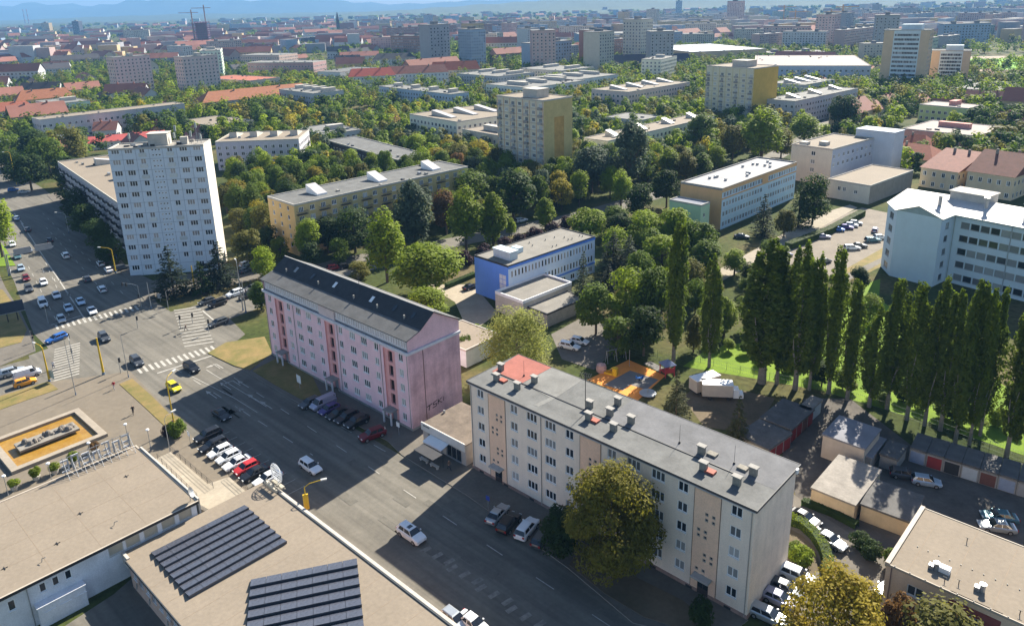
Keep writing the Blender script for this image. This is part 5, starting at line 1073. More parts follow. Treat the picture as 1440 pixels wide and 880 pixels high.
ZONES = [
 ([(39.64, 146.61),(50.81, 177.31),(73.17, 207.14),(74.8, 191.6),(82.2, 175.13),(89.08, 174.65),(81.25, 155.33),(64.13, 145.18),(48.24, 137.74)],6.0,(2.5,7.5),[('mid',4),('lime',4),('dark',2),('olive',3)]),
 ([(-114.63, 305.52),(-114.5, 378.47),(-103.06, 461.85),(-48.78, 544.39),(66.54, 619.12),(181.93, 684.5),(296.42, 654.9),(190.98, 386.53),(140.02, 372.93),(121.6, 330.56),(64.36, 286.19),(37.9, 256.66),(9.02, 228.2),(-4.42, 220.39),(-32.76, 203.93),(-50.05, 199.19),(-61.19, 203.63),(-90.36, 235.16)],5.5,(8,14),[('dark',4),('mid',6),('lime',6),('olive',4),('yellow',1.2),('grey',2),('rust',.12)]),
 ([(-225.97, 317.55),(-204.79, 320.57),(-214.29, 347.82),(-211.31, 391.25),(-305.53, 494.3),(-322.44, 463.49)],8.5,(10,15),[('dark',4),('mid',4),('olive',3),('lime',1)]),
 ([(-324.44, 539.31),(-194.19, 420.46),(-148.28, 403.08),(-93.75, 417.39),(-142.52, 713.73),(-248, 852.46),(-287.61, 635.1)],7,(9,15),[('mid',4),('dark',4),('lime',4),('olive',3),('yellow',.6)]),
 ([(146.46, 298.43),(205.51, 291.6),(325.56, 472.87),(361.35, 567.05),(189.33, 338.33),(161.66, 314.84)],7,(9,14),[('dark',6),('mid',4),('lime',2),('olive',3)]),
 ([(159.65, 360.38),(186.25, 376.52),(318.96, 553.02),(290.42, 568.73),(257.21, 591.07)],7,(8,13),[('dark',4),('mid',4),('lime',4),('olive',2)]),
 ([(29.69, 214.05),(48.61, 223.28),(54.79, 196.04),(48.09, 170.32),(35.93, 150.45),(25.71, 140.61),(18.19, 151.51)],6.5,(7,11),[('mid',5),('lime',5),('dark',3),('olive',1)]),
 ([(-220.09, 1020.77),(-276.57, 1290.47),(-89.77, 1333.82),(58.12, 1356.46),(115.76, 1080.24),(-11.76, 907.07)],10,(10,16),[('mid',5),('lime',5),('dark',3)]),
 ([(-13.34, 1054.92),(304.61, 1155.82),(535.32, 1126.14),(426.29, 893.21),(188.56, 709.96),(27.12, 644.14)],10,(9,15),[('mid',5),('lime',3),('dark',4),('olive',2)]),
 ([(316.36, 577.43),(384.41, 561.73),(524.39, 773.11),(412.85, 746)],12,(8,13),[('mid',5),('lime',4),('dark',3)]),
 ([(-378.78, 548.72),(-299.31, 534.96),(-253.76, 708.92),(-297.21, 963.96),(-688.6, 1221.18),(-616.36, 908.12)],10,(8,14),[('mid',4),('dark',4),('lime',3),('olive',2)])]
CAND = []; GRID = {}
def cell(p): return (int(p[0]//16),int(p[1]//16))
for x,y,W in TX: GRID.setdefault(cell((x,y)),[]).append((x,y,W*.42))
for poly,sp,(h0,h1),wts in ZONES:
    xs = [p[0] for p in poly]; ys = [p[1] for p in poly]; n = int((max(xs)-min(xs))*(max(ys)-min(ys))/(sp*sp)*4)
    for _ in range(min(n,16000)):
        p = (R.uniform(min(xs),max(xs)),R.uniform(min(ys),max(ys)))
        if not inside(p,poly) or blocked(p,3.2): continue
        c = cell(p); ok = True
        for i in (-1,0,1):
            for j in (-1,0,1):
                for q in GRID.get((c[0]+i,c[1]+j),()):
                    if math.hypot(p[0]-q[0],p[1]-q[1]) < sp*.5+q[2]: ok = False; break
        if not ok: continue
        GRID.setdefault(c,[]).append((p[0],p[1],sp*.5))
        k = R.choices([a for a,_w in wts],[b_ for _a,b_ in wts])[0]; H = R.uniform(h0,h1)
        CAND.append((math.hypot(*p),p,H,min(H*R.uniform(.62,.9),sp*1.45),k))
CAND.sort(key=lambda q: q[0])
NEAR = 225
for d,p,H,W,k in CAND[:NEAR]:
    s = R.choice(['round0','round1','round2','round3','round4','round1','tall0' if k in ('lime','mid') else 'round3','spruce1' if k=='dark' else 'round2'])
    tree(p[0],p[1],H,W,s,'spruce' if s.startswith('spruce') else k)
def woodland(name, items, per=110, leafs=('dark','mid','lime','olive','yellow','grey','rust')):
    P=[];Nn=[];Sz=[];Mi=[]
    for d,p,H,W,k in items:
        n = max(40,int(per*min(1.6,500/max(d,250)))); lob = 8
        pts,nn = broad_points(H,W,lob,max(4,n//lob),base=.05,lo=.20,hi=.36,loose=.18,tp=.5); pts = pts+np.array([p[0],p[1],0]); P.append(pts); Nn.append(nn); Sz.append(NR.uniform(.9,1.7,len(pts))*W/8*max(1,d/700)**.5); Mi.append(np.full(len(pts),leafs.index(k),dtype=np.int32))
    me = quads(name,np.concatenate(P),np.concatenate(Nn),np.concatenate(Sz),LEAF[leafs[0]])
    for l in leafs[1:]: me.materials.append(LEAF[l])
    me.polygons.foreach_set('material_index',np.concatenate(Mi)); o = obj(name,me,kind='stuff'); return o
woodland('woodland', CAND[NEAR:], 300)
print('trees', len(TX), 'woodland', len(CAND)-NEAR)
# every tree gets a label from what it stands by
MARKS = [('blue-grey crossing tower',-94,201),('pink block',-30,135),('cream front block',14,92),('yellow block',-35,255),('patched yellow tower',12,305),('mustard tower',130,425),('blue office',15,190),('orange school',80,260),('sandy clinic',130,300),('pale hospital',115,185),('lime clinic',262,440),('long factory',190,600),('grey workshop',-230,470),('two pinkish towers',-300,650),('red-roofed terrace',-110,640),('fountain',-80,114),('orange playground',22,130),('dark long pavilion',-60,350),('cream white-headed row',-25,420),('pink stair-head row',85,530),('balconied grey-blue row',-60,530),('long shaded block',-140,255),('ochre pavilions',170,290),('beige-roofed building',50,72),('poplar row',55,124),('red-roofed school',-190,580),('sunken cream row',80,385),('crossing',-80,155),('tan hotel slab',270,560),('grey slanted-head row',180,470),('navy-roofed hall',100,720)]
def rank_labels(items, marks=MARKS, unit_='counted outward from it'):
    G_ = {}
    for r,look in items:
        x,y = r.location.x,r.location.y; nm,mx,my = min(marks,key=lambda q: math.hypot(q[1]-x,q[2]-y))
        d0,d1 = math.hypot(mx,my),math.hypot(x,y); da = math.atan2(x,y)-math.atan2(mx,my)
        rel = ('right of' if da > 0 else 'left of') if abs(da)*d1 > abs(d1-d0) else ('behind' if d1 > d0 else 'in front of')
        G_.setdefault((look,rel,nm),[]).append((math.hypot(mx-x,my-y),r))
    ORD = ['nearest','second','third','fourth','fifth','sixth','seventh','eighth','ninth','tenth','eleventh','twelfth','thirteenth','fourteenth','fifteenth','sixteenth','seventeenth','eighteenth','nineteenth','twentieth']
    for (look,rel,nm),v in G_.items():
        v.sort(key=lambda q: q[0])
        for k,(d,r) in enumerate(v):
            base = '%s %s the %s' % (look,rel,nm)
            r['label'] = base if len(v) == 1 else ('nearest ' + base if k == 0 else '%s %s, %s away from it' % (look, rel+' the '+nm, ORD[min(k,19)]))
rank_labels(TREES)
# ------------------------------------------------------------------ vehicles
M_TYRE = mat('tyre', (.02,.02,.02), .8, .1); M_RIM = mat('rim', (.35,.35,.36), .35, .05, metal=.7)
M_CARGLASS = mat('car_glass', (.012,.014,.018), .08, .1, spec=.7); M_HEAD = mat('headlamp_glass', (.65,.66,.66), .15, .05); M_TAIL = mat('tail_lamp', (.30,.012,.01), .3, .05); M_TRIM = mat('black_trim', (.02,.02,.022), .6, .1)
def paint(name, c, metal=.25): return mat('paint_'+name, c, .28, .03, 1, spec=.55, metal=metal)
PAINT = {'white':paint('white',(.72,.73,.74),0),'silver':paint('silver',(.42,.45,.47),.5),'black':paint('black',(.014,.014,.016),.1),'grey':paint('grey',(.085,.092,.10),.4),'red':paint('red',(.50,.03,.03),.1),'darkred':paint('darkred',(.16,.012,.018),.2),'yellow':paint('yellow',(.70,.58,.02),0),'orange':paint('orange',(.75,.30,.02),0),'blue':paint('blue',(.03,.13,.42),.3),'teal':paint('teal',(.10,.20,.24),.4),'purple':paint('purple',(.07,.05,.19),.3),'lilac':paint('lilac',(.36,.36,.46),.4),'paleblue':paint('paleblue',(.42,.52,.62),.4)}
# type: length, half width, hood height, belt, roof, cabin bottom front/rear, cabin top front/rear
CT = {'hatch':(4.05,.88,.84,.96,1.47,.95,-1.98,.22,-1.55),'saloon':(4.6,.90,.82,.94,1.43,.95,-1.72,.2,-1.05),'estate':(4.65,.91,.84,.96,1.48,1.0,-2.26,.25,-1.95),'suv':(4.6,.95,1.0,1.12,1.68,1.02,-2.22,.35,-1.85),'van':(5.0,.98,1.05,1.2,1.95,1.75,-2.46,1.05,-2.38)}
CARM = {}
def car_meshes(t):
    if t in CARM: return CARM[t]
    L,hw,hh,zb,zr,cf,cb,tf,tb = CT[t]; x1 = L/2; b = MB()
    st = [(x1,.42,.62,hw*.72),(x1-.12,.3,hh*.84,hw*.90),(x1-.45,.22,hh*.95,hw*.98),(cf+.05,.2,zb-.03,hw),(0,.2,zb,hw),(cb+.5,.2,zb,hw),(-x1+.3,.22,zb*.98 if t!='saloon' else zb*.97,hw*.97),(-x1+.08,.3,zb*.9,hw*.92),(-x1,.4,zb*.72,hw*.80)]
    rings = []
    for x,z0,z1,h in st:
        i = len(b.v); zm = (z0+z1)/2
        b.v += [(x,-h*.9,z0),(x,-h,zm*.85),(x,-h*.985,z1-.12),(x,-h*.86,z1),(x,h*.86,z1),(x,h*.985,z1-.12),(x,h,zm*.85),(x,h*.9,z0)]; rings.append(i)
    for a,c in zip(rings,rings[1:]):
        for k in range(8): b.f.append((a+k,c+k,c+(k+1)%8,a+(k+1)%8)[::-1]); b.m.append(0)
    b.f.append(tuple(rings[0]+k for k in range(8))); b.m.append(0); b.f.append(tuple(rings[-1]+k for k in range(7,-1,-1))); b.m.append(0)
    # cabin: glass frustum, roof skin and pillars over it
    wb,wt = hw*.86,hw*.68; B = [(cf,-wb,zb-.04),(cf,wb,zb-.04),(cb,wb,zb-.04),(cb,-wb,zb-.04)]; T_ = [(tf,-wt,zr-.05),(tf,wt,zr-.05),(tb,wt,zr-.05),(tb,-wt,zr-.05)]
    g = MB(); i = 0; g.v = B+T_
    for k in range(4): g.f.append((k,(k+1)%4,4+(k+1)%4,4+k)); g.m.append(0)
    g.f.append((4,5,6,7)); g.m.append(0)
    n = (tf-tb); 
    b.v_ = None; i = len(b.v); b.v += [(tf+.06,-wt-.03,zr-.07),(tf+.06,wt+.03,zr-.07),(tb-.06,wt+.03,zr-.07),(tb-.06,-wt-.03,zr-.07),(tf-.15,-wt+.1,zr),(tf-.15,wt-.1,zr),(tb+.15,wt-.1,zr),(tb+.15,-wt+.1,zr)]
    for k in range(4): b.f.append((i+k,i+(k+1)%4,i+4+(k+1)%4,i+4+k)); b.m.append(0)
    b.f.append((i+4,i+5,i+6,i+7)); b.m.append(0)
    def pillar(fb, ft, w_, s):
        lerp = lambda z: None
        b0 = (fb,s*(wb+.012),zb-.03); b1 = (fb-w_,s*(wb+.012),zb-.03); t0 = (ft,s*(wt+.02),zr-.06); t1 = (ft-w_*.8,s*(wt+.02),zr-.06)
        q = [b0,t0,t1,b1] if s>0 else [b0,b1,t1,t0]; b.quad(*q)
    for s in (1,-1):
        pillar(cf+.0,tf+.05,.16,s); pillar((cf+cb)/2+.1,(tf+tb)/2+.1,.12,s); pillar(cb+.42,tb+.28,.45 if t in('hatch','suv') else .3,s)
        if t == 'van': pillar(.55,.5,2.9,s)
    b.box(x1-.05,-hw*.6,.34,x1+.02,hw*.6,.5,1)
    for s in (1,-1): b.box(cf-.35,s*hw-.06+s*.08,zb-.02,cf-.15,s*hw+.06+s*.08,zb+.13,0)
    body = b.mesh('body',[PAINT['white'],M_TRIM])
    w = MB(); r = .33 if t!='suv' else .37
    w.tube((0,-.11,0),(0,.11,0),r,r,12,0); w.tube((0,-.118,0),(0,.118,0),r*.62,r*.62,10,1)
    lh = MB(); lh.box(x1-.22,-.2,-.07,x1-.04,.2,.08); tl = MB(); tl.box(-.04,-.15,-.12,.06,.15,.14)
    CARM[t] = (body,g.mesh('window_glass',M_CARGLASS),w.mesh('wheel',[M_TYRE,M_RIM]),lh.mesh('headlight',M_HEAD),tl.mesh('tail_light',M_TAIL),L,hw,hh,zb,r); return CARM[t]
NCAR = [0]
def car(p, ang, t, col, label, group=None, full=True, z=0, roof=None):
    bd,gl,wh,hl,tl,L,hw,hh,zb,r = car_meshes(t)
    root = thing({'van':'van'}.get(t,'car'), label, 'van' if t=='van' else 'car', p[0], p[1], rad(ang), group, z)
    o = obj('body', bd, root); o.material_slots[0].link = 'OBJECT'; o.material_slots[0].material = PAINT[col]
    obj('window_glass', gl, root)
    if full:
        for x in (L*.3,-L*.3):
            for s in (1,-1): obj('wheel', wh, root, (x,s*(hw-.08),r))
        for s in (1,-1): obj('headlight', hl, root, (.03,s*hw*.62,hh*.74)); obj('tail_light', tl, root, (-L/2+.02,s*hw*.70,zb*.76))
    if roof:
        b = MB(); b.box(-.55,-.36,CT[t][4]-.01,.05,.36,CT[t][4]+.012); b.build('sunroof', M_CARGLASS, root)
    NCAR[0] += 1; return root
Z_ = .055
UP, DN = 127, -53      # along the far arm: away / towards the camera
G1 = 'cars on the far arm of the avenue'
for p,a,t,c,l in (
 ((-158.65, 228.7),DN,'hatch','white','white hatchback under the overhead sign gantry, last of the oncoming queue'),
 ((-149.26, 216.12),DN,'estate','teal','grey-teal car just below the overhead sign gantry'),
 ((-141.2, 204.76),DN,'hatch','paleblue','pale silver-blue hatchback behind the red car in the sunlit lane'),
 ((-134.52, 196.16),DN,'hatch','darkred','red hatchback in the sunlit outer lane'),
 ((-128.6, 187.68),DN,'suv','grey','dark grey off-road car in front of the red one'),
 ((-127.37, 192.35),DN,'hatch','white','white hatchback beside the red one, half in shade'),
 ((-118.23, 182.43),DN,'saloon','white','white saloon next to the white van before the zebra'),
 ((-110.09, 173.4),DN,'saloon','paleblue','pale blue saloon waiting in the tower shade, middle lane'),
 ((-109.31, 177.5),DN,'saloon','paleblue','second pale blue saloon waiting nearer the centre line'),
 ((-103.1, 171.17),DN,'saloon','white','white saloon first at the stop line by the centre line'),
 ((-107.84, 166.3),DN,'hatch','silver','silver hatchback first at the stop line in the outer lane'),
 ((-134.39, 215.62),UP,'suv','white','white off-road car driving away past the dark trees'),
 ((-116.64, 194.33),UP,'saloon','grey','dark grey saloon in the sun strip driving away'),
 ((-108.42, 186.29),UP,'estate','white','white estate car leaving the crossing at the edge of the tower shade'),
 ((-119.68, 207.44),UP,'hatch','white','white hatchback parked near the yellow lamp, farther one'),
 ((-114.46, 201.6),UP,'saloon','white','white saloon parked near the yellow lamp, nearer one'),
 ((-111.39, 203.15),37,'estate','grey','dark car parked by the foot of the blue-grey tower'),
 ((-177.23, 260.79),UP,'saloon','paleblue','pale blue car far up the avenue at the shade edge'),
 ((-164.15, 245.57),UP,'saloon','grey','dark saloon far up the avenue under the trees shade'),
 ((-149.03, 232.38),UP,'saloon','black','black car in the shaded lanes up the avenue'),
 ((-149.54, 222.25),DN,'saloon','silver','silver-green car right under the gantry sign'),
 ((-200.02, 302.18),30,'saloon','silver','silver car on the side road at far left'),
 ((-207.17, 306.6),30,'hatch','blue','bluish car on the side road at the left edge')): car(p,a,t,c,l,G1,z=Z_)
car((-118.36, 176.69),DN,'van','white','white delivery van with blue windscreen waiting before the zebra',G1,z=Z_)
G2 = 'cars in the crossing'
for p,a,t,c,l in (
 ((-91.92, 155.05),-50,'suv','grey','dark off-road car in the middle of the crossing'),
 ((-102.76, 155.32),-120,'estate','blue','dark blue car with a silver roof leaving the shade onto the zebra'),
 ((-78.7, 142.5),-48,'suv','grey','dark grey off-road car driving onto the near zebra'),
 ((-65.88, 138.96),-43,'suv','black','black off-road car with a roof rail past the near zebra'),
 ((-66.15, 131),-43,'hatch','yellow','bright yellow small car in the kerb lane'),
 ((-53.01, 120.17),-43,'saloon','black','black saloon in the shaded lanes among the white arrows'),
 ((-68.88, 161.83),230,'estate','grey','dark estate car heading to the far zebra from the side street'),
 ((-76.67, 175.35),230,'hatch','grey','dark grey hatchback at the stop line of the side street, outer lane'),
 ((-73.42, 173.75),230,'suv','black','black off-road car at the stop line of the side street, inner lane'),
 ((-71.24, 180.25),230,'suv','white','white off-road car in the side street queue'),
 ((-67.58, 178.54),230,'saloon','black','black saloon in the side street queue by the tall post'),
 ((-68.09, 184.03),230,'hatch','grey','dark hatchback last in the side street queue'),
 ((-102.47, 139.06),40,'suv','silver','silver off-road car in the left queue, farthest lane'),
 ((-97.14, 134.6),40,'hatch','orange','orange hatchback in the left queue, nearest lane'),
 ((-32.88, 103.54),-43,'estate','white','white estate car driving towards the camera in the shade of the pink block'),): car(p,a,t,c,l,G2,z=Z_)
car((-98.75, 137.95),40,'van','white','white passenger van in the left queue between silver and orange cars',G2,z=Z_)
car((-14.85, 86.9),-43,'suv','white','white off-road car with a glass roof crossing the edge of the sunlit strip',G2,z=Z_,roof=True)
G3 = 'cars parked by the hall terrace'
for p,t,c,l in (((-52.81, 113.22),'suv','black','black off-road car, first of the row by the hall terrace'),((-50.88, 110.33),'estate','black','black estate with roof rails, second of the row by the hall terrace'),((-48.98, 108.38),'hatch','white','white car with a black roof in the row by the hall terrace'),((-46.98, 106.68),'hatch','white','plain white hatchback next to the black-roofed white car'),((-45.02, 105.02),'saloon','white','white saloon beside the red car by the terrace'),((-43.06, 103.59),'hatch','red','red hatchback in the row by the hall terrace'),((-41.32, 102.01),'saloon','black','black saloon between the red car and the last white one'),((-38.78, 100.62),'saloon','white','white saloon last in the row, behind the round roof sign')): car(p,227,t,c,l,G3,z=Z_)
G4 = 'cars parked under the pink block'
for p,a,t,c,l in (((-37.95, 123.43),227,'hatch','grey','dark car at the far end of the row under the pink block'),((-35.37, 123.04),227,'van','lilac','silver people carrier in the shaded row under the pink block'),((-33.86, 120.96),227,'hatch','purple','purple hatchback beside the silver people carrier'),((-31.86, 119.4),227,'saloon','black','black saloon next to the purple hatchback'),((-30.07, 118.11),227,'estate','black','black estate in the middle of the shaded row'),((-27.97, 116.37),227,'suv','black','black off-road car at the near end of the black ones'),((-24.52, 112.15),215,'suv','darkred','dark red off-road car standing apart by the pink block entrance')): car(p,a,t,c,l,G4,z=.13)
G5 = 'cars parked before the cream block'
for p,t,c,l in (((-3.04, 90.64),'saloon','silver','silver saloon nearest the sign post before the cream block'),((-1.43, 88.6),'suv','black','black off-road car with pale roof rails before the cream block'),((1.03, 87.32),'suv','white','white off-road car with dark rear window before the cream block'),((3, 85.38),'hatch','grey','dark car half under the dark tree before the cream block')): car(p,60,t,c,l,G5,z=.13)
G6 = 'cars beside the cream gable'
for p,a,t,c,l in (((34.59, 77.31),-38,'suv','white','white car by the hedge, first beside the cream gable'),((32.52, 75.24),-38,'hatch','grey','grey car second beside the cream gable'),((31.1, 73.67),-38,'hatch','lilac','lilac-silver car glinting in the sun beside the cream gable'),((28.99, 71.21),-38,'estate','silver','silver estate car nearest the corner of the cream gable'),((39.71, 88.24),-50,'saloon','black','black saloon following along the curved hedge'),((41.32, 83.7),-52,'saloon','silver','silver-roofed dark car driving past the curved hedge'),
 ((66.33, 87.52),165,'saloon','teal','teal saloon in the garage yard behind the beige roof'),((64.78, 85.52),165,'saloon','silver','silver-black saloon beside the teal one in the garage yard'),((60.7, 95.81),-20,'hatch','paleblue','pale blue car behind the dark shed in the garage yard'),((58.35, 97.67),-20,'hatch','grey','grey car hidden by the bush behind the dark shed'),
 ((-7.89, 71.75),-43,'hatch','silver','silver car at the bottom edge by the roof corner'),((-5.67, 71.04),-43,'saloon','white','white car at the bottom edge next to the silver one'),((43.94, 74.27),40,'hatch','silver','silver car half hidden by the orange bush at the building corner'),
 ((11.55, 144.76),-30,'estate','white','white estate parked behind the weeping birch, nearer one'),((13.87, 147.06),-30,'hatch','white','white hatchback parked under the trees next to the white estate')): car(p,a,t,c,l,G6,z=.05)
G7 = 'cars on the hospital car park'
for p,a,t,c,l in (((100.93, 222.56),-20,'hatch','blue','bright blue car by the hedge on the hospital car park'),((104.23, 224.58),-20,'estate','purple','violet-blue estate next to the bright blue car'),((106.93, 226.68),-20,'hatch','white','white car third along the hedge on the hospital car park'),((109.24, 228.87),-20,'hatch','silver','silver car last along the hedge on the hospital car park'),((93.58, 215.8),-10,'saloon','lilac','lilac saloon at the near corner of the hospital car park'),((111.61, 220.88),60,'hatch','lilac','lilac-white car facing the camera near the hospital'),((106.45, 211.2),0,'estate','teal','teal estate nearest the hospital wall'),((109.95, 213.71),0,'hatch','white','white car beside the teal estate'),((97.43, 204.54),-5,'estate','white','white estate in the middle of the sandy car park'),((100.25, 206.28),-5,'saloon','grey','dark grey saloon next to the white estate on sand'),((85.29, 193.72),30,'hatch','grey','dark car seen between two poplars'),((76.76, 199.81),20,'hatch','lilac','lilac car half hidden behind the poplar tops'),((69.75, 217.8),-20,'saloon','grey','grey-green car in the shade of the orange school'),
 ((-49.92, 198.59),30,'hatch','darkred','dark red car on the street behind the pink block'),((-46.93, 199.55),30,'hatch','black','black car beside the dark red one behind the pink block'),((-4.45, 222.57),30,'hatch','silver','silver car parked on the street above the blue office'),((3.19, 241.71),35,'estate','white','white car under the dark trees up the street'),((-10.96, 181.09),40,'saloon','black','black car in the shade beside the blue office'),((-76.21, 203.54),60,'hatch','white','white car parked by the yellow block gable, upper one'),((-74.4, 198.06),60,'hatch','grey','dark car parked by the yellow block gable, lower one')): car(p,a,t,c,l,G7,z=.04)
# far parking by the tan towers
for k in range(9):
    q = (253.44, 486.65); car((q[0]+(k%3)*6-4+R.uniform(-1,1),q[1]+(k//3)*9-10),R.choice([40,220]),R.choice(['hatch','saloon']),['white','silver','white','paleblue','grey','white','silver','white','teal'][k],'%s car in the far court before the tan slab, %s from near end'%(['white','silver','white','pale blue','grey','white','silver','white','teal'][k],['nearest','second','third','fourth','fifth','sixth','seventh','eighth','last'][k]),'cars before the tan slab',False)
# two box vans by the playground
def box_van(label, p, ang, cab):
    root = thing('box_van' if cab else 'box_trailer', label, 'van' if cab else 'trailer', p[0], p[1], rad(ang), None, .02)
    m = mat('van_box_panel',(.45,.40,.35),.6,.08,.8); b = MB(); b.box(-3.0,-1.15,.75,2.4,1.15,3.05,0); b.build('box', m, root)
    b = MB(); b.box(-3.06,-1.2,3.05,2.46,1.2,3.15); b.build('box_roof', M_WHITE, root)
    b = MB(); b.box(2.401,-.75,1.1,2.43,.35,2.6); b.build('hatch_opening', M_DARK, root)
    b = MB(); b.box(-3.0,-.9,.45,2.4,.9,.75); b.build('chassis', M_DARK, root)
    me = MB(); me.tube((0,-.13,0),(0,.13,0),.4,n=12); wm = me.mesh('wheel', M_TYRE)
    for x in (-1.6,1.7):
        for s in (1,-1): obj('wheel', wm, root, (x,s*1.0,.4))
    if cab:
        b = MB(); b.prism([(2.5,-1.0),(4.3,-.9),(4.3,.9),(2.5,1.0)],.5,1.25); b.prism([(2.5,-.95),(3.5,-.8),(3.5,.8),(2.5,.95)],1.25,2.1); b.build('cab', PAINT['white'], root)
        b = MB(); b.quad((3.52,-.78,1.3),(3.52,.78,1.3),(3.45,.7,2.05),(3.45,-.7,2.05)); b.build('windscreen', M_CARGLASS, root)
box_van('white-roofed box trailer behind the other one, by the playground', (35.37, 125.53), 25, False)
box_van('white-roofed box van with cab next to the box trailer', (37.03, 122.8), -8, True)
# ------------------------------------------------------------------ square: fountain, planters, lamps
def fountain():
    T0,R0,B0 = Vector((*(-80.57, 123.98),0)),Vector((*(-70.79, 114.59),0)),Vector((*(-80.63, 103.84),0)); L0 = T0+B0-R0; ct = (T0+B0)/2
    e = (R0-T0); f = (B0-R0); a,b_ = e.length,f.length; ang = math.atan2(f.y,f.x)
    root = thing('fountain','rectangular fountain basin with amber bottom and a flat stone sculpture slab','fountain',ct.x,ct.y,ang,None,.12)
    X,Y = b_/2,a/2; t = 1.1; b = MB(); b.box(-X,-Y,-.1,X,-Y+t,.55); b.box(-X,Y-t,-.1,X,Y,.55); b.box(-X,-Y+t,-.1,-X+t,Y-t,.55); b.box(X-t,-Y+t,-.1,X,Y-t,.55); b.build('rim', mat('rim_stone',(.30,.255,.20),.85,.12,.5,fine=3), root)
    b = MB(); b.box(-X+t,-Y+t,-.1,X-t,Y-t,.06); b.build('basin_floor', mat('amber_basin',(.27,.135,.014),.35,.35,.5,col2=(.34,.20,.04),fine=2,spec=.5), root)
    b = MB(); b.box(-4.6,-1.7,.45,4.6,1.7,.85); b.box(-3.6,-1.0,.05,3.6,1.0,.45); b.build('stone_slab', mat('slab_stone',(.22,.20,.17),.9,.2,.8,fine=4), root)
    b = MB(); rr = random.Random(5)
    for k in range(13):
        x,y = -3.8+7*k/12,rr.uniform(-.7,.7); h = rr.uniform(.3,.9); r = rr.uniform(.35,.75)
        b.lathe([(0,.85+h),(r*.45,.85+h*.9),(r*.9,.85+h*.45),(r,.84)],x,y,9)
    b.build('sculpture', mat('weathered_bronze',(.17,.15,.13),.8,.35,2,fine=4), root)
fountain()
for k,(p,l) in enumerate((((-77.7, 100.06),'white planter with a green shrub, nearest the left edge'),((-75.76, 102.52),'white planter with the tallest shrub, second from the left'),((-73.77, 104.12),'white planter with a round lime shrub, middle one'),((-71.98, 106.56),'white planter with a wide lime shrub, fourth'),((-70.45, 109.94),'white planter with a thin brown shrub near the roof sign'))):
    r = thing('planter',l,'planter',p[0],p[1],0,'planters along the square',.12); b = MB(); b.lathe([(.45,0),(.62,.75),(.52,.75),(.5,.6),(0,.6)],n=12); b.build('pot', M_CONCW, r)
    h,w_,cm,tm = PROTO['bush0']; o = obj('shrub', cm, r, (0,0,.55), k); o.scale = (.5,.5,.45+.15*(k%2)); o.material_slots[0].link = 'OBJECT'; o.material_slots[0].material = LEAF['lime' if k<4 else 'rust']
def small_lamp(p, h, label):
    r = thing('lamp_post',label,'lamp',p[0],p[1],0,'low lamps along the square',.12); b = MB(); b.tube((0,0,0),(0,0,h),.06,.05,8); b.tube((0,0,0),(0,0,.3),.14,.1,8); b.build('pole', M_STEEL, r)
    b = MB(); b.lathe([(0,h+.32),(.26,h+.22),(.3,h+.05),(.1,h)],n=10); b.build('lamp_head', M_WHITE, r)
for p,l in (((-77.8, 98.66),'low grey lamp post nearest the left edge of the hall roof'),((-72.85, 101.66),'low grey lamp post between the two middle planters'),((-69.51, 107.25),'low grey lamp post beside the brown shrub planter'),((-66.21, 112.73),'low grey lamp post beyond the roof sign'),((-61.58, 110.81),'thin low lamp on the pavement by the terrace')): small_lamp(p,3.3,l)
# rooftop sign frame seen from behind
e1h = (math.cos(rad(-43.2)), math.sin(rad(-43.2))); P1 = (-58.94, 101.82)
def roof_sign():
    r = thing('roof_sign','rooftop sign frame of grey letter boards seen from behind, on the hall roof edge','sign',P1[0]-e1h[0]*.0,P1[1]-e1h[1]*.0,rad(-133.2),None,6.0)
    b = MB()
    for k in range(9):
        x = .6+k*1.15; b.tube((x,0,0),(x,0,2.9),.045,n=5); b.tube((x,0,2.4),(x,1.9,.05),.035,n=5)
    for z in (.5,1.5,2.7): b.tube((.4,0,z),(10.2,0,z),.045,n=5)
    for k in range(8): b.tube((.6+k*1.15,1.9,.05),(1.75+k*1.15,0,1.5),.025,n=4)
    b.build('frame', M_STEEL, r)
    for k in range(7):
        b = MB(); x = .55+k*1.42; h = (2.6,2.2,2.7,1.9,2.3,2.7,2.4)[k]
        b.box(x,-.22,.45,x+.22,-.05,h); b.box(x+.22,-.22,h-.25,x+1.05,-.05,h)
        if k%2: b.box(x+.83,-.22,.45,x+1.05,-.05,h-.25)
        else: b.box(x+.22,-.22,1.3,x+.95,-.05,1.55); b.box(x+.22,-.22,.45,x+1.05,-.05,.7)
        b.build('letter_board', mat('letter_back',(.46,.47,.49),.6,.1), r)
roof_sign()
def roof_dish():
    p = (-44.87, 88.06); r = thing('satellite_dish','grey satellite dish on a mast at the hall roof corner','dish',p[0],p[1],rad(100),None,6)
    b = MB(); b.tube((0,0,0),(0,0,1.3),.05,n=6); b.build('mast', M_STEEL, r)
    b = MB(); b.lathe([(0,0),(.45,.08),(.75,.28)],n=14); o = b.build('reflector', M_STEEL, r, (0,0,1.3)); o.rotation_euler = (rad(70),0,0)
roof_dish()
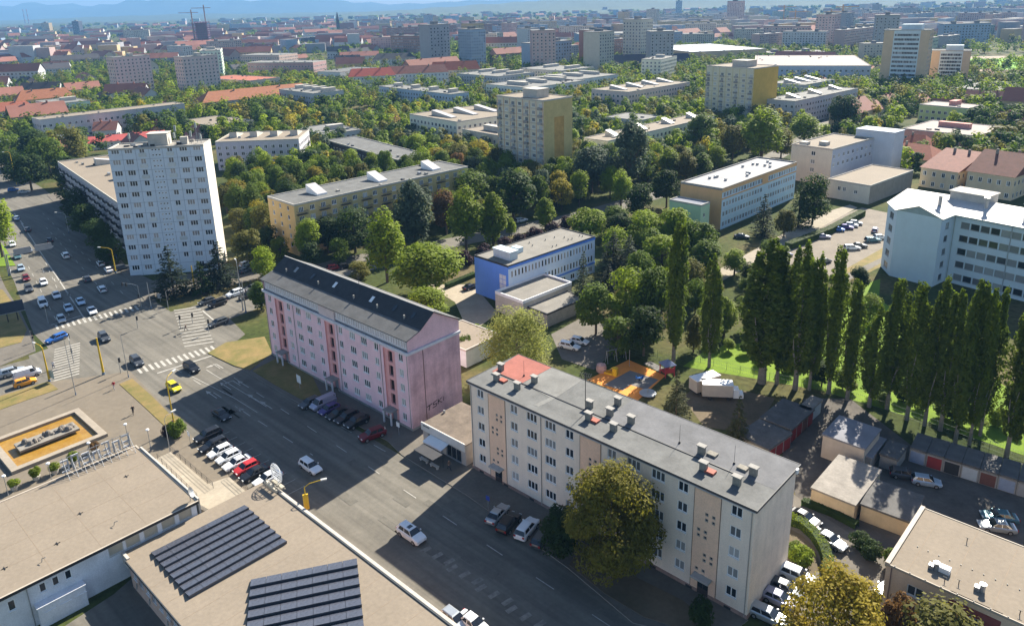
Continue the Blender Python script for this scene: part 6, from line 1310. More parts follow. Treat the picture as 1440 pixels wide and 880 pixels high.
def round_sign():
    p = (-35.11, 92.82); r = thing('round_sign','round white lattice sign on a steel frame at the solar roof corner','sign',p[0],p[1],rad(-43),None,4.1)
    b = MB(); n = 20
    for k in range(n):
        a,c = 2*math.pi*k/n,2*math.pi*(k+1)/n
        for q in (1.5,1.15): b.tube((q*math.cos(a),.0,1.9+q*math.sin(a)),(q*math.cos(c),0,1.9+q*math.sin(c)),.06,n=5)
    for k in range(-3,4):
        h = math.sqrt(1.5**2-(k*.42)**2); b.tube((k*.42,0,1.9-h),(k*.42,0,1.9+h),.04,n=4); b.tube((-h,0,1.9+k*.42),(h,0,1.9+k*.42),.04,n=4)
    o = b.build('disc', M_WHITE, r, (-1.2,1.3,-.4))
    b = MB()
    for k in range(4):
        b.tube((-1.5+k*.9,-.3,0),(-1.5+k*.9,-.3,1.2),.06,n=5); b.tube((-1.5+k*.9,-.3,1.1),(-1.5+k*.9,1.2,.05),.05,n=5)
    b.box(-1.8,-.45,.35,1.5,-.2,.75); b.box(-1.6,.6,.2,1.2,1.1,.5); b.build('frame', mat('cream_steel',(.42,.38,.30),.7), r)
round_sign()
slab('terrace', [(-58.82, 106.04),(-56.97, 108.18),(-47.48, 99.17),(-44.81, 100.87),(-40.71, 96.8),(-43.41, 91.97),(-47.46, 94.71)], mat('terrace_paving',(.33,.285,.22),.9,.12,.4,fine=2), .9, me=M_CONCW)
for a,b_,l in (((-57.06, 108.39),(-46.19, 98.06),'dark iron railing along the terrace towards the road'),((-44.81, 100.87),(-40.44, 96.61),'dark iron railing at the stair end of the terrace'),((-58.12, 106.01),(-47.51, 95.38),'dark iron railing on the hall side of the terrace')):
    d = Vector((b_[0]-a[0],b_[1]-a[1],0)); n = int(d.length/1.8); r = thing('railing',l,'railing',a[0],a[1],math.atan2(d.y,d.x),'terrace railings',.9)
    b = MB(); b.tube((0,0,0),(0,0,1.05),.03,n=5); pm_ = b.mesh('post',M_DARK)
    for k in range(n+1): obj('post',pm_,r,(d.length*k/n,0,0))
    b = MB()
    for z in (.4,.7,1.05): b.tube((0,0,z),(d.length,0,z),.025,n=4)
    b.build('rail',M_DARK,r)
# ------------------------------------------------------------------ lamps, signals, signs
def street_lamp(p, h, arm, az, label, m=None, thick=.11, board=False, z=.12, head=True):
    r = thing('street_lamp',label,'street lamp',p[0],p[1],rad(az),'street lamps at the crossing',z); b = MB(); m = m or M_YEL
    b.tube((0,0,0),(0,0,h*.45),thick*1.25,thick,10); b.tube((0,0,h*.45),(0,0,h),thick,thick*.65,10)
    if arm: b.path([(0,0,h),(arm*.3,0,h+.45),(arm,0,h+.6)],thick*.5,7)
    b.build('pole', m, r)
    if head and arm: b = MB(); b.box(arm-.1,-.17,h+.5,arm+.75,.17,h+.68); b.build('lamp_head', mat('lamp_housing',(.5,.5,.48),.5), r)
    b = MB(); b.tube((0,0,0),(0,0,.5),thick*1.5,n=10); b.build('base', mat('blue_grey_base',(.12,.17,.25)), r)
    if board: b = MB(); b.box(-.38,-.06,2.2,.38,-.01 if False else .2,4.6); b.build('notice_board', M_YEL, r)
street_lamp((-83.39, 138.05),8.05,0,0,'stout yellow post at the corner of the fountain square',thick=.2)
street_lamp((-92.89, 135.55),7.29,2.2,150,'yellow lamp with arm over the left queue',thick=.16)
street_lamp((-60, 116.7),9.44,2.0,80,'thin yellow lamp by the yellow car')
street_lamp((-29.97, 90.59),5.78,2.4,20,'curved yellow lamp with a notice board beside the solar roof',board=True)
street_lamp((-111.76, 200.22),6.81,3.4,170,'yellow lamp beside the two white cars up the avenue',thick=.16)
street_lamp((-82.33, 182.48),7.58,0,0,'plain yellow post between the two dark spruces',thick=.18)
street_lamp((-148.02, 241.7),6.44,3,170,'thin lamp in the dark trees up the avenue',M_STEEL)
street_lamp((-65.85, 170.11),12.20,1.0,120,'grey double post at the side street',M_STEEL,.12)
street_lamp((-64.7, 168.72),8.21,0,0,'shorter post of the pair at the side street',M_STEEL,.13)
street_lamp((-141.72, 200.08),7.44,0,0,'grey post of the overhead gantry',M_STEEL,.16)
street_lamp((-211.52, 315.99),14.30,2,200,'yellowish lamp far left by the side road',None,.14)
street_lamp((-84.46, 129.71),11.96,0,0,'tall thin grey mast on the fountain square',M_STEEL,.07)
street_lamp((-77.62, 136.53),9.15,.0,120,'thin mast at the end of the near zebra',M_STEEL,.07)
street_lamp((-89.47, 172.98),6.80,0,30,'wire mast on the tower corner',M_STEEL,.09)
street_lamp((-57.26, 108.54),6.61,1.5,60,'thin grey mast at the terrace corner',M_STEEL,.06)
def gantry():
    p = (-141.72, 200.08); r = thing('sign_gantry','overhead direction sign on a long arm above the queue','traffic sign',p[0],p[1],rad(38),None,.1); b = MB(); b.tube((.4,0,0),(.4,0,6.2),.16,n=8); b.tube((.4,0,6),(12,0,6),.12,n=8); b.build('arm', M_STEEL, r)
    b = MB(); b.box(2.2,-.1,5.5,6.4,.02,7.3); b.box(7.4,-.1,5.5,11.6,.02,7.3); b.build('sign_back', mat('sign_back',(.36,.34,.33),.6), r)
gantry()
def billboard():
    p = (-119.84, 167.04); r = thing('billboard','dark billboard on two legs by the left edge','billboard',p[0],p[1],rad(35),None,.15); b = MB(); b.tube((-1,0,0),(-1,0,2.2),.12,n=6); b.tube((1,0,0),(1,0,2.2),.12,n=6); b.build('leg', M_DARK, r)
    b = MB(); b.box(-2.7,-.15,2.2,2.7,.15,4.9); b.build('panel', mat('dark_billboard',(.035,.045,.07),.6,.2,.3), r); b = MB(); b.box(-2.8,-.2,2.1,2.8,.2,2.22); b.build('frame', M_STEEL, r)
billboard()
def signal(p, h, az, arm, label, z=.12):
    r = thing('traffic_light',label,'traffic light',p[0],p[1],rad(az),'traffic lights of the crossing',z); b = MB(); b.tube((0,0,0),(0,0,h),.08,.06,8)
    if arm: b.path([(0,0,h),(arm*.3,0,h+.3),(arm,0,h+.35)],.05,6)
    b.build('pole', M_STEEL, r)
    for x,zz in ([(arm,h-.35),(arm*.75,h-.35),(0.18,2.4)] if arm else [(.18,h-.9)]):
        b = MB(); b.box(x-.16,-.14,zz-.1,x+.16,.14,zz+.85); o = b.build('signal_head', M_TRIM, r)
for p,h,az,arm,l in (((-92.44, 174.08),5.6,165,4.5,'traffic light mast with a long arm over the far zebra'),((-84.93, 172.23),4.6,20,2.0,'white bent signal mast by the spruces'),((-77.03, 160.32),3.2,0,0,'signal post on the island of the far right zebra'),((-69.4, 157.51),3.2,0,0,'signal post at the grass corner by the side street'),((-80.14, 138.49),3.4,0,0,'signal post at the square corner by the near zebra'),((-92.48, 143.58),5.2,120,2.5,'slanting signal mast by the left zebra'),((-87.18, 160.94),3.0,0,0,'small signal post in the middle of the crossing'),((-110.42, 165.21),4.6,90,0,'dark signal post left of the waiting cars'),((-105.12, 150.74),4.4,60,0,'signal post at the left kerb of the zebra'),((-75.32, 163.04),2.6,0,0,'short post on the far right zebra')): signal(p,h,az,arm,l)
def sign(p, h, az, shape, cols_, label, z=.12, s=.42):
    r = thing('road_sign',label,'road sign',p[0],p[1],rad(az),'road signs',z); b = MB(); b.tube((0,0,0),(0,0,h),.04,n=6); b.build('pole', M_STEEL, r)
    for k,c in enumerate(cols_):
        b = MB(); y = -.05-.012*k; q = s*(1-.28*k)
        if shape == 'round': b.tube((0,y,h-s),(0,y-.01,h-s),q,n=18)
        else: b.box(-q,y-.012,h-s-q*1.1,q,y,h-s+q*1.1)
        b.build('plate', mat('sign_%d_%d_%d'%tuple(int(v*100) for v in c),c,.5,.03), r)
RED,BLU,WHT = (.5,.02,.02),(.03,.06,.30),(.75,.75,.75)
sign((-58.9, 114.38),3.0,-40,'round',[RED,WHT,RED],'round red-ringed sign by the bush at the parking bay')
sign((45.79, 88.76),2.6,-30,'round',[RED,BLU],'round no-stopping sign before the beige shed')
sign((-4.37, 91.47),3.0,-40,'box',[BLU],'blue parking sign at the end of the row before the cream block',s=.35)
sign((-41.51, 130.02),2.8,-45,'box',[WHT],'white notice board on two legs before the pink block',s=.75)
sign((-55.2, 111.59),2.4,-40,'box',[WHT],'white sign at the first parking bay',s=.4)
sign((-114.84, 207.69),3.4,-40,'round',[BLU],'round blue sign by the tower corner',s=.55)
sign((-20.14, 112.83),2.4,-40,'box',[WHT],'small white sign by the pink block entrance',s=.4)
sign((-89, 177.11),2.2,-10,'box',[(.3,.3,.3)],'grey box board under the spruces',s=.6)
sign((-92.16, 135.51),2.4,-30,'box',[(.35,.42,.38)],'greenish board beside the yellow lamp at the left kerb',s=.8)
# bench shelter on the pavement strip
def shelter():
    p = (-13.81, 103.68); r = thing('bench','pair of pale benches standing on the sunlit pavement','bench',p[0],p[1],rad(-43),None,.12)
    for x in (-1.6,.9):
        b = MB(); b.box(x-.9,-.25,.4,x+.9,.25,.5); b.box(x-.8,-.2,0,x-.6,.2,.4); b.box(x+.6,-.2,0,x+.8,.2,.4); b.build('seat', M_CONCW, r)
    b = MB(); b.box(-2.6,-1.2,2.3,2.0,1.0,2.4); b.build('roof_sheet', mat('dark_shelter',(.05,.05,.055)), r)
    b = MB()
    for x in (-2.5,1.9):
        b.tube((x,.9,0),(x,.9,2.3),.05,n=6)
    b.build('post', M_DARK, r)
shelter()
# ------------------------------------------------------------------ garages and sheds on the right
M_SHED = mat('shed_felt', (.115,.11,.105), .9, .25, .5, fine=3); M_SHEDP = mat('pale_shed_roof', (.26,.235,.205), .9, .2, .5, fine=3)
def shed(label, bl, h, wall, roofm, cat='garage', name='garage', doors=None, face='right', dcols=('red',), over=.15):
    x,y,a,L,D = bl; r,L,D = block(name,label,cat,bl,h,wall,roofm,{}, 'part', None, 0, over=over)
    if doors:
        p0,p1 = FACES[face](L,D); l = math.hypot(p1[0]-p0[0],p1[1]-p0[1]); d = ((p1[0]-p0[0])/l,(p1[1]-p0[1])/l); az = math.atan2(d[1],d[0])
        for k in range(doors):
            u = l*(k+.5)/doors; w_ = l/doors*.42; b = MB(); b.box(-w_,-.06,.1,w_,-.004,h-.55); b.box(-.03,-.075,.1,.03,-.06,h-.55)
            b.build('door', DOOR[dcols[k%len(dcols)]], r, (p0[0]+d[0]*u,p0[1]+d[1]*u,0), az)
    return r
DOOR = {'red':mat('door_red',(.24,.03,.03),.7,.15),'blue':mat('door_blue_grey',(.25,.30,.40),.7,.15),'black':mat('door_black',(.03,.03,.03),.7),'pale':mat('door_pale',(.42,.46,.48),.7,.12),'brown':mat('door_brown',(.14,.06,.045),.7,.2),'grey':mat('door_grey',(.3,.3,.3),.7)}
shed('garage with dark red doors nearest the cream block', (35.5, 106.51, -50, 5.73, 6.61), 2.6, M_CONC, M_SHED, doors=3, dcols=('red',))
shed('long garage with dark red doors in poplar shade', (40.86, 111.25, -45, 5.37, 8.39), 2.7, M_CONC, M_SHED, doors=4, dcols=('red','red','brown'))
shed('small garage with a white door at the foot of the poplars', (48.65, 114.5, -45, 1.78, 4.85), 2.7, M_CONC, M_SHEDP, doors=1, dcols=('pale',))
shed('pale rendered transformer house with a flat grey roof', (48.09, 103.52, -43, 6.27, 7.07), 4.2, mat('transformer_render',(.42,.36,.30),.9,.1,.5,stain=.12), mat('blue_grey_felt',(.22,.22,.24),.9,.15,.4), 'transformer house','transformer_house')
shed('low lean-to beside the transformer house', (53.14, 100.23, -43, 1.12, 6.74), 2.4, M_CONC, mat('blue_grey_felt',(.22,.22,.24)), 'shed','shed')
shed('small dark shed between transformer house and garage row', (55.91, 100.6, -43, 2.46, 4.75), 2.4, M_CONC, M_SHED, 'shed','shed')
shed('wide beige-walled shed with a felt roof before the transformer house', (41.93, 91.91, -43, 5.98, 10.64), 2.9, mat('beige_shed_wall',(.48,.38,.25),.9,.12,.5,stain=.15), M_SHEDP, 'shed','shed')
shed('dark wide shed with white vents behind the hedge', (47.42, 88.31, -40, 6.24, 6.94), 2.7, mat('beige_shed_wall',(.48,.38,.25)), M_SHED, 'shed','shed')
ga,gb = (61.11, 101.8),(73.97, 91.42); gd = Vector((gb[0]-ga[0],gb[1]-ga[1],0)); gl = gd.length/7
for k,(c,l) in enumerate((('blue','first garage of the row under the poplars, blue-grey door'),('red','second garage of the row, red door'),('black','third garage of the row, black open doorway'),('pale','fourth garage of the row, whitish door'),('brown','fifth garage of the row, rusty brown door'),('blue','sixth garage of the row, blue door'),('grey','seventh garage of the row, grey door cut by the right edge'))):
    q = (ga[0]+gd.x/gd.length*gl*k,ga[1]+gd.y/gd.length*gl*k)
    x = shed(l,(q[0],q[1],math.degrees(math.atan2(gd.y,gd.x)),gl-.06,5.2),2.5+.02*(k%2),M_CONC,M_SHED,doors=1,face='front',dcols=(c,),over=0); x['group'] = 'garage row under the poplars'
# fence between the yard and the lawn
def fence(label, path, h=1.6, step=2.6, m=None, wire=True):
    r = thing('fence',label,'fence',path[0][0],path[0][1],0,None); m = m or mat('fence_green',(.05,.08,.05),.6); b = MB(); b.tube((0,0,0),(0,0,h),.035,n=5); pm_ = b.mesh('post',m); b = MB(); w_ = MB()
    for a,c in zip(path,path[1:]):
        d = Vector((c[0]-a[0],c[1]-a[1],0)); n = max(1,int(d.length/step)); o = Vector((a[0]-path[0][0],a[1]-path[0][1],0))
        for k in range(n): obj('post',pm_,r,tuple(o+d*k/n))
        for z in (.15,h*.5,h-.03): b.tube(tuple(o+Vector((0,0,z))),tuple(o+d+Vector((0,0,z))),.018,n=4)
        if wire:
            k = int(d.length/.35)
            for j in range(k): w_.tube(tuple(o+d*j/k+Vector((0,0,.1))),tuple(o+d*j/k+Vector((0,0,h))),.008,n=3,cap=False)
    b.build('rail',m,r)
    if w_.f: w_.build('mesh_wire',m,r,kind='stuff')
fence('wire mesh fence between the poplars and the bright lawn', [(26.44, 140.57),(37.21, 136.77),(45.9, 130.29),(56.04, 124.75),(65.32, 116.65),(71.99, 108.61),(78.81, 100.28)])
fence('dark wire fence around the playground', [(13.67, 134.37),(22.77, 142.43),(31.05, 134.64)], 1.5)
# curved clipped hedge by the cream gable and other hedges
def hedge(label, path, w_, h, leafk, name='hedge'):
    b = MB(); A,B = ribbon_pts(path,w_/2)
    P=[];Nn=[]
    for k in range(len(path)-1):
        l = math.hypot(path[k+1][0]-path[k][0],path[k+1][1]-path[k][1]); n = int(l*(w_+2*h)*22)
        t = NR.uniform(0,1,n); u = NR.uniform(-1,1,n); z = np.where(NR.uniform(0,1,n)<w_/(w_+2*h),h,NR.uniform(0,h,n)); u = np.where(z<h,np.sign(u),u)
        a0,a1,b0,b1 = (np.array(q) for q in (A[k],A[k+1],B[k],B[k+1])); pa = a0+(a1-a0)*t[:,None]; pb = b0+(b1-b0)*t[:,None]; c = (pa+pb)/2+(pa-pb)/2*u[:,None]; nrm = (pa-pb)/np.linalg.norm(pa-pb,axis=1,keepdims=True)*u[:,None]
        P.append(np.concatenate([c,z[:,None]],1)+NR.normal(0,.05,(n,3))); nn = np.concatenate([nrm*(z<h)[:,None],(z>=h)[:,None]*1.0],1)+unit(n)*.45; Nn.append(nn/np.linalg.norm(nn,axis=1,keepdims=True))
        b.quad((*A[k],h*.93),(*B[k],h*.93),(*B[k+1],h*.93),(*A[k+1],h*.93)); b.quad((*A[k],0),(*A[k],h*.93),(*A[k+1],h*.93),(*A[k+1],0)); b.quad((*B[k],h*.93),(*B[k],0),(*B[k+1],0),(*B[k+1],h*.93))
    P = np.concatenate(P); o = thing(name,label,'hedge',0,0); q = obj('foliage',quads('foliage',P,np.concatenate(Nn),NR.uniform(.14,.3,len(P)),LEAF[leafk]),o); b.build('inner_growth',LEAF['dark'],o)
hedge('curved clipped hedge sweeping round the little garden by the cream gable', [(37.55, 88.02),(38.98, 87.07),(39.82, 84.73),(39.92, 82.11),(39.42, 79.51),(38.44, 77.55)],1.3,1.3,'lime')
hedge('dark hedge in front of the beige and dark sheds', [(40.86, 92.09),(44.08, 89.44),(46.34, 86.65)],1.0,.9,'dark')
hedge('straight hedge at the hospital car park', [(79.79, 206.61),(97.27, 220.61),(115.92, 239.14)],2.2,1.9,'mid')
hedge('low dark hedge beside the blue office', [(-17.25, 182.04),(-10.24, 190.55)],1.4,1.2,'dark')
ground_sheet('flower_bed',[(36.99, 87),(38.38, 85.5),(39.13, 82.96),(38.41, 79.04),(35.61, 77.64),(33.84, 78.2)],M_SOIL,.03)
# ------------------------------------------------------------------ playground
def playground():
    ground_sheet('play_surface',[(13.87, 130.83),(23.09, 138.82),(29.19, 131.76),(22.25, 122.5)],mat('orange_rubber',(.72,.26,.05),.9,.08,.4,fine=3),.03)
    gm = mat('grey_rubber',(.17,.16,.15),.9,.12,.4); ground_sheet('play_path',[(16.77, 128.69),(22.65, 134.19),(27.49, 130.11),(24.49, 126.36),(21.75, 128.43),(20.08, 126.31)],gm,.038); ground_sheet('play_path',[(25.83, 137.09),(27.42, 137.94),(29.65, 134.72),(28.25, 133.29)],gm,.03)
    p = (19.06, 132.59); r = thing('slide','yellow playground slide with a pinkish climbing drum','slide',p[0],p[1],rad(-30)); my = mat('slide_yellow',(.7,.42,.02),.4); b = MB(); b.quad((0,-.4,1.6),(0,.4,1.6),(-1.6,.4,.3),(-1.6,-.4,.3)); b.box(-1.7,-.45,.05,.1,-.38,.5); b.box(-1.7,.38,.05,.1,.45,.5); b.box(.0,-.45,.0,.9,.45,1.6); b.build('chute',my,r)
    b = MB(); b.lathe([(0,1.9),(.9,1.5),(1.1,.7),(.9,0)],-2.6,.3,10); b.build('drum',mat('drum_pink',(.45,.28,.26)),r)
    p = (20.46, 138.65); r = thing('swing_frame','tall grey swing frame at the back of the playground','swing',p[0],p[1],rad(25)); b = MB()
    for x in (-2.2,0,2.2): b.tube((x,-.5,0),(x,0,2.6),.06,n=6); b.tube((x,.5,0),(x,0,2.6),.06,n=6)
    b.tube((-2.4,0,2.6),(2.4,0,2.6),.06,n=6); b.build('frame',M_STEEL,r)
    for x in (-1.1,1.1):
        b = MB(); b.tube((x-.2,0,2.6),(x-.2,0,.6),.015,n=4); b.tube((x+.2,0,2.6),(x+.2,0,.6),.015,n=4); b.box(x-.25,-.12,.55,x+.25,.12,.6); b.build('swing_seat',M_DARK,r)
    p = (23.78, 130.02); r = thing('spring_rocker','small blue spring rocker in the middle of the grey play path','rocker',p[0],p[1],0); b = MB(); b.tube((0,0,0),(0,0,.5),.15,n=8); b.build('spring',M_DARK,r); b = MB(); b.box(-.75,-.25,.5,.75,.25,.7); b.box(-.75,-.2,.7,-.5,.2,1.0); b.box(.5,-.2,.7,.75,.2,1.0); b.build('seat',PAINT['blue'],r)
    p = (24.42, 124.48); r = thing('carousel','round grey playground carousel','carousel',p[0],p[1],0); b = MB(); b.lathe([(0,.5),(1.5,.5),(1.6,.4),(1.5,.3)],n=18); b.build('disc',M_STEEL,r); b = MB(); b.tube((0,0,0),(0,0,1.1),.08,n=6); b.build('axle',M_STEEL,r)
    p = (29.53, 132.03); r = thing('playhouse','red playhouse tower with a blue-grey roof','playhouse',p[0],p[1],rad(20)); b = MB(); b.box(-1,-1,.8,1,1,1.0)
    for x in (-1,1):
        for y in (-1,1): b.box(x-.08,y-.08,0,x+.08,y+.08,2.4)
    b.box(-1,-1.02,1.0,1,-.95,1.8); b.build('frame',mat('playhouse_red',(.35,.04,.05)),r); b = MB(); b.poly([(-1.3,-1.3,2.4),(1.3,-1.3,2.4),(0,0,3.4)]); b.poly([(1.3,-1.3,2.4),(1.3,1.3,2.4),(0,0,3.4)]); b.poly([(1.3,1.3,2.4),(-1.3,1.3,2.4),(0,0,3.4)]); b.poly([(-1.3,1.3,2.4),(-1.3,-1.3,2.4),(0,0,3.4)]); b.build('roof',mat('playhouse_roof',(.16,.19,.30)),r)
    p = (22.8, 136.01); r = thing('lamp_mast','thin pole standing on the orange play surface','pole',p[0],p[1],0); b = MB(); b.tube((0,0,0),(0,0,3.6),.05,n=6); b.build('pole',M_STEEL,r)
playground()
# ------------------------------------------------------------------ people
def person_mesh(walk, cloth, legs, skin, hair):
    V = [(0,0,.95),(0,0,1.18),(0,0,1.42),(0,0,1.52),(.02,0,1.64),(0,.19,1.42),(walk*.12,.24,1.14),(walk*.26,.22,.90),(0,-.19,1.42),(-walk*.12,-.24,1.14),(-walk*.2,-.22,.9),(0,.10,.90),(-walk*.16,.11,.5),(-walk*.42,.11,.07),(-walk*.3,.12,.03),(0,-.10,.90),(walk*.24,-.11,.5),(walk*.36,-.11,.07),(walk*.5,-.12,.04)]
    E = [(0,1),(1,2),(2,3),(3,4),(2,5),(5,6),(6,7),(2,8),(8,9),(9,10),(0,11),(11,12),(12,13),(13,14),(0,15),(15,16),(16,17),(17,18)]
    Rd = [.15,.14,.15,.06,.105,.075,.05,.04,.075,.05,.04,.10,.07,.05,.045,.10,.07,.05,.045]
    me = bpy.data.meshes.new('body'); me.from_pydata(V,E,[]); o = bpy.data.objects.new('tmp_body',me); C.objects.link(o)
    md = o.modifiers.new('s','SKIN'); o.modifiers.new('b','SUBSURF').levels = 1
    for k,sv in enumerate(me.skin_vertices[0].data): sv.radius = (Rd[k],Rd[k]); sv.use_root = (k==0)
    dg = bpy.context.evaluated_depsgraph_get(); n = bpy.data.meshes.new_from_object(o.evaluated_get(dg)); n.name = 'body'; bpy.data.objects.remove(o)
    n.materials.clear()
    for m in (cloth,legs,skin,hair): n.materials.append(m)
    for p in n.polygons:
        z = p.center.z; y = abs(p.center.y); p.material_index = 3 if z > 1.66 or (z > 1.58 and p.center.x < -.02) else 2 if z > 1.48 or (y > .15 and z < 1.0 and z > .8) else 0 if z > .95 else 1
    return n
SK = mat('skin',(.45,.28,.2),.6); HR = mat('hair',(.05,.03,.02),.8); cl = lambda n,c: mat('cloth_'+n,c,.9,.1)
PM = [person_mesh(1,cl('red',(.42,.03,.04)),cl('pale_jeans',(.3,.28,.3)),SK,HR),person_mesh(1,cl('black',(.02,.02,.025)),cl('black',(.02,.02,.025)),SK,HR),person_mesh(.5,cl('white',(.62,.6,.58)),cl('blue_jeans',(.06,.08,.16)),SK,HR),person_mesh(.2,cl('rose',(.5,.25,.25)),cl('black',(.02,.02,.025)),SK,HR),person_mesh(1,cl('brown',(.16,.10,.07)),cl('dark_jeans',(.03,.035,.05)),SK,HR)]
for k,a,p,l in ((0,140,(-78.02, 131.61),'person in a red top walking across the fountain square'),(1,130,(-69.72, 121.95),'person all in black walking along the pavement edge'),(4,-30,(-10.78, 102.41),'person in brown standing on the sunlit pavement strip'),(2,20,(-22.46, 112.94),'person in white top at the pink block entrance'),(3,200,(-14.93, 110.42),'person in rose top left under the shop awning'),(2,180,(-13.62, 109.09),'person in a white top under the shop awning'),(3,60,(-8.67, 104.82),'person with rose top by the cream block corner'),(1,200,(-11.66, 108.17),'dark-clothed person beneath the awning, rightmost'),(2,30,(-34.22, 135.13),'person in white top by the pink block pavement'),(1,130,(-107.53, 154.48),'dark-clothed person waiting at the left kerb'),(2,120,(-95.27, 141.17),'person in white on the left zebra'),(4,210,(-75.03, 158.62),'person in dark top crossing the far right zebra')):
    r = thing('person',l,'person',p[0],p[1],rad(a),None,.13); obj('body',PM[k],r); r.scale = (1.03,1.03,1.03)
# ------------------------------------------------------------------ the far city, hills and air
FR = random.Random(21)
M_FARRED = mat('far_red_roof',(.29,.125,.09),.85,.15,.05,rnd=.25); M_FARGREY = mat('far_flat_roof',(.19,.185,.18),.9,.1,.05,rnd=.2); M_FARDARK = mat('far_dark_roof',(.08,.075,.08),.9,.1,.05,rnd=.2)
FW = {'cream':rw('far_cream',(0.403,0.374,0.310)),'white':rw('far_white',(0.432,0.432,0.432)),'pink':rw('far_pink',(0.396,0.288,0.266)),'ochre':rw('far_ochre',(0.396,0.302,0.173)),'blue':rw('far_blue',(0.245,0.310,0.389)),'grey':rw('far_grey',(0.274,0.274,0.288)),'green':rw('far_green',(0.317,0.374,0.317)),'brick':rw('far_brick',(0.259,0.144,0.115))}
FP = {}
def far_proto(k):
    if k in FP: return FP[k]
    typ,L,D,H = {'panel':('flat',52,13,25),'panel_long':('flat',90,13,25),'tower':('flat',22,20,40),'low':('flat',60,30,8),'house':('gable',26,14,9),'street':('gable',60,16,13),'villa':('gable',13,11,5)}[k]
    b = MB(); g = MB(); r = MB(); fl = max(1,int((H-1)/2.9)); spec = lambda l: [dict(us=cols(max(2,round(l/3.4)),l,1.7),zs=[1.2+2.9*j for j in range(fl)],w=1.7,h=1.5,p=1)]
    for p0,p1 in (((0,0),(L,0)),((L,0),(L,D)),((L,D),(0,D)),((0,D),(0,0))):
        facade(b,p0,p1,-.3,H); 
        if k != 'low' and p0 in ((0,0),(L,0)): proud(g,p0,p1,spec(math.hypot(p1[0]-p0[0],p1[1]-p0[1])))
    if typ == 'flat':
        r.box(-.2,-.2,H,L+.2,D+.2,H+.5)
        for q in range(max(1,int(L/22))): r.box(L*(q+.5)/max(1,int(L/22))-2,D*.3,H+.5,L*(q+.5)/max(1,int(L/22))+2,D*.7,H+3)
    else:
        z = H+D*.38; o=.5; b.poly([(L,0,H),(L,D,H),(L,D/2,z)]); b.poly([(0,D,H),(0,0,H),(0,D/2,z)])
        r.poly([(-o,-o,H-.2),(L+o,-o,H-.2),(L+o,D/2,z+.15),(-o,D/2,z+.15)]); r.poly([(L+o,D+o,H-.2),(-o,D+o,H-.2),(-o,D/2,z+.15),(L+o,D/2,z+.15)])
        for q in range(2): r.box(L*(.3+.4*q)-.4,D*.45,z-1,L*(.3+.4*q)+.4,D*.45+.7,z+1)
    FP[k] = (L,D,H,b.mesh('wall',FW['cream']),r.mesh('roof',M_FARGREY if typ=='flat' else M_FARRED),g.mesh('glazing',[M_WHITE,M_GL1,M_GL2]) if g.f else None); return FP[k]
FARB = []
PH = {'panel':'panel block','panel_long':'long panel block','tower':'point tower','low':'flat hall','house':'red-roofed house','street':'red-roofed street block','villa':'small red-roofed house'}
def far_building(x, y, ang, k, col, sc=1.0, roofm=None):
    L,D,H,wm,rm,gm = far_proto(k); ca,sa = math.cos(rad(ang)),math.sin(rad(ang)); x,y = x-(L*sc*ca-D*sa)/2, y-(L*sc*sa+D*ca)/2; r = obj('town_house' if k in('house','villa','street') else 'panel_building',None,None,(x,y,0),rad(ang)); r.scale = (sc,1,sc if k!='villa' else 1)
    for nm,me in (('wall',wm),('roof',rm),('glazing',gm)):
        if me is None: continue
        o = obj(nm,me,r)
        if nm == 'wall': o.material_slots[0].link='OBJECT'; o.material_slots[0].material = FW[col]
        if nm == 'roof' and roofm: o.material_slots[0].link='OBJECT'; o.material_slots[0].material = roofm
        if nm == 'glazing': o['kind'] = 'stuff'
    r['category'] = 'building'; r['group'] = 'far city buildings'; FARB.append((r,'far %s %s'%(col,PH[k]))); FOOT.append((x,y,rad(ang),L*sc,D))
PLACED = []
def try_far(n, a0, a1, d0, d1, kinds, colsw, angs):
    done = 0
    for _ in range(n*14):
        if done >= n: break
        d = 1/FR.uniform(1/d1,1/d0); a = FR.uniform(a0,a1); x,y = d*math.sin(rad(a)),d*math.cos(rad(a)); k = FR.choices(list(kinds),list(kinds.values()))[0]; L,D,H = far_proto(k)[:3]
        if blocked((x,y),max(L,D)*.62) or any(math.hypot(x-q[0],y-q[1]) < (L+q[2])*.42 for q in PLACED): continue
        if far_reserved(x,y): continue
        PLACED.append((x,y,L)); far_building(x,y,FR.choice(angs)+FR.uniform(-6,6),k,FR.choice(colsw),FR.uniform(.8,1.25),FR.choice([None,None,M_FARDARK]) if k in('house','street') else None); done += 1
def far_reserved(x,y):
    return 400 < x < 600 and 560 < y < 880     # the football ground and what stands before it
try_far(34,-37,-22,430,900,{'villa':5,'house':4,'street':2},['cream','white','pink','ochre','white'],[40,-45,10])
try_far(70,-37,-8,850,2600,{'house':3,'street':6,'panel':1.2,'low':1},['cream','white','pink','ochre','grey','pink'],[40,-45,10,-5])
try_far(60,-8,10,760,2600,{'street':3,'panel':3,'panel_long':1.5,'low':1,'tower':1},['cream','white','pink','ochre','grey','blue','brick'],[40,-45,0])
try_far(70,10,37,760,2700,{'panel':5,'panel_long':2,'tower':1.2,'low':1,'street':1.5},['cream','blue','pink','ochre','grey','green','white'],[40,-40,0,-20])
try_far(26,20,37,430,800,{'villa':4,'house':3,'low':1},['cream','ochre','pink'],[40,-40])
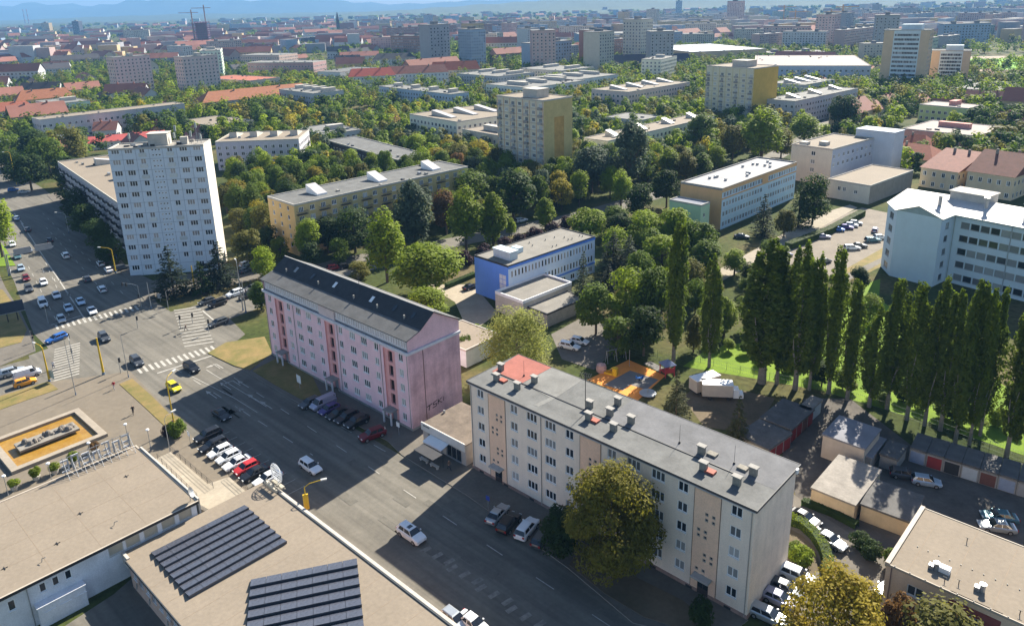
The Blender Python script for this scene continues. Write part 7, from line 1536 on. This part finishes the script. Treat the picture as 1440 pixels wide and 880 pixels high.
# landmarks of the skyline
def skyline():
    p = (-587.23, 1462.1); r = thing('scaffold_tower','violet scaffolded high-rise under construction with crane masts on top','high-rise',p[0],p[1],rad(20)); b = MB(); m = mat('violet_scaffold',(.26,.16,.22),.8,.2,.1)
    for k in range(13): b.box(0,0,k*4,30,22,k*4+.6)
    for x in range(0,31,5):
        for y in (0,22): b.box(x-.4,y-.4,0,x+.4,y+.4,50)
    b.build('floor',m,r); b = MB(); b.box(6,5,0,24,17,48); b.build('core',mat('raw_concrete_core',(.24,.2,.22)),r)
    for x,h in ((1,72),(24,80)):
        b = MB(); b.box(x-1,9,0,x+1,11,h); b.box(x-22,9.5,h-6,x+12,10.5,h-5); b.build('crane',mat('crane_steel',(.36,.25,.22)),r)
    for k,(xx,l) in enumerate((((-3909.89, 6380.39),'left one of the twin striped chimneys on the horizon'),((-3842.87, 6317.51),'right one of the twin striped chimneys on the horizon'))):
        p = xx; r = thing('chimney_stack',l,'chimney',p[0],p[1],0,'twin chimneys'); b = MB()
        for q in range(6): b.tube((0,0,q*19),(0,0,q*19+19),4.2-q*.3,3.9-q*.3,10,q%2)
        b.build('shaft',[mat('stack_grey',(.25,.25,.28)),mat('stack_red',(.3,.1,.1))],r)
    for (p,w_,h,c,l) in (((-1819.66, 3065.96),34,38,'ochre','cream-yellow high-rise near the twin chimneys'),((-1517.75, 2739.56),26,44,'grey','dark grey high-rise on the left horizon'),((546.39, 1935.26),40,60,'pink','tall pinkish slab on the right part of the horizon'),((678.62, 3141.45),24,60,'blue','blue slab high on the horizon'),((298.86, 2018.69),26,40,'blue','bluish block over the slate warehouse'),((110.72, 2049.37),14,34,'pink','thin salmon tower over the old town')):
        x0 = thing('high_rise',l,'high-rise',p[0],p[1],rad(-10)); b = MB(); L=w_;D=18
        for p0,p1 in (((0,0),(L,0)),((L,0),(L,D)),((L,D),(0,D)),((0,D),(0,0))): facade(b,p0,p1,-.3,h)
        b.build('wall',FW[c] if c!='grey' else mat('dark_tower_wall',(.08,.09,.12)),x0); g = MB(); proud(g,(0,0),(L,0),[dict(us=cols(int(L/4),L,2),zs=[2+3.2*j for j in range(int((h-3)/3.2))],w=2,h=1.6,p=1)]); g.build('glazing',[M_WHITE,M_GL1,M_GL2],x0,kind='stuff'); b = MB(); b.box(-.2,-.2,h,L+.2,D+.2,h+1); b.box(L*.3,4,h+1,L*.6,12,h+5); b.build('roof',M_FARGREY,x0); FOOT.append((p[0],p[1],rad(-10),L,D))
    for k,(p,h) in enumerate((((686.25, 1935.92),48),((602.4, 1451.38),44),((630.55, 1467.54),52),((645.75, 1747.97),40))):
        r = thing('tower_crane','orange tower crane on the far right, %s from the left'%['first','third','last','second'][k],'crane',p[0],p[1],0,'orange tower cranes'); b = MB()
        b.box(-.9,-.9,0,.9,.9,h); b.box(-14,-.6,h-5,30,.6,h-3.6); b.build('mast',mat('crane_orange',(.5,.26,.08)),r)
    p = (-455.32, 2125.59); r = thing('church','dark twin-spired church of the old town','church',p[0],p[1],rad(20)); b = MB(); b.box(0,0,0,40,18,16); b.poly([(0,0,16),(40,0,16),(40,9,28),(0,9,28)]); b.poly([(40,18,16),(0,18,16),(0,9,28),(40,9,28)]); b.build('nave',FW['brick'],r)
    for y in (2,14):
        b = MB(); b.box(-5,y-3,0,1,y+3,36); b.lathe([(3.6,36),(0,58)],-2,y,8); b.build('spire',M_FARDARK,r)
skyline()
FARM = MARKS+[('scaffolded high-rise',-740,1620),('twin chimneys',-2300,3300),('dark grey high-rise',-1250,2000),('twin-spired church',-500,2100),('slate-blue warehouse',180,1180),('tall pinkish slab',550,1480),('football pitch',600,820),('orange cranes',800,1500),('salmon tower',60,1750),('blue high slab',500,2300),('cream-yellow high-rise',-1500,2100)]
rank_labels(FARB, FARM)
# rest of the city too small to tell apart, and the trees that stand between
def distant_city():
    b = MB(); mats = [FW[k] for k in ('cream','white','pink','ochre','grey','blue')]+[M_FARRED,M_FARGREY,M_FARDARK]
    for _ in range(1500):
        d = 1/FR.uniform(1/5200,1/1300); a = FR.uniform(-38,38); x,y = d*math.sin(rad(a)),d*math.cos(rad(a))
        if any(abs(x-q[0])<q[2]*.7 and abs(y-q[1])<q[2]*.7 for q in PLACED) or blocked((x,y),10) or far_reserved(x,y): continue
        L,D = FR.uniform(18,60),FR.uniform(12,20); red = FR.random() < (.75 if a < 5 else .3); H = FR.uniform(7,14) if red else FR.uniform(9,28); i = len(b.v); w0 = FR.randrange(6); t = FR.choice([.7,-.8,0,.2]); c,s_ = math.cos(t),math.sin(t)
        pts = [(-L/2,-D/2),(L/2,-D/2),(L/2,D/2),(-L/2,D/2)]; P = [(x+u*c-v*s_,y+u*s_+v*c) for u,v in pts]
        if red:
            E = [(x-L/2*c,y-L/2*s_),(x+L/2*c,y+L/2*s_)]; b.v += [(*p,0) for p in P]+[(*p,H) for p in P]+[(*e,H+D*.4) for e in E]
            for f,m_ in (((0,1,5,4),w0),((1,2,6,5),w0),((2,3,7,6),w0),((3,0,4,7),w0),((4,5,9,8),6),((6,7,8,9),6),((5,6,9),w0),((7,4,8),w0)): b.f.append(tuple(i+q for q in f)); b.m.append(m_)
        else:
            b.v += [(*p,0) for p in P]+[(*p,H) for p in P]
            for f,m_ in (((0,1,5,4),w0),((1,2,6,5),w0),((2,3,7,6),w0),((3,0,4,7),w0),((4,5,6,7),7+FR.randrange(2) if FR.random()<.3 else 7)): b.f.append(tuple(i+q for q in f)); b.m.append(m_)
    b.build('distant_city',mats,kind='stuff')
distant_city()
items = []
for _ in range(9000):
    d = 1/FR.uniform(1/5600,1/520); a = FR.uniform(-38,38); x,y = d*math.sin(rad(a)),d*math.cos(rad(a))
    dens = .5+.5*math.sin(x*.009+1.3)*math.cos(y*.006)+(.3 if a>8 else .08)
    if FR.random() > dens+.12 or blocked((x,y),4) or far_reserved(x,y): continue
    if d < 760 and inside((x,y),ZONES[0][0]): continue
    items.append((d,(x,y),FR.uniform(11,17),FR.uniform(8,12)*(1+max(0,d-1200)/1800),FR.choice(['dark','mid','mid','lime','olive'])))
woodland('far_woodland', items, 130, ('dark','mid','lime','olive'))
def hills():
    m = mat('forest_hill',(.035,.055,.022),.95,.35,.004,col2=(.06,.08,.03),fine=.02)
    def ridge(name,x0,x1,y0,depth,prof,n=90):
        b = MB(); rows = 9
        for j in range(rows):
            for k in range(n+1):
                x = x0+(x1-x0)*k/n; t = j/(rows-1); h = prof(k/n)*math.sin(math.pi*(t*.5))**1.4*(1+.12*math.sin(k*1.7+j)+.08*math.sin(k*.6+2*j)); b.v.append((x,y0+depth*t,max(-.5,h*(1 if j else 0)-.5)))
        for j in range(rows-1):
            for k in range(n): a = j*(n+1)+k; b.f.append((a,a+1,a+n+2,a+n+1)); b.m.append(0)
        b.sm = True; return b.build(name,m,kind='structure')
    ridge('mountains',-11500,2500,11000,2600,lambda t: 60+230*math.exp(-((t-.42)/.10)**2)+150*math.exp(-((t-.26)/.05)**2)+210*math.exp(-((t-.12)/.09)**2)+150*math.exp(-((t-.58)/.07)**2)+60*math.exp(-((t-.8)/.1)**2))
    ridge('hills',-1400,9500,4700,2600,lambda t: 12+30*min(1,t*8)+250*(1/(1+math.exp(-(t-.28)*14))),110)
    ridge('hills',-9000,1500,6800,1200,lambda t: 20+18*math.sin(t*9)**2,90)
hills()
# the air
def air():
    m = bpy.data.materials.new('haze'); m.use_nodes = True; N = m.node_tree.nodes; N.remove(N['Principled BSDF']); v = N.new('ShaderNodeVolumePrincipled')
    v.inputs['Color'].default_value = (.21,.46,.84,1); v.inputs['Density'].default_value = HAZE; v.inputs['Anisotropy'].default_value = 0
    m.node_tree.links.new(v.outputs[0],N['Material Output'].inputs['Volume']); m.cycles.homogeneous_volume = True
    b = MB(); b.box(-16100,-450,-1.5,16100,17100,420); b.build('haze',m,kind='stuff')
HAZE = .000105
air()
